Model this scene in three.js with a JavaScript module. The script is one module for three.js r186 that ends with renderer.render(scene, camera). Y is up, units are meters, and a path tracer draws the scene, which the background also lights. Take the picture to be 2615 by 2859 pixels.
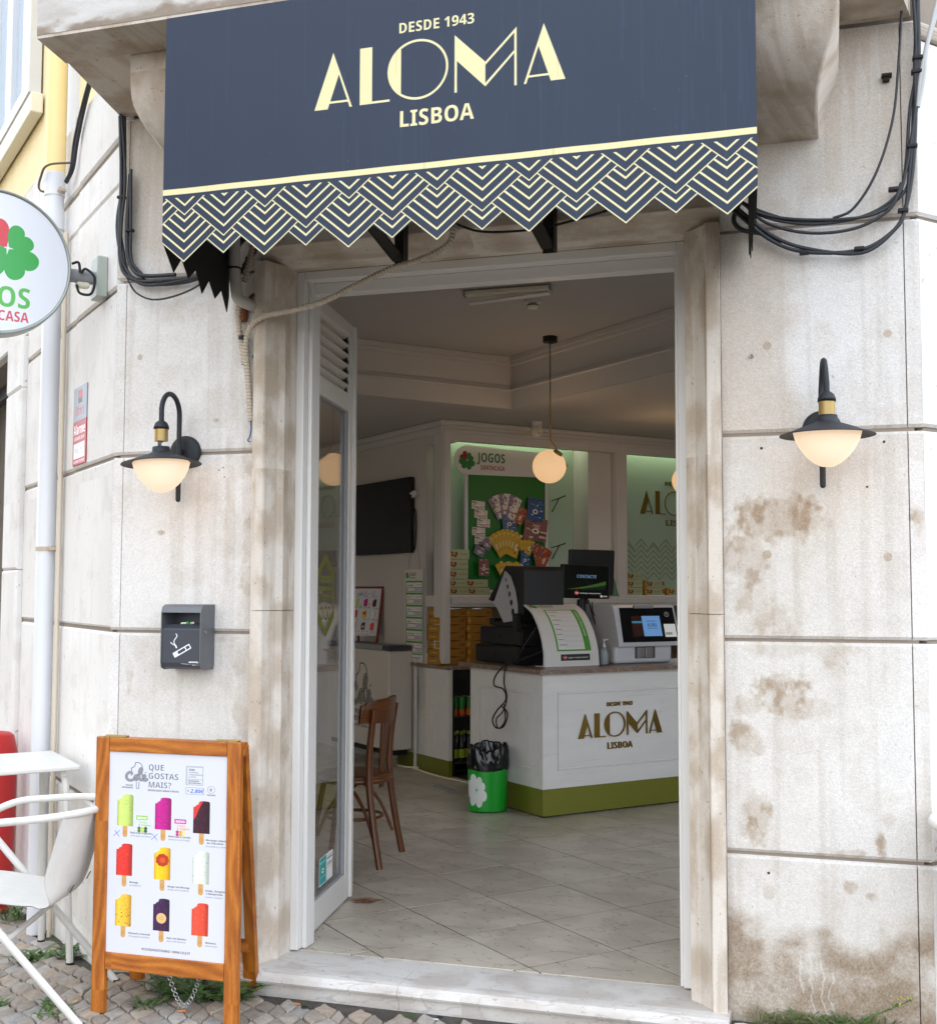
import * as THREE from 'three';
import { RoundedBoxGeometry } from 'three/addons/geometries/RoundedBoxGeometry.js';
import { mergeGeometries } from 'three/addons/utils/BufferGeometryUtils.js';
import { FontLoader } from 'three/addons/loaders/FontLoader.js';
import { TextGeometry } from 'three/addons/geometries/TextGeometry.js';
import { RectAreaLightUniformsLib } from 'three/addons/lights/RectAreaLightUniformsLib.js';

// ---------- camera, sky, sun, exposure ----------
const scene = new THREE.Scene();
const camera = new THREE.PerspectiveCamera(46.42, 936 / 1024, 0.05, 400);
camera.position.set(1.35, 1.5, 4.44);
camera.rotation.order = 'YXZ';
camera.rotation.set(0.06528, 0.29370, 0.0023);
const renderer = new THREE.WebGLRenderer({ antialias: true });
renderer.setSize(936, 1024);
renderer.toneMapping = THREE.LinearToneMapping;
renderer.toneMappingExposure = 3.25;
renderer.shadowMap.enabled = true;
renderer.shadowMap.type = THREE.PCFSoftShadowMap;
RectAreaLightUniformsLib.init();
{ // bright hazy sky with thin high cloud
  const w = 512, h = 256, d = new Float32Array(w * h * 4);
  for (let j = 0; j < h; j++) for (let i = 0; i < w; i++) {
    const el = ((j + 0.5) / h - 0.5) * Math.PI, az = (i / w) * Math.PI * 2;
    const t = Math.pow(Math.max(0, Math.sin(el)), 0.55);
    let n = 0; for (let k = 1; k < 5; k++) n += Math.sin(az * k * 2 + k * k * 1.7 + Math.sin(el * 5 * k + k) * 1.5) * Math.cos(el * 7 * k - k) / k;
    const c = Math.min(1, Math.max(0, 0.5 + 0.28 * n)) * 0.6;
    const o = (j * w + i) * 4;
    const sky = [1.02 - 0.46 * t, 1.06 - 0.34 * t, 1.10 - 0.10 * t], cl = [1.20, 1.17, 1.12];
    for (let k = 0; k < 3; k++) d[o + k] = el < -0.02 ? 0.30 : (sky[k] * (1 - c) + cl[k] * c) * 1.0;
    d[o + 3] = 1;
  }
  const tex = new THREE.DataTexture(d, w, h, THREE.RGBAFormat, THREE.FloatType);
  tex.mapping = THREE.EquirectangularReflectionMapping; tex.magFilter = THREE.LinearFilter; tex.needsUpdate = true;
  scene.background = tex; scene.environment = tex;
}
const sun = new THREE.DirectionalLight(0xfff0dc, 3.2);
sun.position.set(-6, 30, -19); sun.target.position.set(0, 0, -2);
sun.castShadow = true; sun.shadow.mapSize.set(2048, 2048);
Object.assign(sun.shadow.camera, { left: -25, right: 25, top: 25, bottom: -25, near: 1, far: 90 });
scene.add(sun, sun.target);

// ---------- helpers ----------
let seed = 7;
const rnd = () => { seed = (seed * 1664525 + 1013904223) >>> 0; return seed / 4294967296; };
const rr = (a, b) => a + (b - a) * rnd();
const V = (x, y, z) => new THREE.Vector3(x, y, z);
const taken = {};
function numbered(n) { const k = taken[n] = (taken[n] ?? -1) + 1; return k ? n + '_' + String(k).padStart(3, '0') : n; }
function thing(name, label, category, pos = [0, 0, 0], turn = 0, group) {
  const o = new THREE.Group(); o.name = numbered(name); o.position.set(...pos); o.rotation.y = turn;
  o.userData = { label, category }; if (group) o.userData.group = group;
  scene.add(o); return o;
}
function setting(name, label, category) { const o = thing(name, label, category); o.userData.kind = 'structure'; return o; }
function part(parent, name, geo, mat, label) {
  const g = Array.isArray(geo) ? merge(geo) : geo;
  const m = new THREE.Mesh(g, mat); m.name = name; m.castShadow = m.receiveShadow = true;
  if (label) m.userData.label = label;
  parent.add(m); return m;
}
function merge(list) { return list.length === 1 ? list[0] : mergeGeometries(list.map(g => { const n = g.index ? g.toNonIndexed() : g; for (const k of Object.keys(n.attributes)) if (!['position', 'normal', 'uv'].includes(k)) n.deleteAttribute(k); return n; })); }
const at = (g, x = 0, y = 0, z = 0) => g.translate(x, y, z);
const box = (w, h, d, x = 0, y = 0, z = 0) => new THREE.BoxGeometry(w, h, d).translate(x, y, z);
const rbox = (w, h, d, r, x = 0, y = 0, z = 0, s = 2) => new RoundedBoxGeometry(w, h, d, s, Math.min(r, w / 2.01, h / 2.01, d / 2.01)).translate(x, y, z);
const bx = (x0, x1, y0, y1, z0, z1) => box(x1 - x0, y1 - y0, z1 - z0, (x0 + x1) / 2, (y0 + y1) / 2, (z0 + z1) / 2);
const rbx = (x0, x1, y0, y1, z0, z1, r = 0.004, s = 1) => rbox(x1 - x0, y1 - y0, z1 - z0, r, (x0 + x1) / 2, (y0 + y1) / 2, (z0 + z1) / 2, s);
const cyl = (r0, r1, h, x = 0, y = 0, z = 0, n = 24) => new THREE.CylinderGeometry(r0, r1, h, n).translate(x, y, z);
const sph = (r, x = 0, y = 0, z = 0) => new THREE.SphereGeometry(r, 28, 18).translate(x, y, z);
const lathe = (pts, n = 32) => new THREE.LatheGeometry(pts.map(p => new THREE.Vector2(p[0], p[1])), n);
const tube = (pts, r, seg = 40, rad = 8, closed = false, tension = 0.5) => new THREE.TubeGeometry(new THREE.CatmullRomCurve3(pts.map(p => V(...p)), closed, 'catmullrom', tension), seg, r, rad, closed);
function rod(a, b, r, n = 12, r2 = r) { // tapered rod from a to b
  const A = V(...a), B = V(...b), L = A.distanceTo(B), g = new THREE.CylinderGeometry(r2, r, L, n).translate(0, L / 2, 0);
  g.applyQuaternion(new THREE.Quaternion().setFromUnitVectors(V(0, 1, 0), B.clone().sub(A).normalize()));
  return g.translate(...a);
}
function bar(a, b, w, h, up = [0, 1, 0]) { // square bar from a to b
  const A = V(...a), B = V(...b), L = A.distanceTo(B), z = B.clone().sub(A).normalize(), x = V(...up).cross(z).normalize(), y = z.clone().cross(x);
  return box(w, h, L, 0, 0, L / 2).applyMatrix4(new THREE.Matrix4().makeBasis(x, y, z).setPosition(A));
}
// soft polyline: straight runs with rounded bends
function bent(pts, rad, n = 6) {
  const out = [V(...pts[0])];
  for (let i = 1; i < pts.length - 1; i++) {
    const p = V(...pts[i]), a = V(...pts[i - 1]), b = V(...pts[i + 1]);
    const da = a.clone().sub(p), db = b.clone().sub(p), r = Math.min(rad, da.length() * 0.48, db.length() * 0.48);
    const s = p.clone().addScaledVector(da.normalize(), r), e = p.clone().addScaledVector(db.normalize(), r);
    for (let k = 0; k <= n; k++) { const t = k / n; out.push(s.clone().multiplyScalar((1 - t) * (1 - t)).addScaledVector(p, 2 * t * (1 - t)).addScaledVector(e, t * t)); }
  }
  out.push(V(...pts[pts.length - 1])); return out;
}
function pathTube(points, r, rad = 10) { // tube through exact points
  const c = new THREE.CurvePath(); for (let i = 1; i < points.length; i++) c.add(new THREE.LineCurve3(points[i - 1], points[i]));
  const pos = [], uv = [], idx = []; let L = 0, prev = null, nrm = null;
  for (let i = 0; i < points.length; i++) {
    const t = points[Math.min(i + 1, points.length - 1)].clone().sub(points[Math.max(i - 1, 0)]).normalize();
    if (!nrm) { nrm = V(0, 1, 0); if (Math.abs(t.y) > 0.9) nrm = V(1, 0, 0); }
    nrm = nrm.clone().addScaledVector(t, -nrm.dot(t)).normalize(); const bn = t.clone().cross(nrm);
    if (prev) L += points[i].distanceTo(prev); prev = points[i];
    const R = typeof r === 'function' ? r(L, i) : r;
    for (let k = 0; k <= rad; k++) { const a = k / rad * Math.PI * 2; const p = points[i].clone().addScaledVector(nrm, Math.cos(a) * R).addScaledVector(bn, Math.sin(a) * R); pos.push(p.x, p.y, p.z); uv.push(k / rad, L); }
  }
  for (let i = 0; i < points.length - 1; i++) for (let k = 0; k < rad; k++) { const a = i * (rad + 1) + k, b = a + rad + 1; idx.push(a, a + 1, b, b, a + 1, b + 1); }
  const g = new THREE.BufferGeometry(); g.setAttribute('position', new THREE.Float32BufferAttribute(pos, 3)); g.setAttribute('uv', new THREE.Float32BufferAttribute(uv, 2)); g.setIndex(idx); g.computeVertexNormals();
  return g.toNonIndexed();
}
function corrugated(pts, r, pitch = 0.014) { // ribbed flexible conduit
  const c = new THREE.CatmullRomCurve3(pts.map(p => V(...p))), n = Math.round(c.getLength() / pitch) * 4, P = c.getSpacedPoints(n);
  return pathTube(P, (L, i) => r * [1.0, 1.0, 0.74, 0.74][i % 4], 10);
}
// polygon (u,v) extruded over h0..h1; map(u,v,h) -> [x,y,z]; uv in metres
function prism(poly, h0, h1, map) {
  const pos = [], uv = []; const n = poly.length; let L = 0;
  const put = (p, h, u, v) => { pos.push(...map(p[0], p[1], h)); uv.push(u, v); };
  for (let i = 0; i < n; i++) {
    const a = poly[i], b = poly[(i + 1) % n], l = Math.hypot(b[0] - a[0], b[1] - a[1]);
    put(a, h0, L, h0); put(b, h0, L + l, h0); put(b, h1, L + l, h1);
    put(a, h0, L, h0); put(b, h1, L + l, h1); put(a, h1, L, h1); L += l;
  }
  const tri = THREE.ShapeUtils.triangulateShape(poly.map(p => new THREE.Vector2(p[0], p[1])), []);
  for (const h of [h0, h1]) for (const t of tri) for (const k of (h === h0 ? [t[0], t[2], t[1]] : t)) put(poly[k], h, poly[k][0], poly[k][1]);
  const g = new THREE.BufferGeometry(); g.setAttribute('position', new THREE.Float32BufferAttribute(pos, 3)); g.setAttribute('uv', new THREE.Float32BufferAttribute(uv, 2)); g.computeVertexNormals(); return g;
}
const planXZ = (u, v, h) => [u, h, v];           // plan polygon, height up
const secYZ = (u, v, h) => [h, u, v];            // section (y,z) along x
// stone block with chamfered front edges, uv in metres of the face
function block(x0, x1, y0, y1, z0, z1, c = 0.006, sides = [c, c, c, c]) {
  const [cl, cr, cb, ct] = sides; const pos = [], uv = [];
  const F = [[x0 + cl, y0 + cb, z1], [x1 - cr, y0 + cb, z1], [x1 - cr, y1 - ct, z1], [x0 + cl, y1 - ct, z1]];
  const M = [[x0, y0, z1 - c], [x1, y0, z1 - c], [x1, y1, z1 - c], [x0, y1, z1 - c]], K = M.map(p => [p[0], p[1], z0]);
  const q = (a, b, d, e) => { for (const p of [a, b, d, a, d, e]) { pos.push(...p); uv.push(p[0] + (z1 - p[2]) * 0.6, p[1] + (z1 - p[2]) * 0.3); } };
  q(...F); for (let i = 0; i < 4; i++) { const j = (i + 1) % 4; q(M[i], M[j], F[j], F[i]); q(K[i], K[j], M[j], M[i]); }
  const g = new THREE.BufferGeometry(); g.setAttribute('position', new THREE.Float32BufferAttribute(pos, 3)); g.setAttribute('uv', new THREE.Float32BufferAttribute(uv, 2)); g.computeVertexNormals(); return g;
}
function worldUV(g, f) { const p = g.attributes.position, u = new Float32Array(p.count * 2); for (let i = 0; i < p.count; i++) { const q = f(p.getX(i), p.getY(i), p.getZ(i)); u[2 * i] = q[0]; u[2 * i + 1] = q[1]; } g.setAttribute('uv', new THREE.BufferAttribute(u, 2)); return g; }
const shapeGeo = (shapes, depth, bevel = 0) => new THREE.ExtrudeGeometry(shapes, { depth, bevelEnabled: bevel > 0, bevelThickness: bevel, bevelSize: bevel, bevelSegments: 2, curveSegments: 16 });
const polyShape = pts => new THREE.Shape(pts.map(p => new THREE.Vector2(p[0], p[1])));
function rrShape(w, h, r, x = 0, y = 0) { const s = new THREE.Shape(), a = x - w / 2, b = y - h / 2; s.moveTo(a + r, b); s.lineTo(a + w - r, b); s.quadraticCurveTo(a + w, b, a + w, b + r); s.lineTo(a + w, b + h - r); s.quadraticCurveTo(a + w, b + h, a + w - r, b + h); s.lineTo(a + r, b + h); s.quadraticCurveTo(a, b + h, a, b + h - r); s.lineTo(a, b + r); s.quadraticCurveTo(a, b, a + r, b); return s; }

// interior frame: x = along the back counter, z = towards the door; origin at the counter corner
const PHI = 0.83616, C0 = V(-0.486, 0, -3.335);
const inner = (b, y, a) => V(b, y, -a).applyAxisAngle(V(0, 1, 0), PHI).add(C0).toArray();
const thingIn = (name, label, cat, b, y, a, turn = 0, group) => thing(name, label, cat, inner(b, y, a), PHI + turn, group);
// street walls: left wall frame (x = -s), right wall frame (x = s)
const CL = V(-1.612, 0, -0.04), CR = V(1.672, 0, -0.04), TL = -0.73463, TR = PHI;
const mL = new THREE.Matrix4().makeRotationY(TL).setPosition(CL), mR = new THREE.Matrix4().makeRotationY(TR).setPosition(CR);
const leftW = (s, y, d) => V(-s, y, d).applyMatrix4(mL).toArray(), rightW = (s, y, d) => V(s, y, d).applyMatrix4(mR).toArray();
const groundY = (x, z) => -0.085 - 0.11 * Math.max(0, -1.5 - x) + 0.062 * ss(0.35, 1.0, x);

// ---------- noise and textures ----------
const H = new Float32Array(65536); for (let i = 0; i < 65536; i++) H[i] = rnd();
function vn(x, y) { const xi = Math.floor(x), yi = Math.floor(y); let fx = x - xi, fy = y - yi; fx = fx * fx * (3 - 2 * fx); fy = fy * fy * (3 - 2 * fy);
  const h = (a, b) => H[((a & 255) << 8) | (b & 255)]; const p = h(xi, yi), q = h(xi + 1, yi), r = h(xi, yi + 1), s = h(xi + 1, yi + 1); return p + (q - p) * fx + (r - p) * fy + (p - q - r + s) * fx * fy; }
function fbm(x, y, o = 4) { let s = 0, a = 0.5; for (let k = 0; k < o; k++) { s += a * vn(x, y); x = x * 2.03 + 17.1; y = y * 2.03 + 9.7; a *= 0.5; } return s / (1 - Math.pow(0.5, o)); }
function dataTex(w, h, f, srgb = true) { // f(u in px, v in px) -> [r,g,b] 0..255
  const d = new Uint8Array(w * h * 4);
  for (let j = 0; j < h; j++) for (let i = 0; i < w; i++) { const c = f(i, j), o = (j * w + i) * 4; d[o] = Math.max(0, Math.min(255, c[0])); d[o + 1] = Math.max(0, Math.min(255, c[1])); d[o + 2] = Math.max(0, Math.min(255, c[2])); d[o + 3] = 255; }
  const t = new THREE.DataTexture(d, w, h); t.wrapS = t.wrapT = THREE.RepeatWrapping; t.magFilter = THREE.LinearFilter; t.minFilter = THREE.LinearMipmapLinearFilter; t.generateMipmaps = true;
  if (srgb) t.colorSpace = THREE.SRGBColorSpace; t.needsUpdate = true; return t;
}
const rep = (t, sx, sy = sx, ox = 0, oy = 0) => { t.repeat.set(sx, sy); t.offset.set(ox, oy); return t; };
function print(w, h, draw) { // flat print on a canvas
  const c = document.createElement('canvas'); c.width = w; c.height = h; const g = c.getContext('2d'); draw(g, w, h);
  const t = new THREE.CanvasTexture(c); t.colorSpace = THREE.SRGBColorSpace; t.magFilter = THREE.LinearFilter; t.minFilter = THREE.LinearMipmapLinearFilter; return t;
}
const std = (color, roughness = 0.6, o = {}) => new THREE.MeshStandardMaterial({ color, roughness, ...o });
const lin = (r, g, b) => new THREE.Color().setRGB(r, g, b);
const ss = (a, b, x) => { const t = Math.max(0, Math.min(1, (x - a) / (b - a))); return t * t * (3 - 2 * t); };
const mix3 = (a, b, t) => [a[0] + (b[0] - a[0]) * t, a[1] + (b[1] - a[1]) * t, a[2] + (b[2] - a[2]) * t];

// ---------- stone ----------
const bumpStone = dataTex(512, 512, (i, j) => { // bush-hammered limestone, 0.5 m tile (period 256 noise cells)
  const n = vn(i * 0.5, j * 0.5) * 0.55 + vn(i * 0.25 + 40, j * 0.25) * 0.45; const v = 110 + n * 120; return [v, v, v]; }, false);
const stoneBase = [211, 206, 199], stoneDirt = [160, 148, 134], stoneBrown = [132, 106, 78];
// stains on the facade: x, y (metres), radius x, radius y, strength, sharpness
const stains = [[1.18, 1.75, 0.17, 0.085, 0.95], [1.06, 1.61, 0.08, 0.10, 0.7], [1.05, 1.47, 0.09, 0.10, 0.45], [1.12, 1.38, 0.13, 0.06, 0.5], [1.19, 1.12, 0.09, 0.08, 0.9], [1.05, 0.97, 0.055, 0.06, 0.75], [1.06, 1.08, 0.04, 0.05, 0.6],
  [1.08, 0.69, 0.06, 0.08, 0.95], [1.29, 1.08, 0.05, 0.04, 0.5], [1.34, 1.25, 0.03, 0.03, 0.5], [1.5, 0.60, 0.018, 0.055, 0.8], [1.53, 0.70, 0.02, 0.02, 0.5], [1.38, 0.575, 0.10, 0.02, 0.5], [1.24, 1.29, 0.2, 0.03, 0.35], [1.64, 1.75, 0.03, 0.05, 0.8], [1.12, 0.42, 0.02, 0.02, 0.5], [1.4, 0.46, 0.02, 0.02, 0.6], [1.47, 0.43, 0.02, 0.015, 0.6],
  [-1.51, 1.12, 0.02, 0.07, 0.4], [-0.96, 1.75, 0.03, 0.5, 0.45], [-1.05, 1.9, 0.02, 0.35, 0.25], [-1.37, 1.74, 0.02, 0.012, 0.7], [-1.12, 2.21, 0.015, 0.01, 0.7], [-1.1, 1.3, 0.2, 0.02, 0.35], [-0.97, 1.0, 0.04, 0.5, 0.35]];
const facadeTex = dataTex(2048, 2048, (i, j) => {
  const x = -1.75 + i / 2048 * 3.5, y = -0.2 + j / 2048 * 3.9;
  const fine = vn(i * 0.9, j * 0.9), med = fbm(x * 9, y * 9, 4), big = fbm(x * 1.7 + 3, y * 1.7, 3), streak = fbm(x * 26, y * 1.3, 3);
  let c = mix3(stoneBase, [216, 212, 207], ss(0.35, 0.7, big));
  c = mix3(c, stoneDirt, 0.20 * ss(0.48, 0.78, med) + 0.18 * ss(0.52, 0.8, streak));
  // warm discoloured field left of the right lamp and under the balcony
  const warm = x > 0.9 ? ss(1.30, 1.16, x + (fbm(x * 3, y * 6, 3) - 0.5) * 0.25) * ss(2.0, 2.12, y) : 0;
  const top = ss(2.7, 3.1, y + (med - 0.5) * 0.5) * (1 - ss(0.5, 0.56, streak) * 0.4);
  c = mix3(c, [186, 172, 155], 0.6 * Math.max(warm, top));
  // ground splash band
  const mud = ss(0.36, 0.16, y + (fbm(x * 7, y * 7, 4) - 0.5) * 0.5) * (x > 0.9 ? 1 : 0.45);
  c = mix3(c, [132, 112, 90], 0.95 * mud * (0.46 + 0.34 * ss(0.3, 0.65, fbm(x * 14 + 5, y * 14, 4)) + 0.3 * (vn(i * 0.3, j * 0.3) - 0.5)));
  let s = 0; for (const q of stains) { const dx = (x - q[0]) / q[2], dy = (y - q[1]) / q[3], r = dx * dx + dy * dy; if (r < 3.2) s = Math.max(s, q[4] * ss(1.7, 0.2, r + (fbm(x * 11, y * 11, 4) - 0.5) * 2.6 + (fbm(x * 45, y * 45, 3) - 0.5) * 1.8)); }
  c = mix3(c, stoneBrown, s * (0.34 + 0.5 * ss(0.38, 0.7, fbm(x * 30, y * 18 + 3, 4))) * (0.8 + 0.6 * (fine - 0.5)));
  // white lime runs on the lowest right block
  if (x > 1.2 && x < 1.36 && y < 0.32) { const k = x + (fbm(y * 14, x * 3, 3) - 0.5) * 0.07; for (const [lx, y0, y1] of [[1.232, 0.08, 0.24], [1.262, -0.05, 0.22], [1.298, -0.05, 0.2], [1.325, -0.02, 0.16]]) if (Math.abs(k - lx) < 0.0012 + 0.0035 * vn(y * 60, lx * 90) && y > y0 && y < y1) c = mix3(c, [214, 214, 214], 0.4); }
  const pit = vn(i * 0.33 + 90, j * 0.33) * vn(i * 0.11, j * 0.11 + 31); if (pit > 0.8) c = mix3(c, stoneBrown, 0.3);
  // round plugs
  for (const [px, py, pr] of [[1.56, 2.42, 0.014], [1.14, 2.4, 0.016], [1.13, 1.63, 0.016], [1.545, 1.62, 0.015], [-1.49, 2.5, 0.013]]) { const d = Math.hypot(x - px, y - py); if (d < pr) c = mix3(c, [168, 150, 128], 0.7); }
  for (const [px, py, pr] of [[1.115, 2.02, 0.005], [1.54, 2.03, 0.005], [1.12, 0.49, 0.005], [1.48, 1.87, 0.004], [-1.1, 2.0, 0.003], [-1.08, 2.01, 0.003], [-1.075, 1.97, 0.003]]) if (Math.hypot(x - px, y - py) < pr) c = [60, 52, 46];
  const g = (fine - 0.5) * 20 + (med - 0.5) * 12 + (vn(i * 0.37 + 3, j * 0.37) - 0.5) * 14; return [c[0] + g, c[1] + g, c[2] + g];
});
rep(facadeTex, 1 / 3.5, 1 / 3.9, 1.75 / 3.5, 0.2 / 3.9);
const facadeStone = new THREE.MeshStandardMaterial({ map: facadeTex, roughness: 0.92, bumpMap: rep(bumpStone.clone(), 2), bumpScale: 0.0026 });
const stoneTex = dataTex(1024, 1024, (i, j) => { // plain lime-washed stone, 2 m tile
  const x = i / 512, y = j / 512, med = fbm(x * 8, y * 8, 4), fine = vn(i * 0.9, j * 0.9), streak = fbm(x * 24, y * 1.5, 3);
  let c = mix3([216, 212, 207], [224, 221, 217], ss(0.3, 0.7, fbm(x * 2, y * 2, 2)));
  c = mix3(c, stoneDirt, 0.16 * ss(0.55, 0.85, med) + 0.09 * ss(0.58, 0.85, streak));
  const pit = vn(i * 0.3 + 20, j * 0.16) * vn(i * 0.1, j * 0.05 + 31); if (pit > 0.74) c = mix3(c, stoneBrown, 0.35);
  const g = (fine - 0.5) * 12; return [c[0] + g, c[1] + g, c[2] + g]; });
const sideStone = new THREE.MeshStandardMaterial({ map: rep(stoneTex.clone(), 0.5), roughness: 0.9, bumpMap: rep(bumpStone.clone(), 2), bumpScale: 0.0014 });
const jambTex = dataTex(512, 1024, (i, j) => { // beige weathered surround, 1 m x 2 m
  const x = i / 512, y = j / 512, med = fbm(x * 12, y * 8, 4), streak = fbm(x * 30, y * 2, 3), fine = vn(i * 0.9, j * 0.9);
  let c = mix3([208, 199, 187], [182, 167, 149], ss(0.35, 0.72, med)); c = mix3(c, [158, 138, 116], 0.4 * ss(0.52, 0.8, streak));
  const pit = vn(i * 0.3, j * 0.3) * vn(i * 0.12, j * 0.12 + 7); if (pit > 0.74) c = mix3(c, [120, 100, 80], 0.4);
  const g = (fine - 0.5) * 16; return [c[0] + g, c[1] + g, c[2] + g]; });
const jambStone = new THREE.MeshStandardMaterial({ map: rep(jambTex.clone(), 1, 0.5), roughness: 0.9, bumpMap: rep(bumpStone.clone(), 2.2), bumpScale: 0.002 });
const jointStone = std(lin(0.27, 0.225, 0.18), 0.95, { bumpMap: rep(bumpStone.clone(), 2), bumpScale: 0.002 });
const plasterYellow = new THREE.MeshStandardMaterial({ map: rep(dataTex(512, 512, (i, j) => { const m = fbm(i / 40, j / 40, 4), f = vn(i * 0.7, j * 0.7); const g = (m - 0.5) * 14 + (f - 0.5) * 8; return [240 + g, 222 + g, 176 + g]; }), 0.5), roughness: 0.9 });
const stepTex = dataTex(1024, 512, (i, j) => { // worn lioz limestone, 2 m x 1 m
  const x = i / 512, y = j / 512, m = fbm(x * 7, y * 7, 4), v = Math.abs(fbm(x * 3 + 5, y * 11, 4) - 0.5), f = vn(i * 0.8, j * 0.8);
  let c = mix3([204, 199, 192], [186, 178, 169], ss(0.35, 0.7, m)); if (v < 0.010) c = mix3(c, [160, 151, 143], 0.4);
  const sp = vn(i * 0.22, j * 0.45) * vn(i * 0.1 + 4, j * 0.2); if (sp > 0.68) c = mix3(c, [130, 122, 114], 0.5);
  const g = (f - 0.5) * 12; return [c[0] + g, c[1] + g, c[2] + g]; });
const stepStone = new THREE.MeshStandardMaterial({ map: rep(stepTex.clone(), 0.5, 1), roughness: 0.55, bumpMap: rep(bumpStone.clone(), 1.5), bumpScale: 0.0012 });
const tileTex = dataTex(1024, 1024, (i, j) => { // lioz floor tile with fossil flecks, 1 m
  const x = i / 1024, y = j / 1024, m = fbm(x * 6, y * 6, 4), f = vn(i * 0.6, j * 0.6);
  let c = mix3([200, 193, 181], [184, 176, 164], ss(0.35, 0.7, m)); const a = x * 0.8 + y * 0.6, b = -x * 0.6 + y * 0.8;
  const fl = vn(a * 46, b * 150) * vn(a * 16 + 9, b * 60); if (fl > 0.62) c = mix3(c, [112, 104, 96], ss(0.62, 0.76, fl) * 0.7);
  const v = Math.abs(fbm(x * 4, y * 9 + 3, 4) - 0.5); if (v < 0.010) c = mix3(c, [134, 122, 110], 0.5);
  const g = (f - 0.5) * 9; return [c[0] + g, c[1] + g, c[2] + g]; });
const tileMats = [0, 1, 2, 3].map(k => { const t = rep(tileTex.clone(), 1, 1, k * 0.27, k * 0.61); const v = [1, 0.94, 1.03, 0.97][k]; return new THREE.MeshStandardMaterial({ map: t, color: lin(v, v * 0.965, v * 0.91), roughness: 0.34 }); });
// ---------- common materials ----------
const M = {
  white: std(0xcfcfcf, 0.45), whiteMat: std(0xd8d6d2, 0.8), alu: std(0xd6d3ce, 0.42), black: std(0x0c0c0d, 0.45), blackGloss: std(0x070708, 0.12), rubber: std(0x17181a, 0.7),
  cable: std(0x2a2c30, 0.55), iron: std(0x2b2d31, 0.62, { metalness: 0.3 }), steel: std(0xb8b8b8, 0.3, { metalness: 0.9 }), brass: std(0xa48c5a, 0.45, { metalness: 0.75 }), gold: std(0x8d7434, 0.32, { metalness: 0.8 }),
  grey: std(0x8f9092, 0.5), darkGrey: std(0x3a3c40, 0.55), green: std(0x0f9a2e, 0.35), olive: std(0x7d7f2d, 0.42, { metalness: 0.35 }), mint: std(0xa6bba7, 0.4), red: std(0xb3201f, 0.42),
  cream: std(0xe6dfc9, 0.7), ceiling: std(0xb4b1ae, 0.85), wallPaint: std(0xc8c2bc, 0.85), trim: std(0xcecac5, 0.6), wood: null,
  glass: new THREE.MeshPhysicalMaterial({ color: 0xffffff, roughness: 0.02, transmission: 1, thickness: 0, ior: 1.5 }),
};
const woodTex = dataTex(512, 512, (i, j) => { const x = i / 512, y = j / 512, w = fbm(x * 3, y * 1.2, 3); const gr = 0.5 + 0.5 * Math.sin((x * 26 + w * 9) * 3.1), f = vn(i * 0.9, j * 0.12); const t = gr * 0.45 + f * 0.35; return mix3([190, 116, 38], [128, 62, 12], t + (vn(i * 0.06, j * 0.015) - 0.5) * 0.35); });
const woodV = new THREE.MeshStandardMaterial({ map: rep(woodTex.clone(), 2, 1.6), roughness: 0.42 });
const woodH = (() => { const t = woodTex.clone(); t.rotation = Math.PI / 2; t.repeat.set(1.6, 2); return new THREE.MeshStandardMaterial({ map: t, roughness: 0.42 }); })();
const woodDark = new THREE.MeshStandardMaterial({ map: rep(woodTex.clone(), 3, 1.2, 0.3), color: lin(0.27, 0.24, 0.24), roughness: 0.34 });
const whitePaintTex = dataTex(256, 256, (i, j) => { const m = fbm(i / 30, j / 30, 3), p = vn(i * 0.4, j * 0.4) * vn(i * 0.15, j * 0.15 + 8); const g = (m - 0.5) * 10; if (p > 0.72) return [176, 170, 160]; return [206 + g, 203 + g, 196 + g]; });
const whiteSteel = new THREE.MeshStandardMaterial({ map: rep(whitePaintTex, 3), roughness: 0.38 });
const marbleTop = new THREE.MeshStandardMaterial({ map: rep(dataTex(512, 512, (i, j) => { const m = fbm(i / 60, j / 60, 4), v = Math.abs(fbm(i / 45 + 5, j / 25, 4) - 0.5); const c = mix3([150, 128, 112], [112, 92, 80], m); return v < 0.02 ? mix3(c, [186, 170, 156], 0.6) : c; }), 1.5), roughness: 0.3 });
// wordmark strokes (height 1, centred), shared by the awning print and the raised letters on the counter
const wordmark = [[[-2.205, 0], [-1.863, 0.99], [-1.743, 0.634], [-1.957, 0]], [[-1.863, 0.99], [-1.508, 0], [-1.556, 0], [-1.759, 0.596]], [[-1.929, 0.096], [-1.573, 0.096], [-1.586, 0.134], [-1.913, 0.134]],
  [[-1.37, 0.995], [-1.145, 0.995], [-1.145, 0.045], [-0.825, 0.045], [-0.825, 0.005], [-1.37, 0.005]],
  [[0.322, 1.005], [0.856, 0.48], [0.856, 0.06], [0.366, 0.552], [0.366, 0.015], [0.322, 0.015]], [[0.856, 0.48], [1.39, 1.004], [1.348, 0.905], [0.856, 0.424]], [[1.348, 0.962], [1.39, 1.004], [1.39, 0.017], [1.348, 0.017]], [[0.856, 0.06], [1.348, 0.564], [1.348, 0.617], [0.856, 0.121]],
  [[1.846, 1], [2.203, 0.02], [1.96, 0.02], [1.755, 0.631]], [[1.846, 1], [1.507, 0.017], [1.551, 0.017], [1.772, 0.663]], [[1.587, 0.152], [1.923, 0.152], [1.932, 0.116], [1.572, 0.116]]];
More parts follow.
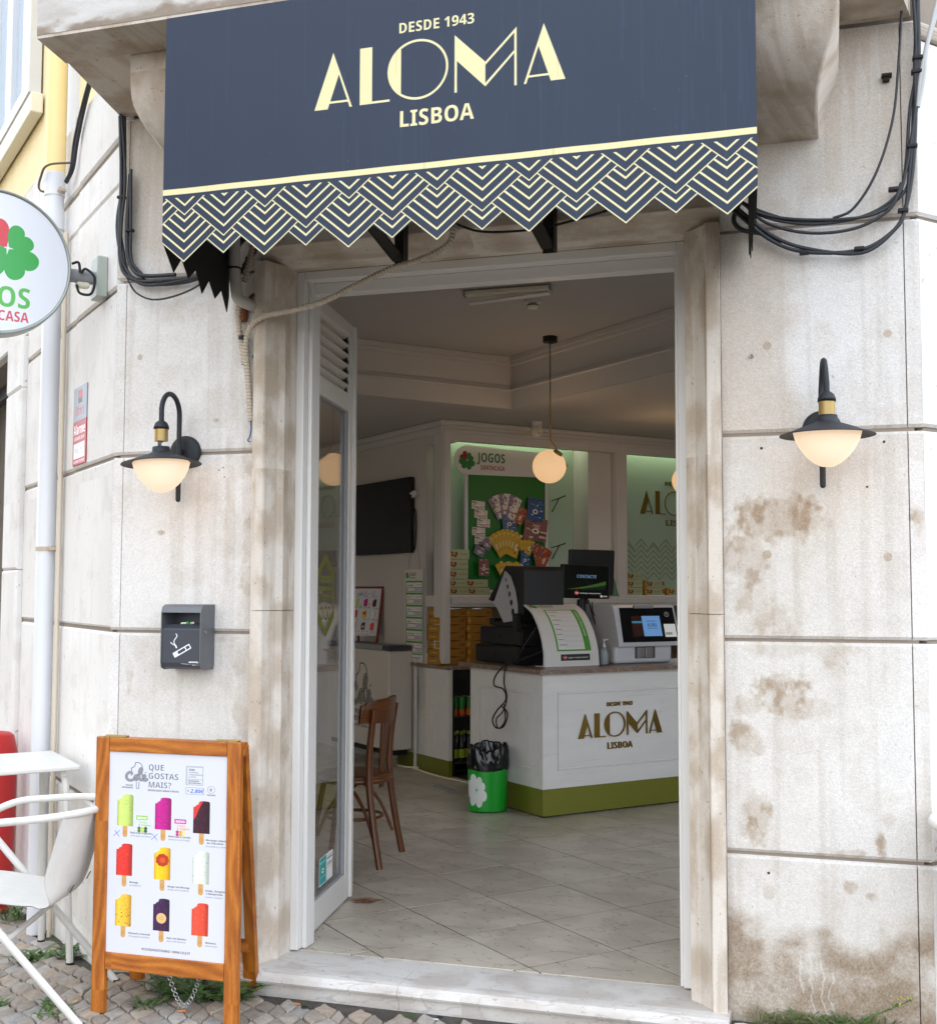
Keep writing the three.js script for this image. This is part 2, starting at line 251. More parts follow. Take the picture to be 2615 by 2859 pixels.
{ const ring = [], N = 48; for (let k = 0; k <= N; k++) { const a = k / N * Math.PI * 2; ring.push([-0.326 + 0.54 * Math.cos(a), 0.504 + 0.52 * Math.sin(a)]); }
  wordmark.O = { outer: ring, c: [-0.326, 0.504], rx: 0.54, ry: 0.52, chord: -0.624 }; }
function drawWordmark(g, cx, base, h) {
  for (const p of wordmark) { g.beginPath(); p.forEach((q, i) => g[i ? 'lineTo' : 'moveTo'](cx + q[0] * h, base - q[1] * h)); g.closePath(); g.fill(); }
  const O = wordmark.O; g.beginPath(); g.ellipse(cx + O.c[0] * h, base - O.c[1] * h, O.rx * h, O.ry * h, 0, 0, 7); g.ellipse(cx + O.c[0] * h, base - O.c[1] * h, (O.rx - 0.042) * h, (O.ry - 0.042) * h, 0, 0, 7); g.fill('evenodd');
  g.save(); g.beginPath(); g.rect(cx - 3 * h, base - 1.2 * h, (3 + O.chord) * h, 1.4 * h); g.clip(); g.beginPath(); g.ellipse(cx + O.c[0] * h, base - O.c[1] * h, O.rx * h, O.ry * h, 0, 0, 7); g.fill(); g.restore();
}
// four-leaf mark: one red leaf, three green ones; size r around (x, y)
function drawClover(g, x, y, r, red = '#c8202f', green = '#149a35') {
  g.save(); g.translate(x, y); g.scale(r, r);
  const leaf = (rot, col, s) => { g.save(); g.rotate(rot); g.scale(s, s); g.fillStyle = col; g.beginPath(); g.moveTo(0, -0.05); g.bezierCurveTo(-0.25, -0.22, -0.62, -0.42, -0.60, -0.74); g.bezierCurveTo(-0.58, -1.02, -0.16, -1.12, 0, -0.86); g.bezierCurveTo(0.16, -1.12, 0.58, -1.02, 0.60, -0.74); g.bezierCurveTo(0.62, -0.42, 0.25, -0.22, 0, -0.05); g.fill(); g.restore(); };
  leaf(-0.8, red, 1.0); leaf(0.85, green, 0.85); leaf(2.45, green, 1.08); leaf(-2.2, green, 1.08); g.restore();
}
const txt = (g, s, x, y, size, col, o = {}) => { g.fillStyle = col; g.font = `${o.style || ''} ${o.weight || 'bold'} ${size}px ${o.font || 'sans-serif'}`; g.textAlign = o.align || 'left'; g.textBaseline = 'alphabetic'; if (o.w) { const m = g.measureText(s).width; g.save(); g.translate(x, y); g.scale(o.w / m, 1); g.fillText(s, 0, 0); g.restore(); } else g.fillText(s, x, y); };
// brush-script ice lolly mark drawn as nested outlines
function drawLolly(g, x, y, s, dark = '#1b1b1b', back = '#ece9e4') {
  g.save(); g.translate(x, y); g.scale(s, s); g.lineCap = g.lineJoin = 'round';
  g.strokeStyle = dark; g.lineWidth = 0.035; g.beginPath(); g.moveTo(-0.30, 0.1); g.lineTo(-0.30, -0.38); g.bezierCurveTo(-0.15, -0.42, -0.06, -0.55, -0.08, -0.72); g.bezierCurveTo(0.1, -0.80, 0.34, -0.70, 0.34, -0.45); g.lineTo(0.34, 0.1); g.stroke();
  g.strokeStyle = dark; g.lineWidth = 0.03; g.beginPath(); g.moveTo(0, 0.5); g.lineTo(0, 0.85); g.arc(0.08, 0.85, 0.08, Math.PI, 0, true); g.lineTo(0.16, 0.5); g.stroke();
  const script = () => { g.beginPath(); g.moveTo(-0.28, -0.02); g.bezierCurveTo(-0.34, -0.18, -0.56, -0.08, -0.6, 0.14); g.bezierCurveTo(-0.62, 0.46, -0.3, 0.5, -0.12, 0.3); g.bezierCurveTo(-0.1, 0.02, 0.12, 0.02, 0.1, 0.22); g.bezierCurveTo(0.08, 0.42, -0.14, 0.42, -0.1, 0.22); g.bezierCurveTo(0.02, 0.18, 0.32, -0.06, 0.32, -0.32); g.bezierCurveTo(0.3, -0.46, 0.14, -0.36, 0.16, 0.12); g.bezierCurveTo(0.18, 0.46, 0.34, 0.4, 0.46, 0.24); g.bezierCurveTo(0.6, 0.04, 0.42, -0.02, 0.4, 0.2); g.bezierCurveTo(0.4, 0.44, 0.56, 0.42, 0.64, 0.3); g.stroke(); };
  for (const [w, c] of [[0.17, dark], [0.135, back], [0.10, dark], [0.065, back], [0.03, dark]]) { g.lineWidth = w; g.strokeStyle = c; script(); } g.lineWidth = 0.03; g.strokeStyle = dark; g.beginPath(); g.moveTo(0.5, -0.08); g.lineTo(0.58, -0.16); g.stroke();
  g.restore();
}

// ---------- ground ----------
const asphalt = new THREE.MeshStandardMaterial({ map: rep(dataTex(512, 512, (i, j) => { const v = 58 + (fbm(i / 20, j / 20, 4) - 0.5) * 30 + (vn(i, j) - 0.5) * 26; return [v, v, v * 0.98]; }), 0.5), roughness: 0.95 });
{ const g = setting('ground', 'grey asphalt street around the corner shop', 'ground'); part(g, 'street_surface', worldUV(new THREE.PlaneGeometry(300, 300).rotateX(-Math.PI / 2).translate(0, -1.15, 0), (x, y, z) => [x, z]), asphalt); }
const pavement = setting('pavement', 'beige limestone cobble pavement with dark earth joints', 'pavement');
const earthTex = dataTex(512, 512, (i, j) => { const m = fbm(i / 24, j / 24, 4), f = vn(i * 0.8, j * 0.8), k = fbm(i / 60 + 9, j / 60, 3); let c = mix3([96, 88, 80], [56, 51, 46], m); if (k > 0.6) c = mix3(c, [66, 82, 40], ss(0.6, 0.72, k) * 0.7); const g = (f - 0.5) * 34; return [c[0] + g, c[1] + g, c[2] + g]; });
{ const g = new THREE.PlaneGeometry(16, 12, 64, 24).rotateX(-Math.PI / 2).translate(-1, 0, -1.0), p = g.attributes.position; for (let i = 0; i < p.count; i++) p.setY(i, groundY(p.getX(i), p.getZ(i)) - 0.014 + (fbm(p.getX(i) * 9, p.getZ(i) * 9, 2) - 0.5) * 0.006); g.computeVertexNormals();
  part(pavement, 'joint_sand', worldUV(g, (x, y, z) => [x, z]), new THREE.MeshStandardMaterial({ map: earthTex, roughness: 1, bumpMap: rep(bumpStone.clone(), 3), bumpScale: 0.004 })); }
const cobbleTex = dataTex(512, 512, (i, j) => { const m = fbm(i / 34, j / 34, 4), f = vn(i * 0.7, j * 0.7), v = vn(i * 0.2, j * 0.2); const g = (m - 0.5) * 40 + (f - 0.5) * 22 - (v > 0.86 ? 26 : 0); return [208 + g, 205 + g, 200 + g]; });
const cobbleMats = [[0.56, 0.49, 0.42], [0.50, 0.42, 0.35], [0.62, 0.56, 0.50], [0.44, 0.37, 0.31], [0.47, 0.44, 0.41], [0.58, 0.47, 0.37]].map((c, k) => new THREE.MeshStandardMaterial({ map: rep(cobbleTex.clone(), 3, 3, k * 0.37, k * 0.21), color: lin(c[0] * 1.02, c[1] * 1.05, c[2] * 1.08), roughness: 0.78, bumpMap: rep(bumpStone.clone(), 4), bumpScale: 0.003 }));
const stepFront = 0.078;
const inWallFoot = (x, z) => { // footprint of building and step
  if (z < -0.045 && x > -1.62 && x < 1.68) return true; if (x > -1.0 && x < 1.05 && z < stepFront) return true;
  const l = (x + 1.612) * -0.67 + (z + 0.04) * 0.742; if (x <= -1.6 && l < 0.012) return true;
  const r = (x - 1.672) * 0.742 + (z + 0.04) * 0.67; if (x >= 1.67 && r < 0.012) return true; return false; };
{ const cell = 0.084, ang = 0.62, ca = Math.cos(ang), sa = Math.sin(ang), jit = new Map();
  const node = (i, j) => { const k = i + ',' + j; if (!jit.has(k)) { const off = (j & 1) * 0.5; jit.set(k, [(i + off + rr(-0.16, 0.16)) * cell * 1.08, (j + rr(-0.15, 0.15)) * cell * 0.94]); } return jit.get(k); };
  camera.updateMatrixWorld(); camera.updateProjectionMatrix(); const list = [];
  for (let j = -58; j < 58; j++) for (let i = -76; i < 68; i++) {
    const o = j & 1; const q = o ? [node(i, j), node(i + 1, j), node(i + 2, j + 1), node(i + 1, j + 1)] : [node(i, j), node(i + 1, j), node(i + 1, j + 1), node(i, j + 1)];
    const c = q.map(p => [p[0] * ca - p[1] * sa - 1.2, p[0] * sa + p[1] * ca + 0.4]); const cx = c.reduce((s, p) => s + p[0], 0) / 4, cz = c.reduce((s, p) => s + p[1], 0) / 4;
    if (cx < -5.5 || cx > 3.2 || cz < -3.8 || cz > 2.2 || c.some(p => inWallFoot(p[0], p[1])) || inWallFoot(cx, cz)) continue;
    const ndc = V(cx, groundY(cx, cz), cz).project(camera), depth = camera.position.distanceTo(V(cx, groundY(cx, cz), cz));
    const inView = Math.abs(ndc.x) < 1.04 && ndc.y > -1.04 && ndc.y < 1 && cz < 4; list.push({ c, cx, cz, inView, depth });
  }
  list.sort((a, b) => (b.inView - a.inView) || a.depth - b.depth);
  const stone = s => { const y0 = groundY(s.cx, s.cz) + rr(-0.004, 0.004), tx = rr(-0.05, 0.05), tz = rr(-0.05, 0.05), pos = [], uv = [];
    const out = []; for (let k = 0; k < 4; k++) { const a = s.c[k], b = s.c[(k + 1) % 4]; out.push([a[0] * 0.93 + b[0] * 0.07, a[1] * 0.93 + b[1] * 0.07], [a[0] * 0.5 + b[0] * 0.5 + rr(-0.005, 0.005), a[1] * 0.5 + b[1] * 0.5 + rr(-0.005, 0.005)], [a[0] * 0.07 + b[0] * 0.93, a[1] * 0.07 + b[1] * 0.93]); }
    const ring = (sh, dy) => out.map(p => { const d = Math.hypot(p[0] - s.cx, p[1] - s.cz), f = Math.max(0, (d - sh) / d); const x = s.cx + (p[0] - s.cx) * f, z = s.cz + (p[1] - s.cz) * f; return [x, y0 + dy + (x - s.cx) * tx + (z - s.cz) * tz, z]; });
    const R = [ring(0.0035, -0.024), ring(0.004, -0.004), ring(0.0075, 0.001), ring(0.017, 0.0025)], n = out.length, t = p => { pos.push(...p); uv.push(p[0], p[2]); };
    for (let l = 0; l < 3; l++) for (let k = 0; k < n; k++) { const m = (k + 1) % n; [R[l][k], R[l + 1][k], R[l + 1][m], R[l][k], R[l + 1][m], R[l][m]].forEach(t); }
    const mid = [s.cx, y0 + 0.0045, s.cz]; for (let k = 0; k < n; k++) [mid, R[3][(k + 1) % n], R[3][k]].forEach(t);
    const g = new THREE.BufferGeometry(); g.setAttribute('position', new THREE.Float32BufferAttribute(pos, 3)); g.setAttribute('uv', new THREE.Float32BufferAttribute(uv, 2)); 
    g.computeVertexNormals(); return g; };
  const rest = cobbleMats.map(() => []); let n = 0;
  for (const s of list) { const k = Math.floor(rnd() * cobbleMats.length); if (s.inView && n < 300) { part(pavement, 'cobblestone', stone(s), cobbleMats[k]); n++; } else rest[k].push(stone(s)); }
  rest.forEach((r, k) => { if (r.length) part(pavement, 'distant_cobbles', r, cobbleMats[k]).userData.kind = 'stuff'; });
  globalThis.cobbleCount = [n, list.length];
}

// ---------- corner building ----------
const building = thing('corner_building', 'corner building with pale limestone ground floor, balcony and yellow plaster above', 'building');
const facadeVar = [[1, 1, 1], [0.955, 0.95, 0.94], [1.03, 1.03, 1.035]].map(c => { const m = facadeStone.clone(); m.color = lin(...c); return m; }), sideVar = [[1, 1, 1], [0.95, 0.945, 0.935], [1.03, 1.03, 1.03]].map(c => { const m = sideStone.clone(); m.color = lin(...c); return m; });
const rows = [[-0.35, 0.549], [0.561, 1.315], [1.327, 2.068], [2.081, 2.834], [2.846, 3.566]];
for (const [x0, x1] of [[-1.585, -0.925], [0.973, 1.645]]) part(building, 'wall', worldUV(bx(x0, x1, -0.4, 3.56, -0.42, -0.055), (x, y) => [x, y]), jointStone);
part(building, 'wall', worldUV(bx(-0.924, 0.972, 2.90, 3.56, -0.42, -0.16), (x, y) => [x, y]), jointStone);
for (const [y0, y1] of rows) for (const [x0, x1, s] of [[-1.612, -1.5618, 0], [-1.560, -0.9265, 1], [0.9745, 1.6205, 1], [1.6222, 1.672, 0]]) {
  if (y0 > 2.84 && s) { } const c = 0.011; part(building, 'stone_block', block(x0, x1, y0, y1, -0.1, -0.04 - (s ? 0 : 0.0012) + rr(-0.0012, 0.0012), c, [0.0015, 0.0015, c, c]), facadeVar[Math.floor(rnd() * 3)]);
}
part(building, 'stone_block', block(-0.9235, 0.9715, 2.985, 3.566, -0.15, -0.045, 0.008), facadeStone);
// moulded door surround: fillet, splay, reveal
const jambL = [[-0.926, -0.1], [-0.926, 0], [-0.878, 0.0], [-0.873, -0.006], [-0.868, -0.022], [-0.848, -0.072], [-0.829, -0.098], [-0.829, -0.235], [-0.926, -0.235]];
const jambR = jambL.map(([x, z]) => [x < -0.9 ? 0.974 : x < -0.87 ? 0.926 + (-0.878 - x) * 1.0 : 0.916 + (-0.868 - x) * 2.05, z]).reverse();
const lintelProfile = [[2.975, -0.155], [2.975, 0], [2.927, 0], [2.922, -0.006], [2.916, -0.022], [2.893, -0.072], [2.868, -0.098], [2.868, -0.235], [2.975, -0.235]];
for (const [y0, y1] of [[-0.005, 1.4125], [1.415, 2.8685]]) for (const [p] of [[jambL], [jambR]]) part(building, 'door_jamb_stone', prism(p, y0, y1, planXZ), jambStone);
part(building, 'door_lintel_stone', prism(lintelProfile, -0.926, 0.974, secYZ), jambStone);
part(building, 'plinth_stone', rbx(0.915, 0.982, -0.12, -0.004, -0.09, 0.012, 0.006), jambStone);
part(building, 'plinth_stone', rbx(-0.935, -0.875, -0.12, -0.004, -0.09, 0.012, 0.006), jambStone);
part(building, 'inner_reveal', bx(-0.93, -0.862, 0, 2.9, -0.42, -0.238), M.wallPaint); part(building, 'inner_reveal', bx(0.852, 0.975, 0, 2.9, -0.42, -0.238), M.wallPaint);
part(building, 'inner_lintel', bx(-0.93, 0.972, 2.866, 2.93, -0.42, -0.238), M.wallPaint);
// left street wall
const onL = g => g.applyMatrix4(mL), onR = g => g.applyMatrix4(mR);
part(building, 'wall', onL(bx(-1.95, -0.02, -0.8, 3.86, -0.42, -0.017)), jointStone);
part(building, 'wall', onL(bx(-2.42, -1.95, -0.8, 3.86, -0.42, -0.01)), jointStone);
part(building, 'wall', onL(bx(-4.6, -2.42, 3.0, 3.86, -0.42, -0.05)), jointStone);
part(building, 'wall', onL(bx(-4.6, -2.42, -0.8, 0.5, -0.42, -0.02)), jointStone);
part(building, 'wall', onL(bx(-12, -4.6, -0.8, 3.86, -0.42, -0.02)), jointStone);
const rowsL = [[-0.8, 0.553], [0.570, 1.316], [1.334, 2.063], [2.079, 2.803], [2.819, 3.272], [3.276, 3.462], [3.492, 3.86]];
for (const [y0, y1] of rowsL) for (const [s0, s1, d] of [[0.0, 0.745, 0.0], [0.748, 1.957, -0.006]]) part(building, 'stone_block', onL(block(-s1, -s0, y0, y1, -0.06, d, 0.010, [0.003, 0.003, 0.010, 0.010])), sideVar[Math.floor(rnd() * 3)]);
for (const [y0, y1] of [[-0.8, 0.52], [0.523, 1.61], [1.613, 2.66], [2.663, 2.96]]) part(building, 'pilaster_stone', onL(block(-2.40, -1.96, y0, y1, -0.08, 0.03, 0.012)), sideStone);
for (const [y0, y1] of [[2.975, 3.272], [3.276, 3.462], [3.492, 3.86]]) part(building, 'stone_block', onL(block(-4.6, -1.96, y0, y1, -0.06, -0.006, 0.010)), sideStone);
for (const [y0, y1] of rowsL) part(building, 'stone_block', onL(block(-8.0, -4.603, y0, y1, -0.06, 0, 0.010)), sideStone);
// right street wall
part(building, 'wall', onR(bx(0.02, 1.2, -0.5, 3.86, -0.42, -0.017)), jointStone); part(building, 'wall', onR(bx(1.2, 3.6, 2.95, 3.86, -0.42, -0.017)), jointStone); part(building, 'wall', onR(bx(1.2, 3.6, -0.5, 0.5, -0.42, -0.017)), jointStone); part(building, 'wall', onR(bx(3.6, 12, -0.5, 3.86, -0.42, -0.017)), jointStone);
for (const [y0, y1] of [[-0.35, 0.5475], [0.5625, 1.3135], [1.3285, 2.067], [2.083, 2.833], [2.847, 3.50]]) for (const [s0, s1] of [[0, 1.2], [3.6, 6]]) part(building, 'stone_block', onR(block(s0, s1, y0, y1, -0.06, 0, 0.010, [0.003, 0.003, 0.010, 0.010])), sideStone);
part(building, 'stone_block', onR(block(1.203, 3.597, 2.95, 3.50, -0.06, 0, 0.01)), sideStone); part(building, 'stone_block', onR(block(1.203, 3.597, -0.35, 0.5, -0.06, 0, 0.01)), sideStone);
{ const w = new THREE.Group(); w.name = 'shop_window'; building.add(w);
  part(w, 'frame', [rbx(1.2, 1.26, 0.5, 2.95, -0.30, -0.24), rbx(3.54, 3.6, 0.5, 2.95, -0.30, -0.24), rbx(1.26, 3.54, 0.5, 0.56, -0.30, -0.24), rbx(1.26, 3.54, 2.89, 2.95, -0.30, -0.24)].map(onR), M.darkGrey); part(w, 'pane', onR(bx(1.26, 3.54, 0.56, 2.89, -0.274, -0.268)), M.glass); }
part(building, 'string_course', onR(rbx(0.0, 12, 3.505, 3.56, -0.05, 0.012, 0.01)), jambStone);
// upper storeys
{ const far = s => leftW(s, 0, -0.03), farR = s => rightW(s, 0, -0.03);
  const a = far(0), b = far(12), c = farR(12), d = farR(0);
  part(building, 'upper_wall', prism([[a[0], a[2]], [b[0], b[2]], [0, -18], [c[0], c[2]], [d[0], d[2]]], 3.86, 13, planXZ), plasterYellow, 'pale yellow plaster upper storeys');
  part(building, 'upper_floor', prism([[a[0], a[2]], [b[0], b[2]], [0, -18], [c[0], c[2]], [d[0], d[2]]], 3.56, 3.858, (u, v, h) => [u * 0.985, h, v * 0.985 - 0.05]), jointStone); }
{ // upper window over the left street
  const w = new THREE.Group(); w.name = 'upper_window'; building.add(w);
  part(w, 'frame', [rbx(-3.2, -3.12, 4.36, 6.3, -0.02, 0.05), rbx(-1.93, -1.85, 4.36, 6.3, -0.02, 0.05), rbx(-2.56, -2.49, 4.44, 6.22, -0.02, 0.04), rbx(-3.12, -1.93, 4.36, 4.44, -0.02, 0.05), rbx(-3.12, -1.93, 6.22, 6.3, -0.02, 0.05)].map(onL), M.white);
  part(w, 'pane', onL(bx(-3.12, -2.56, 4.44, 6.22, -0.01, 0.006)), std(0xc3d2e0, 0.05, { metalness: 0.3 })); part(w, 'pane', onL(bx(-2.49, -1.93, 4.44, 6.22, -0.01, 0.006)), std(0xc3d2e0, 0.05, { metalness: 0.3 }));
  part(w, 'sill', onL(rbx(-3.35, -1.78, 4.22, 4.34, -0.02, 0.05, 0.01)), M.cream); }
{ // shop window round the left corner
  const w = new THREE.Group(); w.name = 'shop_window'; building.add(w);
  part(w, 'frame', [rbx(-2.46, -2.40, 0.5, 3.0, -0.30, -0.24), rbx(-4.62, -4.56, 0.5, 3.0, -0.30, -0.24), rbx(-4.56, -2.46, 0.5, 0.56, -0.30, -0.24), rbx(-4.56, -2.46, 2.9, 3.0, -0.30, -0.24)].map(onL), M.darkGrey);
  part(w, 'pane', onL(bx(-4.56, -2.46, 0.56, 2.9, -0.274, -0.268)), M.glass);
  part(w, 'sill', onL(rbx(-4.6, -2.42, 0.44, 0.502, -0.3, 0.0, 0.006)), jambStone); }
// balcony on two curved corbels
const soffitStone = new THREE.MeshStandardMaterial({ map: rep(jambTex.clone(), 0.7, 0.5, 0.2), color: lin(0.86, 0.84, 0.82), roughness: 0.92, bumpMap: rep(bumpStone.clone(), 2), bumpScale: 0.002 });
const corbelStone = new THREE.MeshStandardMaterial({ map: rep(jambTex.clone(), 0.8, 0.5, 0.5), color: lin(0.98, 0.97, 0.96), roughness: 0.92, bumpMap: rep(bumpStone.clone(), 2), bumpScale: 0.003 });
const slabTex = dataTex(1024, 512, (i, j) => { const x = i / 320, y = j / 512, m = fbm(x * 4, y * 8, 4), f = vn(i * 0.9, j * 0.9); let c = mix3([206, 202, 197], [186, 180, 172], ss(0.4, 0.75, m)); const e = y * 0.9 + (fbm(x * 9, y * 9, 4) - 0.5) * 0.28; if (e < 0.10) c = mix3(c, [128, 110, 92], ss(0.10, 0.0, e) * 0.75);
  const crack = Math.abs(y - 0.42 - (fbm(x * 6, 3.3, 4) - 0.5) * 0.5 - (x - 0.5) * 0.25); if (x < 0.62 && crack < 0.02) c = mix3(c, [84, 58, 40], 0.85); const cr2 = Math.abs(x - 0.62 - (fbm(4.2, y * 6, 4) - 0.5) * 0.22 - y * 0.05); if (y > 0.36 && cr2 < 0.014) c = mix3(c, [84, 58, 40], 0.85); const g = (f - 0.5) * 14; return [c[0] + g, c[1] + g, c[2] + g]; });
part(building, 'balcony_slab', worldUV(prism([[-1.6, -0.03], [-1.49, 0.52], [1.54, 0.52], [1.66, -0.03]], 3.572, 3.86, planXZ), (x, y, z) => [x * 0.9, z * 0.9]), soffitStone);
part(building, 'balcony_drip_edge', worldUV(prism([[-1.492, 0.523], [-1.468, 0.733], [1.51, 0.733], [1.535, 0.523]], 3.564, 3.576, planXZ), (x, y, z) => [x * 0.9, z * 0.9 + 0.4]), soffitStone);
part(building, 'balcony_fascia', worldUV(prism([[-1.492, 0.523], [-1.468, 0.735], [1.51, 0.735], [1.535, 0.523]], 3.5765, 3.87, planXZ), (x, y, z) => [(x + 1.468) * 0.3125, (y - 3.5765) / 0.5]), new THREE.MeshStandardMaterial({ map: slabTex, roughness: 0.9, bumpMap: rep(bumpStone.clone(), 5), bumpScale: 0.003 }));
function corbel(x0, x1) { // console curving back and narrowing to the wall
  const pts = new THREE.CatmullRomCurve3([[3.571, 0.50], [3.47, 0.498], [3.38, 0.478], [3.31, 0.435], [3.25, 0.365], [3.205, 0.265], [3.178, 0.15], [3.165, 0.05], [3.158, -0.05]].map(p => V(0, p[0], p[1]))).getPoints(28), pos = [], uv = [], idx = [];
  const ring = p => { const k = 0.075 * ss(3.42, 3.17, p.y); return [[x0 + k, -0.06], [x0 + k, p.z - 0.014], [x0 + k + 0.014, p.z], [x1 - k - 0.014, p.z], [x1 - k, p.z - 0.014], [x1 - k, -0.06]]; };
  pts.forEach(p => ring(p).forEach(([x, z]) => { pos.push(x, p.y, z); uv.push(x + z * 0.3, p.y + z); })); for (let j = 0; j < pts.length - 1; j++) for (let k = 0; k < 5; k++) { const a = j * 6 + k, b = a + 6; idx.push(a, b, a + 1, a + 1, b, b + 1); }
  const g = new THREE.BufferGeometry(); g.setAttribute('position', new THREE.Float32BufferAttribute(pos, 3)); g.setAttribute('uv', new THREE.Float32BufferAttribute(uv, 2)); g.setIndex(idx); g.computeVertexNormals(); return g; }
for (const [x0, x1] of [[-1.225, -0.70], [0.90, 1.41]]) part(building, 'corbel', corbel(x0, x1), corbelStone);
// door frame
const df = new THREE.Group(); df.name = 'door_frame'; building.add(df);
part(df, 'post', rbx(-0.829, -0.792, 0.004, 2.867, -0.265, -0.205, 0.004), M.alu); part(df, 'post', rbx(0.795, 0.836, 0.004, 2.867, -0.265, -0.205, 0.004), M.alu);
part(df, 'post', rbx(-0.7915, -0.772, 0.004, 2.83, -0.33, -0.245, 0.003), M.alu); part(df, 'post', rbx(0.7815, 0.7945, 0.004, 2.83, -0.30, -0.225, 0.003), M.alu);
part(df, 'head', rbx(-0.792, 0.795, 2.828, 2.867, -0.265, -0.205, 0.004), M.alu); part(df, 'head', rbx(-0.792, 0.795, 2.778, 2.8265, -0.33, -0.262, 0.003), M.alu);

// ---------- doorstep ----------
const step = setting('doorstep', 'worn pale limestone doorstep with rounded nosing', 'doorstep');
{ const prof = [[-0.14, -0.236], [-0.003, -0.236], [-0.003, 0.03], [-0.007, 0.055], [-0.018, 0.068], [-0.036, 0.074], [-0.045, 0.070], [-0.047, 0.052], [-0.14, 0.05]];
  for (const [x0, x1] of [[-0.985, -0.2515], [-0.25, 0.985]]) part(step, 'step_stone', worldUV(prism(prof, x0, x1, secYZ), (x, y, z) => [x, z - y]), stepStone); }

// ---------- shop shell ----------
const shopFloor = setting('shop_floor', 'pale fossil limestone floor tiles laid diagonally to the door', 'floor');
function clip(poly, f) { const out = []; for (let i = 0; i < poly.length; i++) { const a = poly[i], b = poly[(i + 1) % poly.length], fa = f(a), fb = f(b); if (fa >= 0) out.push(a); if (fa * fb < 0) { const t = fa / (fa - fb); out.push([a[0] + (b[0] - a[0]) * t, a[1] + (b[1] - a[1]) * t]); } } return out; }
{ const grout = std(0x221e1a, 0.95); const pts = [[-0.85, -0.24], [0.85, -0.24], [3.2, -2.2], [4.2, -8], [-3, -11], [-7.2, -6.5], [-3.2, -2.2]];
  part(shopFloor, 'grout_bed', worldUV(prism(pts, -0.1, -0.0014, planXZ), (x, y, z) => [x, z]), grout);
  const wx = (b, a) => { const p = inner(b, 0, a); return [p[0], p[2]]; };
  for (let i = -8; i < 14; i++) for (let j = -9; j < 11; j++) {
    const a0 = -1.503 + 0.5145 * i, b0 = -1.815 + 0.4425 * j, g = 0.0034; if (a0 > 5 || b0 > 3) continue; if (b0 > 0.34 && a0 > 0.3) continue; if (b0 > 0.6 && a0 > 0.1) continue;
    let q = [[b0 + g, a0 + g], [b0 + 0.4425 - g, a0 + g], [b0 + 0.4425 - g, a0 + 0.5145 - g], [b0 + g, a0 + 0.5145 - g]].map(p => wx(...p));
    q = clip(q, p => -0.2385 - p[1]); if (q.length < 3) continue;
    q = clip(q, p => (p[0] > -1.0 ? 1 : 0.001) * ((p[0] + 1.45) * 0.67 - (p[1] + 0.3) * 0.742)); if (q.length < 3) continue; q = clip(q, p => -((p[0] - 1.5) * 0.742 + (p[1] + 0.3) * 0.67)); if (q.length < 3) continue;
    const cx = q.reduce((s, p) => s + p[0], 0) / q.length, cz = q.reduce((s, p) => s + p[1], 0) / q.length, dy = rr(-0.0004, 0.0004);
    part(shopFloor, 'floor_tile', worldUV(prism(q, -0.02, dy, planXZ), (x, y, z) => [x, z]), tileMats[Math.floor(rnd() * 4)]);
  } }
{ const n = 128, al = dataTex(n, n, (i, j) => { const x = i / n - 0.5, y = j / n - 0.5, r = Math.hypot(x, y) * 2.1, v = ss(0.95, 0.15, r + (fbm(i / 16, j / 16, 4) - 0.5) * 0.9) * (0.45 + 0.55 * fbm(i / 5 + 9, j / 5, 3)); return [v * 255, v * 255, v * 255]; }, false);
  part(shopFloor, 'rust_stain', new THREE.PlaneGeometry(0.26, 0.17).rotateX(-Math.PI / 2).rotateY(0.3).translate(-0.83, 0.0035, -1.04), new THREE.MeshStandardMaterial({ color: 0x7a4416, roughness: 0.8, transparent: true, alphaMap: al }), 'rusty brown stain beside the door foot'); }
const ceil = setting('shop_ceiling', 'off-white ceiling with raised tray and moulded drop beams', 'ceiling');
{ const I = g => g.rotateY(PHI).translate(C0.x, 0, C0.z);
  const K = { a: 1.133, b: 0.492 };
  const inRoom = poly => { let q = poly.map(([b, a]) => { const p = inner(b, 0, a); return [p[0], p[2]]; }); return clip(q, p => -0.425 - p[1]); };
  part(ceil, 'tray', prism(inRoom([[-2.8, -3.3], [K.b, -3.3], [K.b, K.a], [-2.8, K.a]]), 3.30, 3.4, planXZ), M.ceiling);
  part(ceil, 'soffit', I(bx(-2.8, 4.1, 2.90, 2.96, -5.3, -K.a - 0.001)), M.ceiling); part(ceil, 'soffit', I(bx(K.b + 0.001, 4.1, 2.901, 2.96, -K.a, 3.3)), M.ceiling);
  part(ceil, 'drop_face', I(bx(-2.8, K.b + 0.05, 2.905, 3.36, -K.a - 0.05, -K.a)), M.trim); part(ceil, 'drop_face', I(bx(K.b, K.b + 0.05, 2.905, 3.36, -K.a, 3.3)), M.trim);
  for (const [y0, y1, d] of [[3.262, 3.299, 0.05], [3.235, 3.262, 0.03], [3.04, 3.055, 0.026], [3.055, 3.075, 0.014]]) { part(ceil, 'moulding', I(rbx(-2.8, K.b, y0, y1, -K.a, -K.a + d, 0.004)), M.trim); part(ceil, 'moulding', I(rbx(K.b - d, K.b, y0, y1, -K.a + d, 3.3, 0.004)), M.trim); } }
const shopWall = setting('shop_wall', 'off-white shop walls with moulded cornice and green back-panel niches', 'wall');
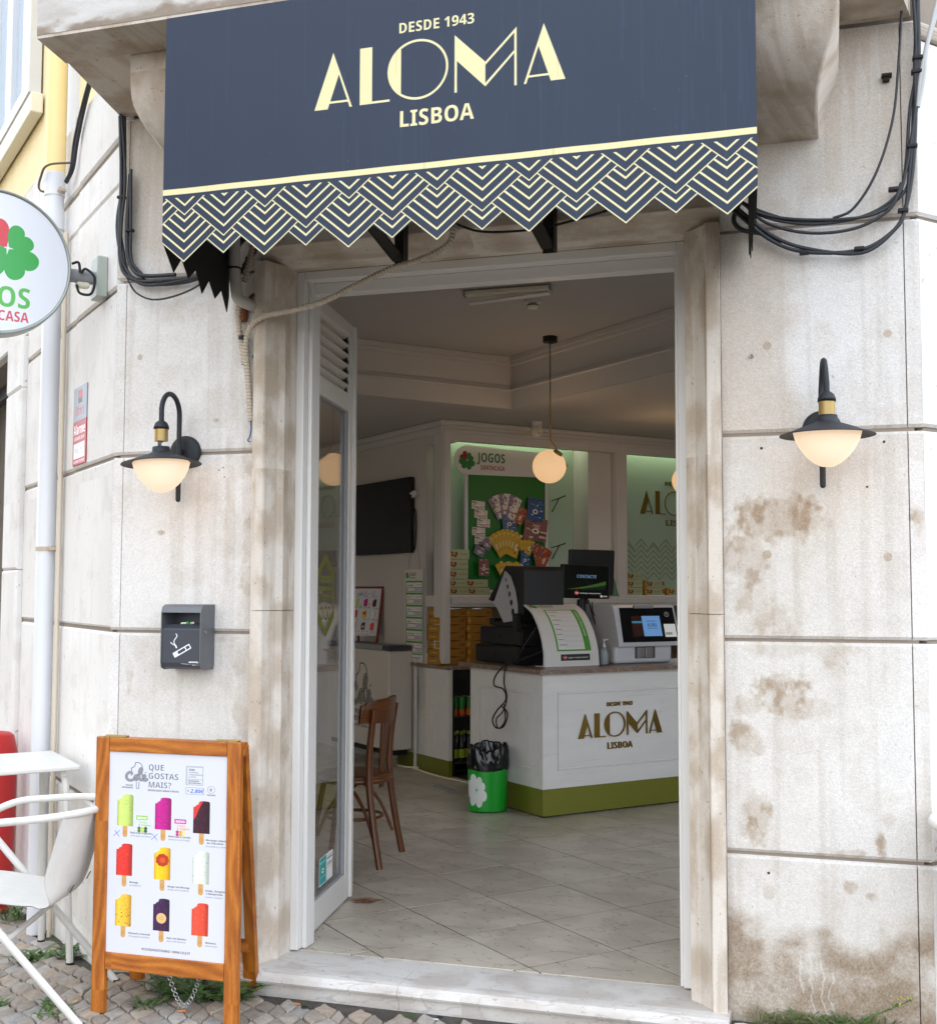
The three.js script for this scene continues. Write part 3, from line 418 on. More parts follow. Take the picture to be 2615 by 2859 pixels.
{ const I = g => g.rotateY(PHI).translate(C0.x, 0, C0.z); const W = M.wallPaint;
  part(shopWall, 'television_wall', I(bx(0.335, 0.45, 0, 2.9, -5.2, -2.2)), W); part(shopWall, 'television_wall', I(bx(0.337, 0.45, 0.0, 0.885, -2.2, -2.07)), W);
  part(shopWall, 'television_wall', I(bx(0.337, 0.45, 2.72, 2.9, -2.2, -1.9)), W);
  // corner post and pilasters along the niche
  const post = (b0, b1, a0, a1) => part(shopWall, 'pilaster', I(merge([rbx(b0, b1, 0.90, 2.86, -a1, -a0, 0.004), rbx(b0 + 0.012, b1 - 0.012, 0.93, 2.82, -a0 - 0.01, -a0 + 0.008, 0.004), rbx(b0 - 0.008, b0 + 0.02, 0.93, 2.82, -a1 + 0.02, -a0 - 0.02, 0.004)])), M.trim);
  post(0.335, 0.40, 1.90, 2.07); post(2.12, 2.24, 1.90, 2.0);
  part(shopWall, 'rail', I(merge([rbx(0.40, 4, 1.36, 1.455, -2.14, -1.905, 0.006), rbx(0.40, 4, 1.385, 1.43, -1.93, -1.885, 0.006)])), M.trim); part(shopWall, 'rail', I(rbx(0.335, 0.40, 1.36, 1.455, -2.2, -2.071, 0.004)), M.trim); part(shopWall, 'rail', I(rbx(0.335, 0.44, 0.886, 0.97, -2.2, -2.071, 0.004)), M.trim);
  part(shopWall, 'head_rail', I(merge([rbx(0.335, 4, 2.735, 2.90, -1.97, -1.895, 0.004), rbx(0.33, 4, 2.80, 2.83, -1.9, -1.88, 0.006), rbx(0.32, 4, 2.86, 2.899, -1.9, -1.86, 0.01)])), M.trim);
  part(shopWall, 'cornice', I(merge([rbx(0.285, 0.336, 2.85, 2.899, -5.2, -1.87, 0.012), rbx(0.31, 0.336, 2.79, 2.85, -5.2, -1.895, 0.006)])), M.trim);
  part(shopWall, 'niche_back', I(bx(0.40, 2.12, 1.455, 2.89, -2.24, -2.20)), M.mint); part(shopWall, 'niche_back', I(bx(2.24, 4, 1.455, 2.89, -2.24, -2.20)), M.mint, 'pale green panel with gold chevrons');
  part(shopWall, 'niche_partition', I(bx(1.86, 2.12, 1.455, 2.89, -2.199, -1.975)), M.trim);
  part(shopWall, 'lower_back', I(bx(0.44, 4, 0.885, 1.36, -2.5, -2.44)), std(0x5a4a34, 0.8));
  part(shopWall, 'far_wall', I(bx(-3.3, 0.335, 0, 2.9, -5.3, -5.2)), W); part(shopWall, 'far_wall', I(bx(4, 4.1, 0, 3.4, -2.4, 3.5)), W);
  // inner faces of the street walls
  part(shopWall, 'street_wall', onL(bx(-2.3, -0.35, -0.1, 3.4, -0.47, -0.425)), W); part(shopWall, 'street_wall', onL(bx(-4.7, -2.3, 3.0, 3.4, -0.47, -0.425)), W); part(shopWall, 'street_wall', onR(bx(0.35, 1.2, -0.1, 3.4, -0.47, -0.425)), W); part(shopWall, 'street_wall', onR(bx(1.2, 3.6, -0.1, 0.5, -0.47, -0.425)), W); part(shopWall, 'street_wall', onR(bx(1.2, 3.6, 2.95, 3.4, -0.47, -0.425)), W); part(shopWall, 'street_wall', onR(bx(3.6, 6, -0.1, 3.4, -0.47, -0.425)), W);
}

// ---------- awning ----------
const navy = '#0f2138', goldInk = '#d8cc9a';
const AX0 = -0.908, AX1 = 1.157, AY0 = 2.63, AY1 = 3.56, AP = 0.1572, AT0 = -0.821;
const tipX = k => AT0 + AP * k; // even k: long tooth
function toothLine() { const pts = []; const bigY = 2.655, smallY = 2.674, valY = 2.728; const k0 = -1, k1 = 13; let prevV = null;
  for (let k = k0; k <= k1; k++) { const big = ((k % 2) + 2) % 2 === 0; const x = tipX(k), half = big ? 0.0875 : 0.0697; pts.push([x - half, valY], [x, big ? bigY : smallY]); } return pts.filter(p => p[0] > AX0 + 0.004 && p[0] < AX1 - 0.004); }
const awnTex = print(2048, 1024, (g, w, h) => {
  const X = x => (x - AX0) / (AX1 - AX0) * w, Y = y => (AY1 - y) / (AY1 - AY0) * h, px = w / (AX1 - AX0), py = h / (AY1 - AY0);
  g.fillStyle = navy; g.fillRect(0, 0, w, h);
  g.save(); g.scale(1, py / px); const Y2 = y => (AY1 - y) * px; g.fillStyle = goldInk; drawWordmark(g, X(0.1175), Y2(3.146), 0.2 * px);
  txt(g, 'DESDE 1943', X(-0.019), Y2(3.379), 0.049 * px, goldInk, { w: 0.271 * px }); txt(g, 'LISBOA', X(-0.017), Y2(3.054), 0.077 * px, goldInk, { w: 0.267 * px }); g.restore();
  g.fillRect(0, 0, 0, 0); g.fillStyle = goldInk; g.fillRect(0, Y(2.924), w, Y(2.903) - Y(2.924));
  // scale pattern of nested chevrons: upper row between lower teeth
  g.save(); g.beginPath(); g.rect(0, Y(2.892), w, h); g.clip(); g.lineJoin = 'miter';
  const sl = (2.728 - 2.655) / 0.0875; // slope of the teeth
  const chev = (cx, tipY, n, pitch) => { for (let m = 0; m < n; m++) { const y = tipY + m * pitch; g.beginPath(); const d = 0.33; g.moveTo(X(cx - d), Y(y + d * sl)); g.lineTo(X(cx), Y(y)); g.lineTo(X(cx + d), Y(y + d * sl)); g.strokeStyle = goldInk; g.lineWidth = 0.0072 * px; g.stroke(); } };
  const clipV = (cx, tipY, top, f) => { g.save(); g.beginPath(); const d = 0.4; g.moveTo(X(cx), Y(tipY - 0.012)); g.lineTo(X(cx + d), Y(tipY - 0.012 + d * sl)); g.lineTo(X(cx - d), Y(tipY - 0.012 + d * sl)); g.closePath(); g.clip(); f(); g.restore(); };
  // paint back to front: small lower teeth, long teeth, then the upper scales
  const scale = (cx, tipY, up, n) => { g.save(); g.beginPath(); const d = 0.1575; g.moveTo(X(cx), Y(tipY)); g.lineTo(X(cx + d), Y(tipY + d * sl)); g.lineTo(X(cx), Y(tipY + 2 * d * sl)); g.lineTo(X(cx - d), Y(tipY + d * sl)); g.closePath(); g.fillStyle = navy; g.fill(); g.clip(); chev(cx, tipY + 0.001, n, 0.0365); g.restore(); };
  for (let k = -1; k <= 13; k += 2) scale(tipX(k), 2.676, 0, 6);
  for (let k = -2; k <= 14; k += 2) scale(tipX(k), 2.657, 0, 7);
  for (let k = -1; k <= 13; k += 2) scale(tipX(k), 2.737, 0, 7);
  for (let k = -2; k <= 14; k += 2) scale(tipX(k), 2.825, 0, 7);
  g.restore();
  for (let k = 0; k < 150; k++) { const x = w * Math.pow(rnd(), 0.6), y = rr(-200, h * 0.7), l = rr(80, 500), ww = rr(1.5, 9); g.globalAlpha = rr(0.015, 0.05); g.fillStyle = k % 3 ? '#b8bcc0' : '#05080c'; g.fillRect(x, y, ww, l); } g.globalAlpha = 0.5; g.fillStyle = '#aab0b4'; for (let k = 0; k < 40; k++) g.fillRect(rr(0, w), rr(0, h), rr(1, 3), rr(1, 3)); g.globalAlpha = 1;
});
const canvasWeave = rep(dataTex(128, 128, (i, j) => { const v = 128 + 60 * Math.sin(i * Math.PI / 2) * Math.cos(j * Math.PI / 2); return [v, v, v]; }, false), 30, 14);
const awningMat = new THREE.MeshPhysicalMaterial({ map: awnTex, roughness: 0.6, bumpMap: canvasWeave, bumpScale: 0.0004 });
const lining = std(0x0a0b0d, 0.85);
{ const t = thing('shop_awning', 'navy blue shop awning with cream lettering and zigzag chevron valance above the door', 'awning', [0.125, 2.65, 0.0]); const L = g => g.translate(-0.125, -2.65, 0);
  const outline = [[AX0, 3.556], [AX0, 2.728], ...toothLine(), [AX1, 2.728], [AX1, 3.556]];
  const uvA = (x, y) => [(x - AX0) / (AX1 - AX0), (y - AY0) / (AY1 - AY0)];
  const low = outline.slice(1, -1).sort((p, q) => p[0] - q[0]), xs = [...low.map(p => p[0])]; for (let x = AX0; x < AX1; x += 0.02) if (!xs.some(q => Math.abs(q - x) < 0.006)) xs.push(x); xs.sort((p, q) => p - q);
  const yLow = x => { for (let k = 1; k < low.length; k++) if (x <= low[k][0] + 1e-9) { const u = (x - low[k - 1][0]) / Math.max(1e-9, low[k][0] - low[k - 1][0]); return low[k - 1][1] + (low[k][1] - low[k - 1][1]) * u; } return low[low.length - 1][1]; };
  const sag = (x, y) => 0.004 * (fbm(x * 2.2 + 7, y * 1.2, 3) - 0.5) * ss(3.56, 3.3, y) + 0.0025 * Math.sin(x * 21 + y * 3) * ss(3.5, 2.9, y) * 0.5 + 0.018 * (fbm(x * 5 + 2, 4.4, 3) - 0.5) * ss(2.92, 2.66, y);
  const cloth = off => { const pos = [], uv = [], idx = [], R = 18; for (const x of xs) { const y0 = yLow(x) + (off < 0 ? 0.004 : 0); for (let r = 0; r <= R; r++) { const y = r < 7 ? y0 + (2.90 - y0) * r / 7 : 2.90 + (3.556 - 2.90) * (r - 7) / (R - 7); pos.push(x, y, 0.75 + off + sag(x, y)); uv.push(...uvA(x, y)); } } for (let i = 0; i < xs.length - 1; i++) for (let r = 0; r < R; r++) { const p = i * (R + 1) + r, q = p + R + 1; idx.push(p, q, p + 1, p + 1, q, q + 1); } const g = new THREE.BufferGeometry(); g.setAttribute('position', new THREE.Float32BufferAttribute(pos, 3)); g.setAttribute('uv', new THREE.Float32BufferAttribute(uv, 2)); g.setIndex(idx); g.computeVertexNormals(); return g; };
  part(t, 'canvas', L(cloth(0)), awningMat); part(t, 'lining', L(cloth(-0.003)), lining, 'black back of the awning');
  const side = (x0, z0, x1, z1, name, lab) => { const D = Math.hypot(x1 - x0, z1 - z0), ux = (x1 - x0) / D, uz = (z1 - z0) / D, pts = [[0, 3.5], [0, 2.728]]; let u = 0.03, k = 0; while (u < D - 0.09) { pts.push([u + 0.075, k % 2 ? 2.674 : 2.655], [Math.min(D, u + 0.155), 2.728]); u += 0.157; k++; } pts.push([D, 2.728], [D, 3.5]);
    part(t, 'side_valance', L(prism(pts, -0.0015, 0.0015, (a, b, h) => [x0 + ux * a - uz * h, b, z0 + uz * a + ux * h])), lining, lab); };
  side(-0.906, 0.744, -1.045, 0.0, 'l', 'black side valance with sharp teeth'); side(1.154, 0.744, 1.085, 0.02, 'r', 'black side valance with sharp teeth');
  part(t, 'front_rail', L(rbx(-0.9, 1.15, 2.93, 2.955, 0.71, 0.735, 0.004)), M.iron);
  for (const x of [-0.275, 0.335]) { part(t, 'bracket', L(merge([bx(x - 0.028, x + 0.028, 2.80, 3.1, 0.003, 0.009), bx(x + 0.022, x + 0.028, 2.80, 2.96, 0.009, 0.06), bar([x, 2.815, 0.03], [x - 0.02, 2.955, 0.70], 0.045, 0.012), bar([x - 0.022, 2.83, 0.03], [x - 0.042, 2.97, 0.70], 0.008, 0.045), cyl(0.008, 0.008, 0.012, 0, 0, 0, 8).rotateX(Math.PI / 2).translate(x, 2.87, 0.014)])), std(0x2a261f, 0.6, { metalness: 0.4 }), 'brown steel awning bracket'); }
}
// ---------- wall lamps ----------
function wallLamp(x, label, broken) {
  const z0 = -0.04, t = thing('wall_lamp', label, 'wall lamp', [x, 2.08, z0], 0, 'swan-neck wall lamps beside the door'), hz = broken ? 0.235 : 0.235, dx = broken ? 0.02 : 0.018;
  part(t, 'wall_plate', lathe([[0, 0.03], [0.045, 0.03], [0.066, 0.022], [0.07, 0.012], [0.07, 0]], 32).rotateX(Math.PI / 2), M.iron);
  part(t, 'arm', [pathTube([V(0, -0.205, 0.062), V(0, 0, 0.062), ...Array.from({ length: 17 }, (_, k) => { const a = Math.PI * (1 - k / 16), r = (hz - 0.062) / 2; return V(dx * k / 16, 0.132 + Math.sin(a) * r * 1.08, 0.062 + r + Math.cos(a) * r); }), V(dx, 0.085, hz)], 0.0105, 12), sph(0.0105, 0, -0.205, 0.062), rod([0, 0.0, 0.02], [0, 0.0, 0.062], 0.011)], M.iron);
  part(t, 'cap', lathe([[0, 0.105], [0.012, 0.103], [0.024, 0.094], [0.030, 0.080], [0.031, 0.068], [0.0, 0.068]], 24).translate(dx, 0, hz), M.iron);
  part(t, 'brass_sleeve', cyl(0.0275, 0.0275, 0.05, dx, 0.044, hz), M.brass);
  const drop = broken ? -0.034 : 0; // the left shade hangs loose on its wires
  if (broken) part(t, 'wire', [0, 1, 2].map(k => tube([[dx - 0.012 + k * 0.01, 0.02, hz], [dx - 0.006 + k * 0.006, 0.005, hz + 0.01], [dx - 0.014 + k * 0.012, -0.02, hz]], 0.0025, 8, 5)), M.cable, 'bare wires above the hanging shade');
  const sh = part(t, 'shade', lathe([[0.0, 0.022], [0.034, 0.021], [0.036, 0.010], [0.037, 0.0], [0.045, -0.006], [0.085, -0.020], [0.125, -0.036], [0.158, -0.047], [0.160, -0.050], [0.156, -0.050], [0.12, -0.040], [0.08, -0.026], [0.0, -0.022]], 48).translate(dx, drop - 0.0, hz), M.iron);
  if (broken) { sh.rotation.z = 0.055; sh.rotation.x = -0.03; }
  const gl = part(t, 'globe', lathe([[0.0, -0.158], [0.022, -0.155], [0.046, -0.143], [0.07, -0.122], [0.092, -0.093], [0.107, -0.064], [0.1145, -0.036], [0.11, -0.031], [0.0, -0.031]], 40).translate(dx, drop, hz), new THREE.MeshStandardMaterial({ color: lin(0.62, 0.52, 0.42), roughness: 0.4, emissive: new THREE.Color(1, 0.72, 0.47), emissiveIntensity: 0.21 }));
  if (broken) { gl.rotation.z = 0.04; }
  const l = new THREE.PointLight(0xffc98a, 0.014, 0, 2); l.position.set(dx, drop - 0.085, hz); l.shadow.radius = 4; l.castShadow = true; t.add(l);
  return t;
}
wallLamp(-1.255, 'swan-neck wall lamp with loose tilted shade beside the cigarette bin', true);
wallLamp(1.33, 'swan-neck wall lamp with brass sleeve on the stained stone wall', false);
// ---------- cigarette bin ----------
{ const t = thing('cigarette_bin', 'grey metal cigarette bin with white smoking symbol on the stone wall', 'ashtray bin', [-1.2, 1.17, -0.039]);
  const body = std(0x4b4e55, 0.45, { metalness: 0.35 }), rim = std(0x6c6f74, 0.42, { metalness: 0.45 }), w = 0.088, d = 0.115;
  const sideProf = [[0, 0.018], [0.016, 0.002], [0.04, 0], [d - 0.03, 0], [d - 0.008, 0.008], [d, 0.03], [d, 0.235], [d - 0.008, 0.258], [d - 0.03, 0.268], [0, 0.268]];
  for (const s of [-1, 1]) part(t, 'side_plate', prism(sideProf, s * w, s * (w + 0.004), (u, v, h) => [h, v, u]), rim);
  part(t, 'back', bx(-w, w, 0, 0.268, 0, 0.004), body); part(t, 'hood', [prism([[0.004, 0.268], [d - 0.03, 0.268], [d - 0.008, 0.258], [d, 0.235], [d - 0.004, 0.235], [d - 0.012, 0.254], [d - 0.03, 0.263], [0.004, 0.263]], -w, w, (u, v, h) => [h, v, u])], rim);
  const sym = print(256, 256, (g) => { g.fillStyle = '#43464e'; g.fillRect(0, 0, 256, 256); g.strokeStyle = '#e9edf0'; g.fillStyle = '#e9edf0'; g.lineWidth = 7; g.lineJoin = 'round'; g.save(); g.translate(128, 128); g.rotate(-0.52);
    g.strokeRect(-62, 6, 120, 26); g.fillRect(-62, 6, 30, 26); g.beginPath(); g.moveTo(26, 6); g.lineTo(26, 32); g.stroke(); g.restore(); g.lineWidth = 6; g.beginPath(); g.moveTo(92, 38); g.bezierCurveTo(120, 60, 70, 70, 84, 100); g.bezierCurveTo(92, 116, 100, 112, 100, 130); g.stroke(); g.beginPath(); g.moveTo(60, 92); g.bezierCurveTo(66, 110, 90, 100, 98, 130); g.stroke();
    g.strokeRect(186, 216, 54, 20); txt(g, 'grabbox', 190, 231, 12, '#e9edf0', { style: 'italic' }); });
  part(t, 'front_panel', worldUV(prism([[d - 0.004, 0.03], [d - 0.012, 0.012], [d - 0.03, 0.003], [0.03, 0.003], [0.03, 0.008], [d - 0.03, 0.008], [d - 0.018, 0.014], [d - 0.010, 0.03], [d - 0.010, 0.165], [d - 0.03, 0.182], [d - 0.028, 0.186], [d - 0.006, 0.169], [d - 0.004, 0.165]], -w + 0.001, w - 0.001, (u, v, h) => [h, v, u]), (x, y, z) => z > d - 0.006 ? [(x + w) / (2 * w), (y - 0.008) / 0.165] : [0.02, 0.98]), new THREE.MeshStandardMaterial({ map: sym, roughness: 0.45, metalness: 0.3 }));
  part(t, 'ash_tray', rbx(-0.062, 0.062, 0.170, 0.186, 0.03, 0.09, 0.004), std(0x6a6c70, 0.4, { metalness: 0.6 }));
  part(t, 'lock', cyl(0.007, 0.007, 0.006, 0, 0, 0, 16).rotateZ(Math.PI / 2).translate(w + 0.006, 0.155, 0.08), M.steel);
  part(t, 'cigarette_butt', [rod([-0.02, 0.19, 0.075], [0.012, 0.192, 0.082], 0.004), rod([0.02, 0.19, 0.07], [0.04, 0.193, 0.085], 0.004)], M.cream); part(t, 'crumpled_wrapper', new THREE.IcosahedronGeometry(0.008, 0).translate(0.012, 0.192, 0.08), M.green);
}
// ---------- round lottery sign ----------
{ const s = 0.2, base = leftW(s, 2.9, 0), t = thing('round_sign', 'round white lightbox sign with red and green clover on a wall arm', 'sign', base, TL);
  const face = print(512, 512, (g) => { g.fillStyle = '#e6e8ee'; g.fillRect(0, 0, 512, 512); drawClover(g, 296, 204, 100, '#d8434e', '#3aa84e'); txt(g, 'JOGOS', 95, 414, 100, '#5cb850', { w: 284, weight: '' }); txt(g, 'SANTACASA', 132, 464, 50, '#cf4d5e', { w: 240, weight: '' }); });
  // local: x towards the corner (out of the disc face), z away from the wall; disc face looks along +x
  const R = 0.312, D = 0.05; const disc = worldUV(cyl(R - 0.008, R - 0.008, 0.012, 0, 0, 0, 72).rotateZ(-Math.PI / 2).translate(D, 0, 0.478), (x, y, z) => [0.5 - (z - 0.478) / (2 * R), 0.5 + y / (2 * R)]);
  part(t, 'lightbox_face', disc, new THREE.MeshStandardMaterial({ map: face, roughness: 0.3 })); 
  part(t, 'rim', lathe([[R - 0.012, -D], [R, -D], [R + 0.003, -D + 0.004], [R + 0.003, D + 0.004], [R, D + 0.010], [R - 0.012, D + 0.008], [R - 0.012, -D]], 80).rotateZ(-Math.PI / 2).translate(0, 0, 0.478), std(0x9aa09a, 0.4, { metalness: 0.4 })); part(t, 'back_face', cyl(R - 0.01, R - 0.01, 0.006, 0, 0, 0, 60).rotateZ(-Math.PI / 2).translate(-D + 0.004, 0, 0.478), M.white);
  part(t, 'wall_arm', cyl(0.03, 0.03, 0.17, 0, 0, 0, 24).rotateX(Math.PI / 2).translate(0, -0.005, 0.115), M.grey); part(t, 'junction_box', rbx(-0.07, 0.045, -0.093, 0.092, 0.0, 0.048, 0.006), std(0xa6aca2, 0.5)); part(t, 'plug', rbx(-0.03, 0.02, -0.055, -0.03, 0.07, 0.13, 0.01), M.cream);
  part(t, 'supply_cable', [tube([[0.03, 0.04, 0.155], [0.045, 0.045, 0.13], [0.045, 0.0, 0.12], [0.05, 0.02, 0.1], [0.07, -0.02, 0.065], [0.06, -0.09, 0.075], [0.04, -0.09, 0.12], [0.02, -0.05, 0.13]], 0.006, 50, 8)], M.rubber); }
// ---------- alarm plate ----------
{ const t = thing('alarm_plate', 'narrow silver and red alarm plate screwed to the side wall', 'sign', leftW(0.605, 2.28, 0), TL);
  const tex = print(256, 384, (g) => { g.fillStyle = '#8c949c'; g.fillRect(0, 0, 256, 384); g.fillStyle = '#20232a'; g.fillRect(96, 20, 74, 62); g.fillStyle = '#c81f2a'; g.fillRect(100, 22, 66, 36); txt(g, 'Direct', 40, 140, 64, '#b61d30', { style: 'italic', weight: '', font: 'serif', w: 170 }); g.fillStyle = '#a51726'; g.fillRect(0, 168, 256, 216); txt(g, 'Alarme', 16, 234, 66, '#f0e9e6', { w: 222, weight: '' }); txt(g, 'LIGADO 24 H', 24, 262, 24, '#f0d9d6', { w: 200 }); g.fillStyle = '#efe8e4'; g.fillRect(22, 278, 210, 74); txt(g, 'PSG 213', 40, 330, 40, '#8f9aa0', { w: 176 }); txt(g, 'ALARM SYSTEM', 26, 374, 18, '#f0d9d6', { w: 200 }); });
  part(t, 'plate', worldUV(rbx(-0.13, 0.13, -0.187, 0.19, 0, 0.006, 0.002), (x, y) => [(x + 0.13) / 0.26, (y + 0.187) / 0.377]), new THREE.MeshPhysicalMaterial({ map: tex, roughness: 0.4 })); }
// ---------- drain pipe ----------
{ const t = thing('drain_pipe', 'white drainpipe with yellow upper section against the left wall', 'pipe', leftW(1.015, groundY(-2.4, -0.7), 0), TL); const y0 = groundY(-2.4, -0.7), L = g => g.translate(0, -y0, 0);
  part(t, 'lower_pipe', L(cyl(0.046, 0.046, 3.55 - y0, 0, (3.55 + y0) / 2, 0.062, 32)), std(0xd9dadd, 0.4)); part(t, 'upper_pipe', L(cyl(0.050, 0.050, 5, 0, 6.12, 0.062, 32)), std(0xecd294, 0.5), 'yellow painted upper pipe');
  part(t, 'collar', L(cyl(0.0505, 0.0505, 0.12, 0, 3.56, 0.062, 32)), std(0xd9dadd, 0.4)); part(t, 'collar', L(merge([cyl(0.0525, 0.0525, 0.02, 0, 3.335, 0.062, 32), cyl(0.0505, 0.0505, 0.09, 0, 3.38, 0.062, 32)])), std(0xd9dadd, 0.4));
  for (const y of [1.70, 3.52]) part(t, 'pipe_clamp', L(merge([cyl(0.0485, 0.0485, 0.022, 0, y, 0.062, 32), rbx(0.03, 0.075, y - 0.008, y + 0.008, 0.02, 0.06, 0.003), cyl(0.006, 0.006, 0.03, 0.066, y, 0.05, 8)])), std(0xb9a892, 0.6)); }
{ const t = thing('thin_conduit', 'thin cream conduit running down beside the drainpipe', 'pipe', leftW(0.93, 0, 0), TL); part(t, 'conduit', pathTube([V(0, -0.2, 0.018), V(0, 3.3, 0.018)], 0.012, 10), std(0xcdc0ac, 0.6)); }
{ const t = thing('white_plaque', 'white plaque behind the yellow drainpipe on the upper wall', 'plaque', leftW(1.28, 4.1, -0.03), TL); part(t, 'plate', prism([[-0.35, -0.2], [0.32, -0.26], [0.36, -0.2], [0.36, 0.16], [0.3, 0.2], [-0.3, 0.2], [-0.35, 0.12]], 0, 0.015, (u, v, h) => [u, v, h]), M.white); }
// ---------- cables ----------
const jig = (pts, k) => pts.map((p, i) => [p[0] + Math.sin(i * 2.1 + k * 3.7) * 0.007 + k * 0.006, p[1] + Math.cos(i * 1.7 + k * 2.3) * 0.007 - k * 0.004, p[2] + (k % 2) * 0.008]);
{ const t = thing('cable_bundle', 'black cables hanging down the left corner and under the awning', 'cables', [-1.55, 2.8, -0.03]); const L = g => g.translate(1.55, -2.8, 0.03);
  const main = [[-1.585, 3.57, 0.0], [-1.572, 3.3, 0.0], [-1.585, 3.1, 0.0], [-1.572, 2.95, 0.0], [-1.545, 2.87, 0.0], [-1.48, 2.828, 0.0], [-1.37, 2.815, 0.0], [-1.2, 2.83, 0.0], [-1.06, 2.9, 0.0], [-0.98, 2.97, 0.02]];
  for (let k = 0; k < 4; k++) part(t, 'cable', L(tube(jig(main, k), 0.007 + (k % 3) * 0.001, 70, 7)), M.cable);
  part(t, 'cable', L(tube([[-1.53, 3.3, 0], [-1.54, 3.1, 0], [-1.535, 2.95, 0.0], [-1.5, 2.87, 0.0], [-1.44, 2.845, 0], [-1.3, 2.84, 0]], 0.009, 50, 8)), M.cable); part(t, 'cable', L(tube([[-1.525, 3.32, 0.004], [-1.52, 3.05, 0.004], [-1.515, 2.92, 0.0], [-1.46, 2.85, 0.0]], 0.007, 40, 8)), M.cable);
  part(t, 'thin_wire', L(tube([[-1.53, 2.84, 0.01], [-1.48, 2.77, 0.01], [-1.38, 2.735, 0.01], [-1.22, 2.765, 0.012], [-1.08, 2.84, 0.02]], 0.0042, 40, 6)), M.cable);
  for (const [x, y] of [[-1.53, 3.05], [-1.575, 3.2], [-1.37, 2.812], [-1.47, 2.83]]) part(t, 'cable_clip', L(rbx(x - 0.012, x + 0.022, y - 0.007, y + 0.007, -0.012, 0.016, 0.004)), M.rubber);
  for (let k = 0; k < 4; k++) part(t, 'cable', L(tube([[-1.0 + k * 0.012, 2.80 + k * 0.025, 0.01], [-0.965 + k * 0.01, 2.85 + k * 0.02, 0.012], [-0.92, 2.90 + k * 0.02, 0.014], [-0.86, 2.985, 0.02]], 0.006, 24, 6)), M.cable); }
{ const t = thing('cable_bundle', 'black cables looping from the right corner to the awning', 'cables', [1.45, 2.75, -0.03]); const L = g => g.translate(-1.45, -2.75, 0.03);
  const P = [[1.668, 3.64, 0.0], [1.672, 3.4, 0.0], [1.655, 3.22, 0.0], [1.63, 3.0, 0.0], [1.59, 2.9, 0.0], [1.48, 2.845, 0.0], [1.29, 2.842, 0.0], [1.13, 2.882, 0.01], [1.03, 2.95, 0.02]];
  for (let k = 0; k < 3; k++) part(t, 'cable', L(tube(jig(P, k), 0.006, 70, 7)), M.cable); part(t, 'cable', L(tube([[1.615, 2.95, 0.01], [1.575, 2.86, 0.01], [1.46, 2.80, 0.01], [1.3, 2.795, 0.01], [1.15, 2.845, 0.01], [1.06, 2.93, 0.02]], 0.006, 60, 7)), M.cable);
  for (const k of [0, 1]) part(t, 'cable', L(tube([[1.685, 3.64, 0.004], [1.682 - k * 0.012, 3.38, 0.006], [1.668, 3.2, 0.006], [1.645 + k * 0.01, 3.0, 0.004], [1.628, 2.86, 0.004], [1.59, 2.785, 0.004], [1.48, 2.722 - k * 0.012, 0.004], [1.3, 2.725 + k * 0.012, 0.004], [1.17, 2.775 + k * 0.02, 0.008], [1.03, 2.90 + k * 0.02, 0.02]], 0.0072, 80, 8)), M.cable);
  part(t, 'thin_wire', L(tube([[1.632, 3.64, 0.02], [1.615, 3.4, 0.02], [1.59, 3.18, 0.02], [1.53, 2.99, 0.02], [1.45, 2.87, 0.012], [1.38, 2.842, 0.01]], 0.0052, 50, 6)), M.cable);
  part(t, 'cable', L(tube([[1.05, 2.93, 0.0], [1.03, 2.87, 0.0], [1.06, 2.83, 0.0], [1.13, 2.81, 0.0], [1.2, 2.775, 0.0]], 0.009, 30, 8)), M.cable);
  part(t, 'painted_cable', L(merge([0, 1].map(k => tube([[1.76 + k * 0.012, 3.64, -0.03], [1.715, 3.46, 0.0], [1.688 + k * 0.01, 3.33, 0.008], [1.676, 3.22, 0.008]], 0.008, 30, 8)))), std(0xb9b9b6, 0.6), 'cable spattered with white paint');
  for (const [x, y] of [[1.675, 3.35], [1.68, 3.40], [1.655, 3.08], [1.59, 2.93], [1.62, 2.85], [1.47, 2.724], [1.28, 2.726]]) part(t, 'cable_clip', L(rbx(x - 0.019, x + 0.017, y - 0.007, y + 0.007, -0.012, 0.02, 0.004)), M.rubber); }
{ const t = thing('cable_bundle', 'thin cables climbing the left side wall past the drainpipe', 'cables', leftW(0.7, 3.6, 0), TL); const L = g => g.translate(0, -3.6, 0);
  for (let k = 0; k < 3; k++) part(t, 'cable', L(tube(jig([[0.55, 4.1, 0.02], [0.35, 3.99, 0.02], [0.12, 3.86, 0.02], [-0.05, 3.72, 0.02], [-0.12, 3.6, 0.02], [-0.2, 3.55, 0.03]], k), 0.009, 40, 6)), k ? M.cable : M.grey); part(t, 'cable', L(tube([[-0.1, 3.62, 0.02], [-0.2, 3.62, 0.12], [-0.32, 3.6, 0.13], [-0.38, 3.54, 0.12], [-0.3, 3.54, 0.02]], 0.006, 30, 6)), std(0x6d5a48, 0.7)); }
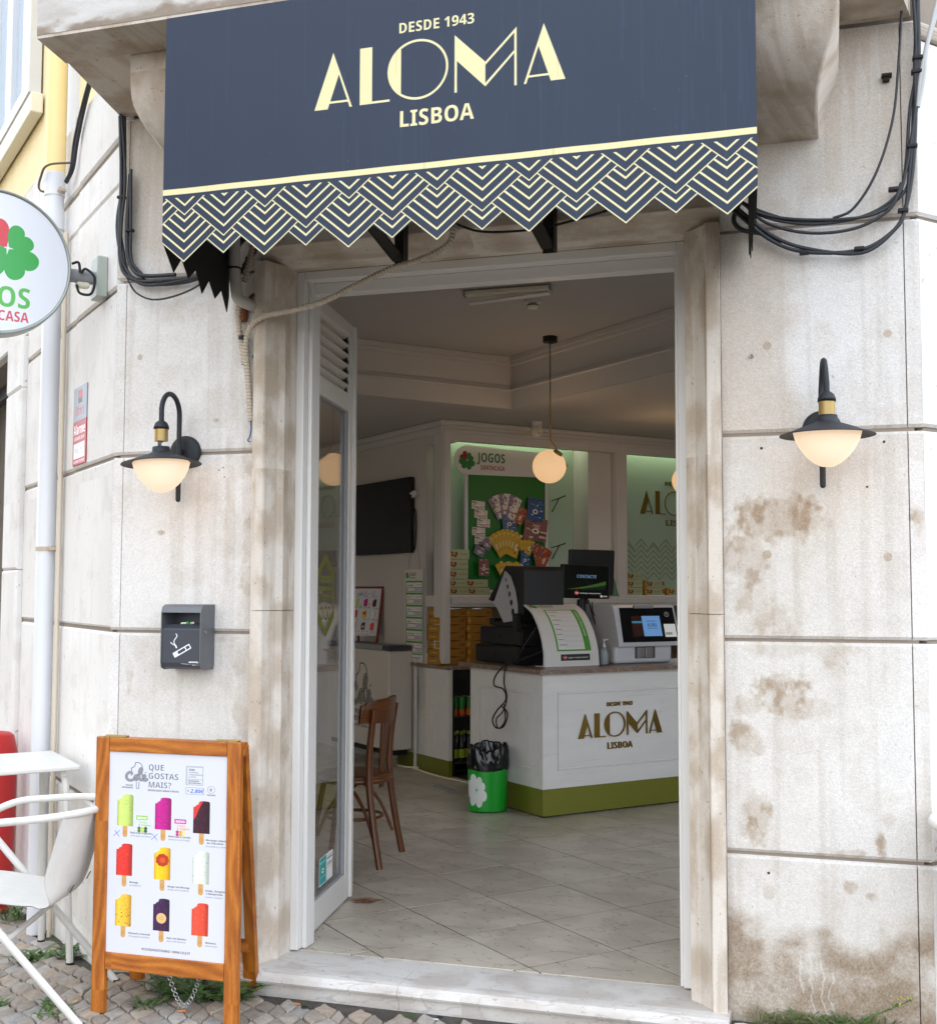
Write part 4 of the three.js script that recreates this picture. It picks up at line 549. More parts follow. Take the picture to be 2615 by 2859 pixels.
// ---------- conduits at the door head ----------
const condMat = std(0xbdb09e, 0.7);
{ const t = thing('flexible_conduit', 'ribbed beige conduit sweeping across the door head to the awning', 'conduit', [-0.9, 2.6, 0.02]); const L = g => g.translate(0.9, -2.6, -0.02);
  part(t, 'ribbed_tube', L(corrugated([[-0.034, 2.91, 0.08], [-0.036, 2.885, 0.08], [-0.045, 2.855, 0.08], [-0.098, 2.82, 0.08], [-0.178, 2.792, 0.08], [-0.289, 2.77, 0.075], [-0.451, 2.715, 0.06], [-0.597, 2.662, 0.05], [-0.728, 2.64, 0.04], [-0.867, 2.625, 0.03], [-0.925, 2.602, 0.012], [-0.958, 2.553, 0.0], [-0.968, 2.50, -0.01], [-0.965, 2.43, -0.018], [-0.957, 2.34, -0.02], [-0.945, 2.2, -0.022]], 0.0135)), condMat);
  part(t, 'end_fitting', L(merge([cyl(0.016, 0.016, 0.03, -0.034, 2.92, 0.08, 14), cyl(0.02, 0.02, 0.012, -0.034, 2.94, 0.08, 6)])), M.grey); part(t, 'wire_end', L(merge([tube([[-0.945, 2.2, -0.022], [-0.943, 2.16, -0.02], [-0.95, 2.13, -0.02]], 0.003, 8, 5), tube([[-0.95, 2.13, -0.02], [-0.955, 2.118, -0.015], [-0.945, 2.112, -0.018]], 0.003, 8, 5)])), std(0x2f4f8a, 0.6)); }
{ const t = thing('flexible_conduit', 'short ribbed conduit dropping behind the awning edge', 'conduit', [-0.95, 2.8, 0.02]); part(t, 'ribbed_tube', corrugated([[-0.915, 2.99, 0.02], [-0.928, 2.925, 0.02], [-0.941, 2.861, 0.02], [-0.964, 2.778, 0.022]], 0.014).translate(0.95, -2.8, -0.02), std(0xa09080, 0.7)); }
{ const t = thing('flexible_conduit', 'ribbed conduit hanging straight down left of the door surround', 'conduit', [-1.0, 2.6, 0]); part(t, 'ribbed_tube', corrugated([[-0.985, 2.69, 0.01], [-1.0, 2.66, 0.0], [-0.998, 2.58, -0.01], [-0.985, 2.50, -0.016], [-0.98, 2.44, -0.02]], 0.0135).translate(1.0, -2.6, 0), condMat); part(t, 'tie', cyl(0.02, 0.02, 0.014, 0.02, -0.05, -0.01, 12), M.rubber); }
{ const t = thing('elbow_pipe', 'grey plastic elbow pipe entering a rusty hole in the wall', 'pipe', [-0.98, 2.7, 0]); const L = g => g.translate(0.98, -2.7, 0);
  part(t, 'pipe', L(pathTube(bent([[-1.0, 3.1, 0.05], [-0.992, 2.80, 0.05], [-0.978, 2.70, 0.05], [-0.95, 2.685, 0.03], [-0.93, 2.68, -0.03]], 0.06, 8), 0.024, 16)), std(0xb0aaa2, 0.5)); part(t, 'tie', L(cyl(0.0265, 0.0265, 0.008, -0.994, 2.83, 0.05, 16)), M.rubber); part(t, 'rusty_collar', L(merge([lathe([[0.022, 0], [0.036, 0.002], [0.04, -0.01], [0.03, -0.014]], 20).rotateX(Math.PI / 2).translate(-0.935, 2.705, -0.025), rbx(-1.015, -0.97, 2.62, 2.70, -0.04, 0.0, 0.014, 2)])), std(0x7a4a2c, 0.9)); }
{ const t = thing('thin_wire', 'thin black wire strung between the awning brackets', 'cable', [0, 2.9, 0.05]); part(t, 'wire', merge([tube([[-0.034, 2.93, 0.08], [0.06, 2.892, 0.07], [0.18, 2.88, 0.065], [0.335, 2.885, 0.065], [0.55, 2.925, 0.06], [0.75, 2.98, 0.06]], 0.005, 50, 6)]).translate(0, -2.9, -0.05), M.rubber); }
{ const t = thing('wall_stub', 'small rusty metal stub high on the right wall panel', 'fixing', [1.575, 3.36, -0.04]); part(t, 'stub', [rbx(-0.018, 0.018, -0.004, 0.006, 0, 0.03, 0.002), rbx(-0.014, 0.01, -0.02, -0.003, 0, 0.02, 0.004)], std(0x2e2620, 0.9)); }
for (const [x, y, l] of [[1.086, 2.365, 'small metal anchor sleeve right of the door surround'], [-0.945, 2.475, 'small metal anchor sleeve left of the door surround']]) { const t = thing('wall_anchor', l, 'anchor', [x, y, -0.04]); part(t, 'sleeve', lathe([[0.004, 0], [0.004, 0.008], [0.008, 0.008], [0.009, 0]], 14).rotateX(Math.PI / 2), M.steel); }

// ---------- door leaf ----------
{ const t = thing('glass_door', 'white aluminium glass door with louvred top standing open inwards', 'door', [-0.823, 0.006, -0.375], 1.712);
  const D = 0.045, f = (x0, x1, y0, y1) => rbx(x0, x1, y0, y1, -D, 0, 0.003);
  part(t, 'hinge_stile', [f(0, 0.046, 0, 2.815), rbx(-0.012, 0.001, 0, 2.815, -D + 0.006, -0.022, 0.002), rbx(-0.02, 0.001, 0, 2.815, -D - 0.012, -D + 0.005, 0.002)], M.alu); part(t, 'free_stile', [f(0.632, 0.70, 0, 2.815), rbx(0.70, 0.728, 0, 2.812, -D + 0.004, 0.012, 0.003), rbx(0.7295, 0.80, 0.002, 2.812, -D, -0.004, 0.003)], M.alu);
  part(t, 'top_rail', f(0.0465, 0.6315, 2.755, 2.815), M.alu); part(t, 'middle_rail', f(0.0465, 0.6315, 2.375, 2.462), M.alu); part(t, 'bottom_rail', f(0.0465, 0.6315, 0.0, 0.125), M.alu);
  for (let k = 0; k < 6; k++) part(t, 'louvre_slat', box(0.583, 0.005, 0.05).rotateX(-0.75).translate(0.339, 2.488 + k * 0.05, -D / 2), std(0xcfc9c0, 0.35)); part(t, 'louvre_clip_strip', [bx(0.622, 0.6318, 2.462, 2.755, -0.03, -0.012), ...[0, 1, 2, 3, 4].map(k => rbx(0.60, 0.632, 2.50 + k * 0.05, 2.53 + k * 0.05, -0.034, -0.006, 0.003))], M.black);
  const gl = part(t, 'glass_pane', bx(0.046, 0.632, 0.125, 2.375, -0.026, -0.020), new THREE.MeshPhysicalMaterial({ color: 0xffffff, roughness: 0.02, transmission: 1, thickness: 0, ior: 1.5 })); part(t, 'glazing_bead', [rbx(0.046, 0.054, 0.125, 2.375, -0.02, -0.006, 0.002), rbx(0.612, 0.632, 0.125, 2.375, -0.02, -0.004, 0.002), rbx(0.054, 0.612, 0.125, 0.136, -0.02, -0.006, 0.002), rbx(0.054, 0.612, 2.365, 2.375, -0.02, -0.006, 0.002)], M.grey);
  const hours = new THREE.Shape(); const oct = (s, m) => { const w = 0.147 - m, h = 0.194 - m * 1.6, k = 0.088; s.moveTo(0, h); s.lineTo(w, h - k); s.lineTo(w, -h + k); s.lineTo(0, -h); s.lineTo(-w, -h + k); s.lineTo(-w, h - k); s.closePath(); return s; }; oct(hours, 0); hours.holes.push(oct(new THREE.Path(), 0.021));
  part(t, 'opening_hours_border', new THREE.ShapeGeometry(hours).translate(0.3, 1.468, -0.0185), M.olive, 'gold lozenge border');
  globalThis.doorHours = t;
  const st = print(256, 256, (g) => { g.fillStyle = '#e9ecec'; g.fillRect(0, 0, 256, 256); g.fillStyle = '#1f9b99'; g.fillRect(8, 8, 128, 240); txt(g, 'REVIEW US', 18, 60, 22, '#e8f4f2', { w: 108 }); g.fillStyle = '#e8f0c8'; g.beginPath(); g.arc(72, 130, 24, 0, 7); g.fill(); g.fillStyle = '#1f6b69'; g.beginPath(); g.arc(62, 128, 8, 0, 7); g.arc(84, 132, 8, 0, 7); g.fill(); txt(g, 'on our page', 24, 190, 18, '#d8efec', { w: 96 }); g.fillStyle = '#2b3350'; g.fillRect(148, 46, 96, 12); txt(g, 'VISA', 150, 120, 40, '#2a3a78', { style: 'italic', w: 92 }); g.fillStyle = '#e5c94a'; g.fillRect(150, 132, 92, 10); txt(g, 'we accept', 150, 34, 18, '#70787c', { w: 90 }); });
  part(t, 'payment_sticker', new THREE.PlaneGeometry(0.23, 0.125).translate(0.349, 0.218, -0.0185), new THREE.MeshStandardMaterial({ map: st, roughness: 0.4 }), 'teal and white sticker');
  const faint = print(128, 256, (g) => { g.fillStyle = '#3c2f2c'; g.fillRect(0, 0, 128, 256); for (let k = 0; k < 9; k++) txt(g, ['HORARIO', 'PROIBIDO', 'FUMAR', 'LIVRO DE', 'RECLAMA', 'COES', 'CCTV', 'AVISO', 'WIFI'][k], 8, 30 + k * 26, 20, '#7a4a48', { w: 108 }); });
  part(t, 'notice_sticker', new THREE.PlaneGeometry(0.12, 0.13).translate(0.115, 0.235, -0.0186), new THREE.MeshStandardMaterial({ map: faint, roughness: 0.5 }), 'dark red notice sticker');
  for (const y of [0.33, 0.95, 1.85, 2.6]) part(t, 'hinge', [rbx(-0.05, -0.014, y - 0.045, y + 0.045, -0.04, -0.012, 0.003), cyl(0.004, 0.004, 0.006, -0.035, y + 0.03, -0.01, 8).rotateX(0), cyl(0.006, 0.006, 0.1, -0.016, y, -0.012, 10)], M.alu);
}

// ---------- sandwich board ----------
const lollies = [['#b9cf6a', 0, 'Maçã Verde e Espinafres', 'Green Apple and Spinach'], ['#b3207e', 0, 'Beterraba e Laranja', 'Beetroot and Orange'], ['#3a1c2a', 3, 'Morango coberto de Chocolate', 'Strawberry covered with Chocolate'], ['#d2352c', 1, 'Morango', 'Strawberry'], ['#f0b420', 2, 'Manga com Morango', 'Mango with Strawberry'], ['#d3dacb', 1, 'Limão, Gengibre e Manjericão', 'Lemon, Ginger and Basil'], ['#e9b338', 4, 'Abacaxi e Hortelã', 'Pineapple and Mint'], ['#3c2144', 5, 'Açaí com Banana', 'Açaí with Banana'], ['#e04a34', 1, 'Melancia', 'Watermelon']];
function drawMenu(g, w, h) {
  const s = w / 640; g.save(); g.scale(s, s); g.fillStyle = '#cfcfd6'; g.fillRect(0, 0, 640, h / s);
  drawLolly(g, 150, 128, 92, '#23262c', '#cfcfd6'); txt(g, 'PICOLÉS', 92, 200, 13, '#333', { w: 40 }); txt(g, 'ARTESANAIS', 70, 214, 13, '#333', { w: 62 });
  for (const [t, y, ww] of [['QUE', 100, 88], ['GOSTAS', 150, 166], ['MAIS?', 202, 128]]) { txt(g, t, 214, y, 48, '#5a5f68', { w: ww }); g.lineWidth = 1.4; g.strokeStyle = '#cfcfd6'; g.font = 'bold 48px sans-serif'; g.save(); g.translate(214, y); g.scale(ww / g.measureText(t).width, 1); g.strokeText(t, 0, 0); g.restore(); }
  txt(g, 'REFRESCANTE SABOR A FRUTA!', 214, 224, 14, '#333', { w: 168 });
  g.strokeStyle = '#777c85'; g.lineWidth = 2; for (const o of [0, 5]) { g.strokeRect(420 + o, 66 + o, 90 - o, 108 - o); } g.beginPath(); g.moveTo(425, 142); g.lineTo(510, 142); g.stroke(); txt(g, 'SEM', 434, 92, 16, '#333'); for (const [t, y] of [['CORANTES', 106], ['CONSERVANTES', 119], ['GLÚTEN', 132]]) txt(g, t, 434, y, 10, '#777', { weight: '' }); txt(g, 'PRODUZIDO', 432, 156, 11, '#333', { w: 58 }); txt(g, 'EM PORTUGAL', 432, 168, 11, '#333', { w: 70 });
  g.strokeRect(420, 190, 96, 38); txt(g, '€', 428, 214, 16, '#333'); txt(g, '2,80€', 442, 220, 30, '#2563c0', { style: 'italic', weight: '', w: 70 }); g.beginPath(); g.arc(555, 196, 20, 0, 7); g.stroke(); txt(g, 'V', 546, 206, 24, '#444', { weight: '' }); txt(g, 'VEGAN', 532, 232, 12, '#333', { w: 46 });
  lollies.forEach(([col, kind, pt, en], k) => {
    const cx = [92, 300, 506][k % 3], cy = [252, 542, 838][Math.floor(k / 3)] + (k % 3) * 7, lw = 44;
    g.fillStyle = '#c99a5c'; g.beginPath(); g.roundRect(cx - 12, cy + 170, 26, 80, 13); g.fill(); g.strokeStyle = '#8a6230'; g.lineWidth = 1.5; g.beginPath(); g.arc(cx + 1, cy + 222, 8, 0, 7); g.stroke();
    { const gr = g.createLinearGradient(cx - lw, 0, cx + lw, 0); const f = (c, k) => '#' + [1, 3, 5].map(i => Math.max(0, Math.min(255, Math.round(parseInt(c.slice(i, i + 2), 16) * k))).toString(16).padStart(2, '0')).join(''); gr.addColorStop(0, f(col, 0.86)); gr.addColorStop(0.2, f(col, 1.12)); gr.addColorStop(0.7, f(col, 1)); gr.addColorStop(1, f(col, 0.72)); g.fillStyle = gr; } g.beginPath(); g.moveTo(cx - lw, cy + 185); g.lineTo(cx - lw, cy + 34); g.quadraticCurveTo(cx - lw + 14, cy + 34, cx - lw + 16, cy + 22); g.quadraticCurveTo(cx - lw + 30, cy + 22, cx - lw + 30, cy + 4); g.quadraticCurveTo(cx, cy - 6, cx + lw - 8, cy); g.quadraticCurveTo(cx + lw, cy + 2, cx + lw, cy + 14); g.lineTo(cx + lw, cy + 185); g.closePath(); g.fill(); g.save(); g.clip();
    for (let n = 0; n < 70; n++) { g.globalAlpha = 0.09; g.fillStyle = n % 2 ? '#fff' : '#000'; g.beginPath(); g.arc(cx + rr(-lw, lw), cy + rr(0, 185), rr(1, 5), 0, 7); g.fill(); } g.globalAlpha = 1;
    if (kind === 3) { g.fillStyle = '#d23c34'; g.beginPath(); g.moveTo(cx - 30, cy + 90); g.quadraticCurveTo(cx - 10, cy + 30, cx + 12, cy - 6); g.lineTo(cx - 44, cy - 6); g.lineTo(cx - 44, cy + 110); g.fill(); }
    if (kind === 2) { g.fillStyle = '#b23a1e'; for (let n = 0; n < 9; n++) { g.beginPath(); g.arc(cx + Math.cos(n * 0.7) * 22, cy + 72 + Math.sin(n * 0.7) * 24, 14, 0, 7); g.fill(); } g.fillStyle = '#d4562c'; g.beginPath(); g.arc(cx, cy + 72, 16, 0, 7); g.fill(); }
    if (kind === 5) { g.fillStyle = '#dcb478'; g.beginPath(); g.ellipse(cx, cy + 112, 27, 30, 0, 0, 7); g.fill(); g.fillStyle = '#a8763c'; for (let n = 0; n < 6; n++) { g.beginPath(); g.arc(cx + Math.cos(n) * 9, cy + 112 + Math.sin(n) * 9, 2.5, 0, 7); g.fill(); } }
    if (kind === 4) { g.fillStyle = '#4a3c14'; for (let n = 0; n < 26; n++) { g.beginPath(); g.arc(cx + rr(-40, 40), cy + rr(60, 180), rr(1, 3.4), 0, 7); g.fill(); } } g.restore();
    if (k < 2) { g.strokeStyle = '#3a66c4'; g.lineWidth = 3; g.beginPath(); g.moveTo(cx - 62, cy + 248); g.lineTo(cx - 28, cy + 212); g.moveTo(cx - 56, cy + 214); g.lineTo(cx - 30, cy + 250); g.stroke(); g.fillStyle = k ? '#b3308a' : '#8cc04a'; g.fillRect(cx + 62, cy + 118, 62, 26); txt(g, 'NOVO', cx + 68, cy + 138, 19, '#fff', { w: 50 }); txt(g, 'Fruits', cx + 78, cy + 162, 15, k ? '#e08a3c' : '#8cc04a', { weight: '' }); txt(g, '& Veggies', cx + 74, cy + 178, 15, k ? '#e08a3c' : '#8cc04a', { weight: '' });
      for (let n = 0; n < 6; n++) { g.fillStyle = (k ? ['#b3407e', '#e8a33c', '#d8d09a'] : ['#4a7a3c', '#b8cc5a', '#2f5c3a'])[n % 3]; g.beginPath(); g.arc(cx + 78 + (n % 3) * 18, cy + 192 + Math.floor(n / 3) * 16, 9, 0, 7); g.fill(); } }
    else { g.strokeStyle = '#cfd2d8'; g.lineWidth = 2; g.beginPath(); g.arc(cx - 38, cy + 226, 12, 0, 7); g.stroke(); }
    const ww = pt.split(' '), two = pt.length > 20 && k % 3 === 2; if (two) { txt(g, ww.slice(0, 2).join(' '), cx + 24, cy + 226, 14, '#333'); txt(g, ww.slice(2).join(' '), cx + 30, cy + 243, 14, '#333'); txt(g, en.split(' ').slice(0, 2).join(' '), cx + 24, cy + 261, 13, '#8a8f98', { style: 'italic', weight: '' }); } else { txt(g, pt, cx + 30, cy + 226, 14, '#333', { w: Math.min(120, pt.length * 7) }); txt(g, en, cx + 30, cy + 243, 13, '#8a8f98', { style: 'italic', weight: '', w: Math.min(116, en.length * 6.4) }); }
  });
  txt(g, '#COLEQUEGOSTASMAIS • WWW.COLE.PT', 196, 1150, 19, '#3a3d44', { weight: '', w: 262 }); g.restore();
}
const menuTex = print(1024, 1888, drawMenu);
{ const x0 = -1.335, x1 = -0.725, zf = 0.45, gy = groundY(-1.0, 0.4); const t = thing('sandwich_board', 'wooden sandwich board with ice lolly menu standing on the cobbles', 'sandwich board', [-1.03, gy, 0.3]); const L = g => g.translate(1.03, -gy, -0.3);
  const sw = 0.056, d = 0.026, top = 0.940;
  const ff = new THREE.Group(); ff.name = 'front_frame'; t.add(ff);
  part(ff, 'stile', L(worldUV(rbx(x0, x0 + sw, gy, top, zf - d, zf, 0.004, 2), (x, y, z) => [x + z, y])), woodV); part(ff, 'stile', L(worldUV(rbx(x1 - sw, x1, gy, top, zf - d, zf, 0.004, 2), (x, y, z) => [x + z + 0.3, y])), woodV);
  part(ff, 'top_rail', L(worldUV(rbx(x0 + sw + 0.001, x1 - sw - 0.001, 0.886, top - 0.001, zf - d, zf - 0.001, 0.004, 2), (x, y, z) => [y + z, x])), woodV); part(ff, 'bottom_rail', L(worldUV(rbx(x0 + sw + 0.001, x1 - sw - 0.001, 0.078, 0.141, zf - d, zf - 0.001, 0.004, 2), (x, y, z) => [y + z, x])), woodV);
  part(t, 'menu_poster', L(worldUV(bx(x0 + sw, x1 - sw, 0.141, 0.886, zf - 0.02, zf - 0.008), (x, y) => [(x - x0 - sw) / (x1 - x0 - 2 * sw), (y - 0.141) / 0.745])), new THREE.MeshPhysicalMaterial({ map: menuTex, roughness: 0.32 }), 'white menu poster with nine ice lollies');
  const bf = new THREE.Group(); bf.name = 'back_frame'; t.add(bf); const gb = groundY(-1.1, 0.05), wuv = g => worldUV(g, (x, y, z) => [x + z * 0.2, y]);
  part(bf, 'stile', L(wuv(bar([-0.872, gb + 0.008, 0.045], [-0.753, 0.925, 0.40], 0.056, 0.026, [0, 0, 1]))), woodV); part(bf, 'stile', L(wuv(bar([-1.372, gb + 0.008, 0.07], [-1.307, 0.925, 0.40], 0.056, 0.026, [0, 0, 1]))), woodV);
  part(bf, 'top_rail', L(worldUV(rbx(x0 + 0.002, x1 - 0.002, 0.886, top - 0.004, 0.385, 0.42, 0.004), (x, y, z) => [y + z, x])), woodV); part(bf, 'bottom_rail', L(worldUV(bar([-1.34, 0.115, 0.13], [-0.85, 0.115, 0.115], 0.026, 0.06), (x, y, z) => [y + z, x])), woodV);
  part(t, 'back_poster', L(prism([[-1.345, 0.14], [-0.86, 0.14], [-0.765, 0.9], [-1.305, 0.9]], -0.003, 0.003, (u, v, h) => [u, v, 0.125 + (v - 0.115) * 0.355 + h])), M.white);
  for (const x of [-1.26, -0.79]) part(t, 'hinge', L(merge([rbx(x - 0.047, x + 0.047, top - 0.001, top + 0.003, 0.415, 0.446, 0.001), cyl(0.004, 0.004, 0.094, 0, 0, 0, 10).rotateZ(Math.PI / 2).translate(x, top + 0.003, 0.423), ...[-0.03, 0, 0.03].map(k => cyl(0.004, 0.004, 0.003, x + k, top + 0.003, 0.436, 8))])), M.brass);
  const links = []; for (let k = 0; k < 20; k++) { const u = k / 19, x = -1.02 + 0.085 * u, y = 0.085 - 0.135 * Math.sin(Math.PI * Math.min(1, u * 1.05)), z = 0.43 - 0.12 * u; links.push(new THREE.TorusGeometry(0.008, 0.0018, 6, 10).rotateY(k % 2 ? 1.3 : 0).rotateZ(0.6).translate(x, y, z)); } part(t, 'chain', L(merge(links)), M.steel);
}
// ---------- café furniture ----------
function cafeChair(label, pos, turn) {
  const t = thing('cafe_chair', label, 'chair', pos, turn, 'white steel café chairs on the pavement');
  const loop = bent([[0.25, 0.012, -0.27], [0.268, 0.66, 0.30], [0.262, 0.735, 0.16], [0.25, 0.755, -0.12], [0.12, 0.765, -0.285], [-0.12, 0.765, -0.285], [-0.25, 0.755, -0.12], [-0.262, 0.735, 0.16], [-0.268, 0.66, 0.30], [-0.25, 0.012, -0.27]], 0.11, 8);
  part(t, 'arm_loop', [pathTube(loop, 0.0145, 12)], whiteSteel);
  for (const s of [-1, 1]) { part(t, 'front_leg', pathTube([V(s * 0.235, 0.012, 0.27), V(s * 0.232, 0.25, 0.235), V(s * 0.215, 0.425, 0.2)], 0.0135, 12), whiteSteel); for (const [x, z] of [[0.25, -0.27], [0.235, 0.27]]) part(t, 'foot_cap', cyl(0.0165, 0.0165, 0.022, s * x, 0.011, z, 12), M.rubber); }
  part(t, 'cross_rail', [rod([-0.22, 0.405, 0.17], [0.22, 0.405, 0.17], 0.011), rod([-0.252, 0.32, -0.0], [0.252, 0.32, -0.0], 0.011)], whiteSteel);
  const prof = [[0.245, 0.405], [0.24, 0.43], [0.215, 0.447], [0.15, 0.445], [0.05, 0.43], [-0.05, 0.418], [-0.13, 0.42], [-0.175, 0.445], [-0.205, 0.50], [-0.23, 0.58], [-0.255, 0.67], [-0.28, 0.752]];
  const pos_ = [], idx = [], uv = [], nu = 12; const c = new THREE.CatmullRomCurve3(prof.map(p => V(0, p[1], p[0]))), P = c.getPoints(40);
  P.forEach((p, j) => { const v = j / 40, back = ss(0.5, 0.8, v); for (let i = 0; i <= nu; i++) { const u = i / nu * 2 - 1, w = 0.215 - 0.03 * ss(0.35, 0.6, v) + 0.03 * back; pos_.push(u * w, p.y + (v < 0.5 ? 0.018 * u * u * (1 - v) : 0), p.z + back * 0.10 * Math.pow(Math.abs(u), 2.2)); uv.push(i / nu, v); } });
  for (let j = 0; j < 40; j++) for (let i = 0; i < nu; i++) { const a = j * (nu + 1) + i; idx.push(a, a + 1, a + nu + 1, a + 1, a + nu + 2, a + nu + 1); }
  const g = new THREE.BufferGeometry(); g.setAttribute('position', new THREE.Float32BufferAttribute(pos_, 3)); g.setAttribute('uv', new THREE.Float32BufferAttribute(uv, 2)); g.setIndex(idx); g.computeVertexNormals(); const g2 = g.clone(); { const p = g2.attributes.position, n = g.attributes.normal; for (let i = 0; i < p.count; i++) p.setXYZ(i, p.getX(i) + n.getX(i) * 0.003, p.getY(i) + n.getY(i) * 0.003, p.getZ(i) + n.getZ(i) * 0.003); }
  part(t, 'seat_shell', [g, g2], whiteSteel);
  for (const x of [-0.11, 0.11]) part(t, 'drain_slot', [rbox(0.012, 0.032, 0.003, 0.0014, 0, 0, 0).rotateX(-0.5).translate(x, 0.47, -0.1885)], M.darkGrey);
  return t;
}
cafeChair('white steel café chair beside the sandwich board', [-1.62, groundY(-1.62, 0.43), 0.435], -1.246);
cafeChair('white steel café chair cut off by the right edge beyond the stained wall', [1.945, groundY(1.94, 0.3), 0.17], 1.42);
{ const c = [-2.215, -0.105], gy = groundY(-2.2, -0.1), t = thing('cafe_table', 'small white metal café table against the side wall', 'table', [c[0], gy, c[1]], TL); const h = 0.73 - gy;
  part(t, 'table_top', [rbox(0.56, 0.022, 0.60, 0.008, 0, h - 0.011, 0, 3)], whiteSteel); part(t, 'apron', [rbx(-0.24, 0.24, h - 0.05, h - 0.022, -0.25, -0.225, 0.002), rbx(-0.24, 0.24, h - 0.05, h - 0.022, 0.225, 0.25, 0.002)], whiteSteel);
  for (const [sx, sz] of [[1, -1], [-1, -1], [1, 1], [-1, 1]]) part(t, 'leg', pathTube(bent([[sx * 0.06, h - 0.036, sz * 0.235], [sx * 0.235, h - 0.036, sz * 0.245], [sx * 0.29, groundY(-2.2 + sx * 0.21, 0) - gy + 0.012, sz * 0.27]], 0.11, 8), 0.0155, 12), whiteSteel);
  for (const [sx, sz] of [[1, -1], [-1, -1], [1, 1], [-1, 1]]) part(t, 'foot_cap', cyl(0.018, 0.018, 0.03, sx * 0.29, groundY(-2.2 + sx * 0.21, 0) - gy + 0.016, sz * 0.27, 12), M.rubber); }
// ---------- red street bin ----------
{ const p = leftW(1.75, 0, 0.165), gy = groundY(p[0], p[2]), t = thing('red_bollard_bin', 'red cylindrical street bin with domed lid at the left edge', 'bin', [p[0], gy, p[2]]); const h = 0.735 - gy;
  part(t, 'body', lathe([[0, 0.02], [0.115, 0.02], [0.12, 0.04], [0.128, h * 0.7], [0.13, h - 0.17]], 36), M.red); part(t, 'lid', lathe([[0.134, h - 0.165], [0.136, h - 0.155], [0.125, h - 0.09], [0.11, h - 0.03], [0.09, h - 0.015], [0, h]], 36), M.red); part(t, 'seam_ring', lathe([[0.13, h - 0.185], [0.137, h - 0.178], [0.137, h - 0.168], [0.13, h - 0.16]], 36), std(0x7c1414, 0.5)); part(t, 'base', lathe([[0, 0], [0.12, 0], [0.12, 0.02], [0, 0.022]], 30), M.darkGrey); }
// ---------- weeds ----------
const leafMat = [[0.07, 0.14, 0.025], [0.10, 0.18, 0.035], [0.05, 0.11, 0.02], [0.22, 0.20, 0.09]].map(c => new THREE.MeshPhysicalMaterial({ color: lin(...c), roughness: 0.6, side: THREE.DoubleSide, transmission: 0.15, thickness: 0 }));
function blade(x, y, z, len, w, dir, lift, notch = 0) { // tapered arching leaf strip
  const pos = [], idx = [], uv = [], n = 6, dx = Math.cos(dir), dz = Math.sin(dir);
  for (let k = 0; k <= n; k++) { const t = k / n, r = len * (t * Math.cos(lift * (1 - t * 0.4))), h = len * (t * Math.sin(lift) - 0.62 * t * t * Math.sin(lift) * 0.9); let ww = w * Math.sin(Math.PI * Math.min(0.97, 0.12 + t * 0.86)) * (1 - 0.2 * t); if (notch && k % 2) ww *= 1 - notch; for (const s of [-1, 1]) { pos.push(x + dx * r - dz * ww * s, y + Math.max(0.002, h) + Math.abs(s) * 0.1 * ww, z + dz * r + dx * ww * s); uv.push((s + 1) / 2, t); } }
  for (let k = 0; k < n; k++) { const a = 2 * k; idx.push(a, a + 1, a + 2, a + 1, a + 3, a + 2); }
  const g = new THREE.BufferGeometry(); g.setAttribute('position', new THREE.Float32BufferAttribute(pos, 3)); g.setAttribute('uv', new THREE.Float32BufferAttribute(uv, 2)); g.setIndex(idx); g.computeVertexNormals(); return g.toNonIndexed();
}
function weed(label, x, z, r, n, len, w, o = {}) {
  const t = thing(o.name || 'weed', label, 'weed', [x, groundY(x, z), z]); const lists = leafMat.map(() => []);
  for (let k = 0; k < n; k++) { const a = rr(0, 6.28), q = r * Math.sqrt(rnd()), px = Math.cos(a) * q * (o.sx || 1), pz = Math.sin(a) * q * (o.sz || 1); lists[o.dry && rnd() < o.dry ? 3 : Math.floor(rnd() * 3)].push(blade(px, rr(-0.004, 0.004), pz, len * rr(0.5, 1.15), w * rr(0.6, 1.2), rr(0, 6.28), rr(0.35, 1.25), o.notch || 0)); }
  lists.forEach((l, k) => { if (l.length) part(t, k === 3 ? 'dry_leaves' : 'leaves', l, leafMat[k]); }); return t;
}
weed('large leafy dandelion clump under the sandwich board', -1.03, 0.15, 0.20, 150, 0.13, 0.016, { notch: 0.45, sz: 0.45 });
weed('leafy weed between cobbles in front of the board foot', -1.17, 0.33, 0.05, 26, 0.06, 0.009, { notch: 0.3 }); weed('leafy weed left of the board chain', -1.13, 0.23, 0.06, 30, 0.07, 0.01, { notch: 0.35 });
weed('bright green weed at the wall foot beside the table leg', -1.93, -0.26, 0.06, 40, 0.11, 0.011); weed('bushy weed growing behind the café table leg', -2.08, -0.2, 0.07, 44, 0.10, 0.012); weed('leafy weed under the café chair seat', -2.3, 0.02, 0.08, 46, 0.09, 0.012, { notch: 0.3 });
weed('tall grassy weed at the wall by the red bin', -2.72, -0.95, 0.08, 40, 0.22, 0.006);
weed('low weed by the near chair leg', -1.52, 0.42, 0.05, 26, 0.06, 0.009, { notch: 0.3 }); weed('low weed among the left cobbles', -1.78, 0.42, 0.045, 22, 0.05, 0.008); weed('small weed left of the board leg', -1.44, 0.52, 0.06, 30, 0.055, 0.008, { notch: 0.3 });
weed('dry straw and green grass along the foot of the stained wall', 1.20, 0.02, 0.085, 420, 0.11, 0.0022, { name: 'dry_grass', sx: 1.5, sz: 0.5, dry: 0.75 }); weed('green wild grass at the foot of the stained wall', 1.36, 0.025, 0.11, 560, 0.13, 0.0026, { name: 'wild_grass', sx: 1.5, sz: 0.45, dry: 0.15 });
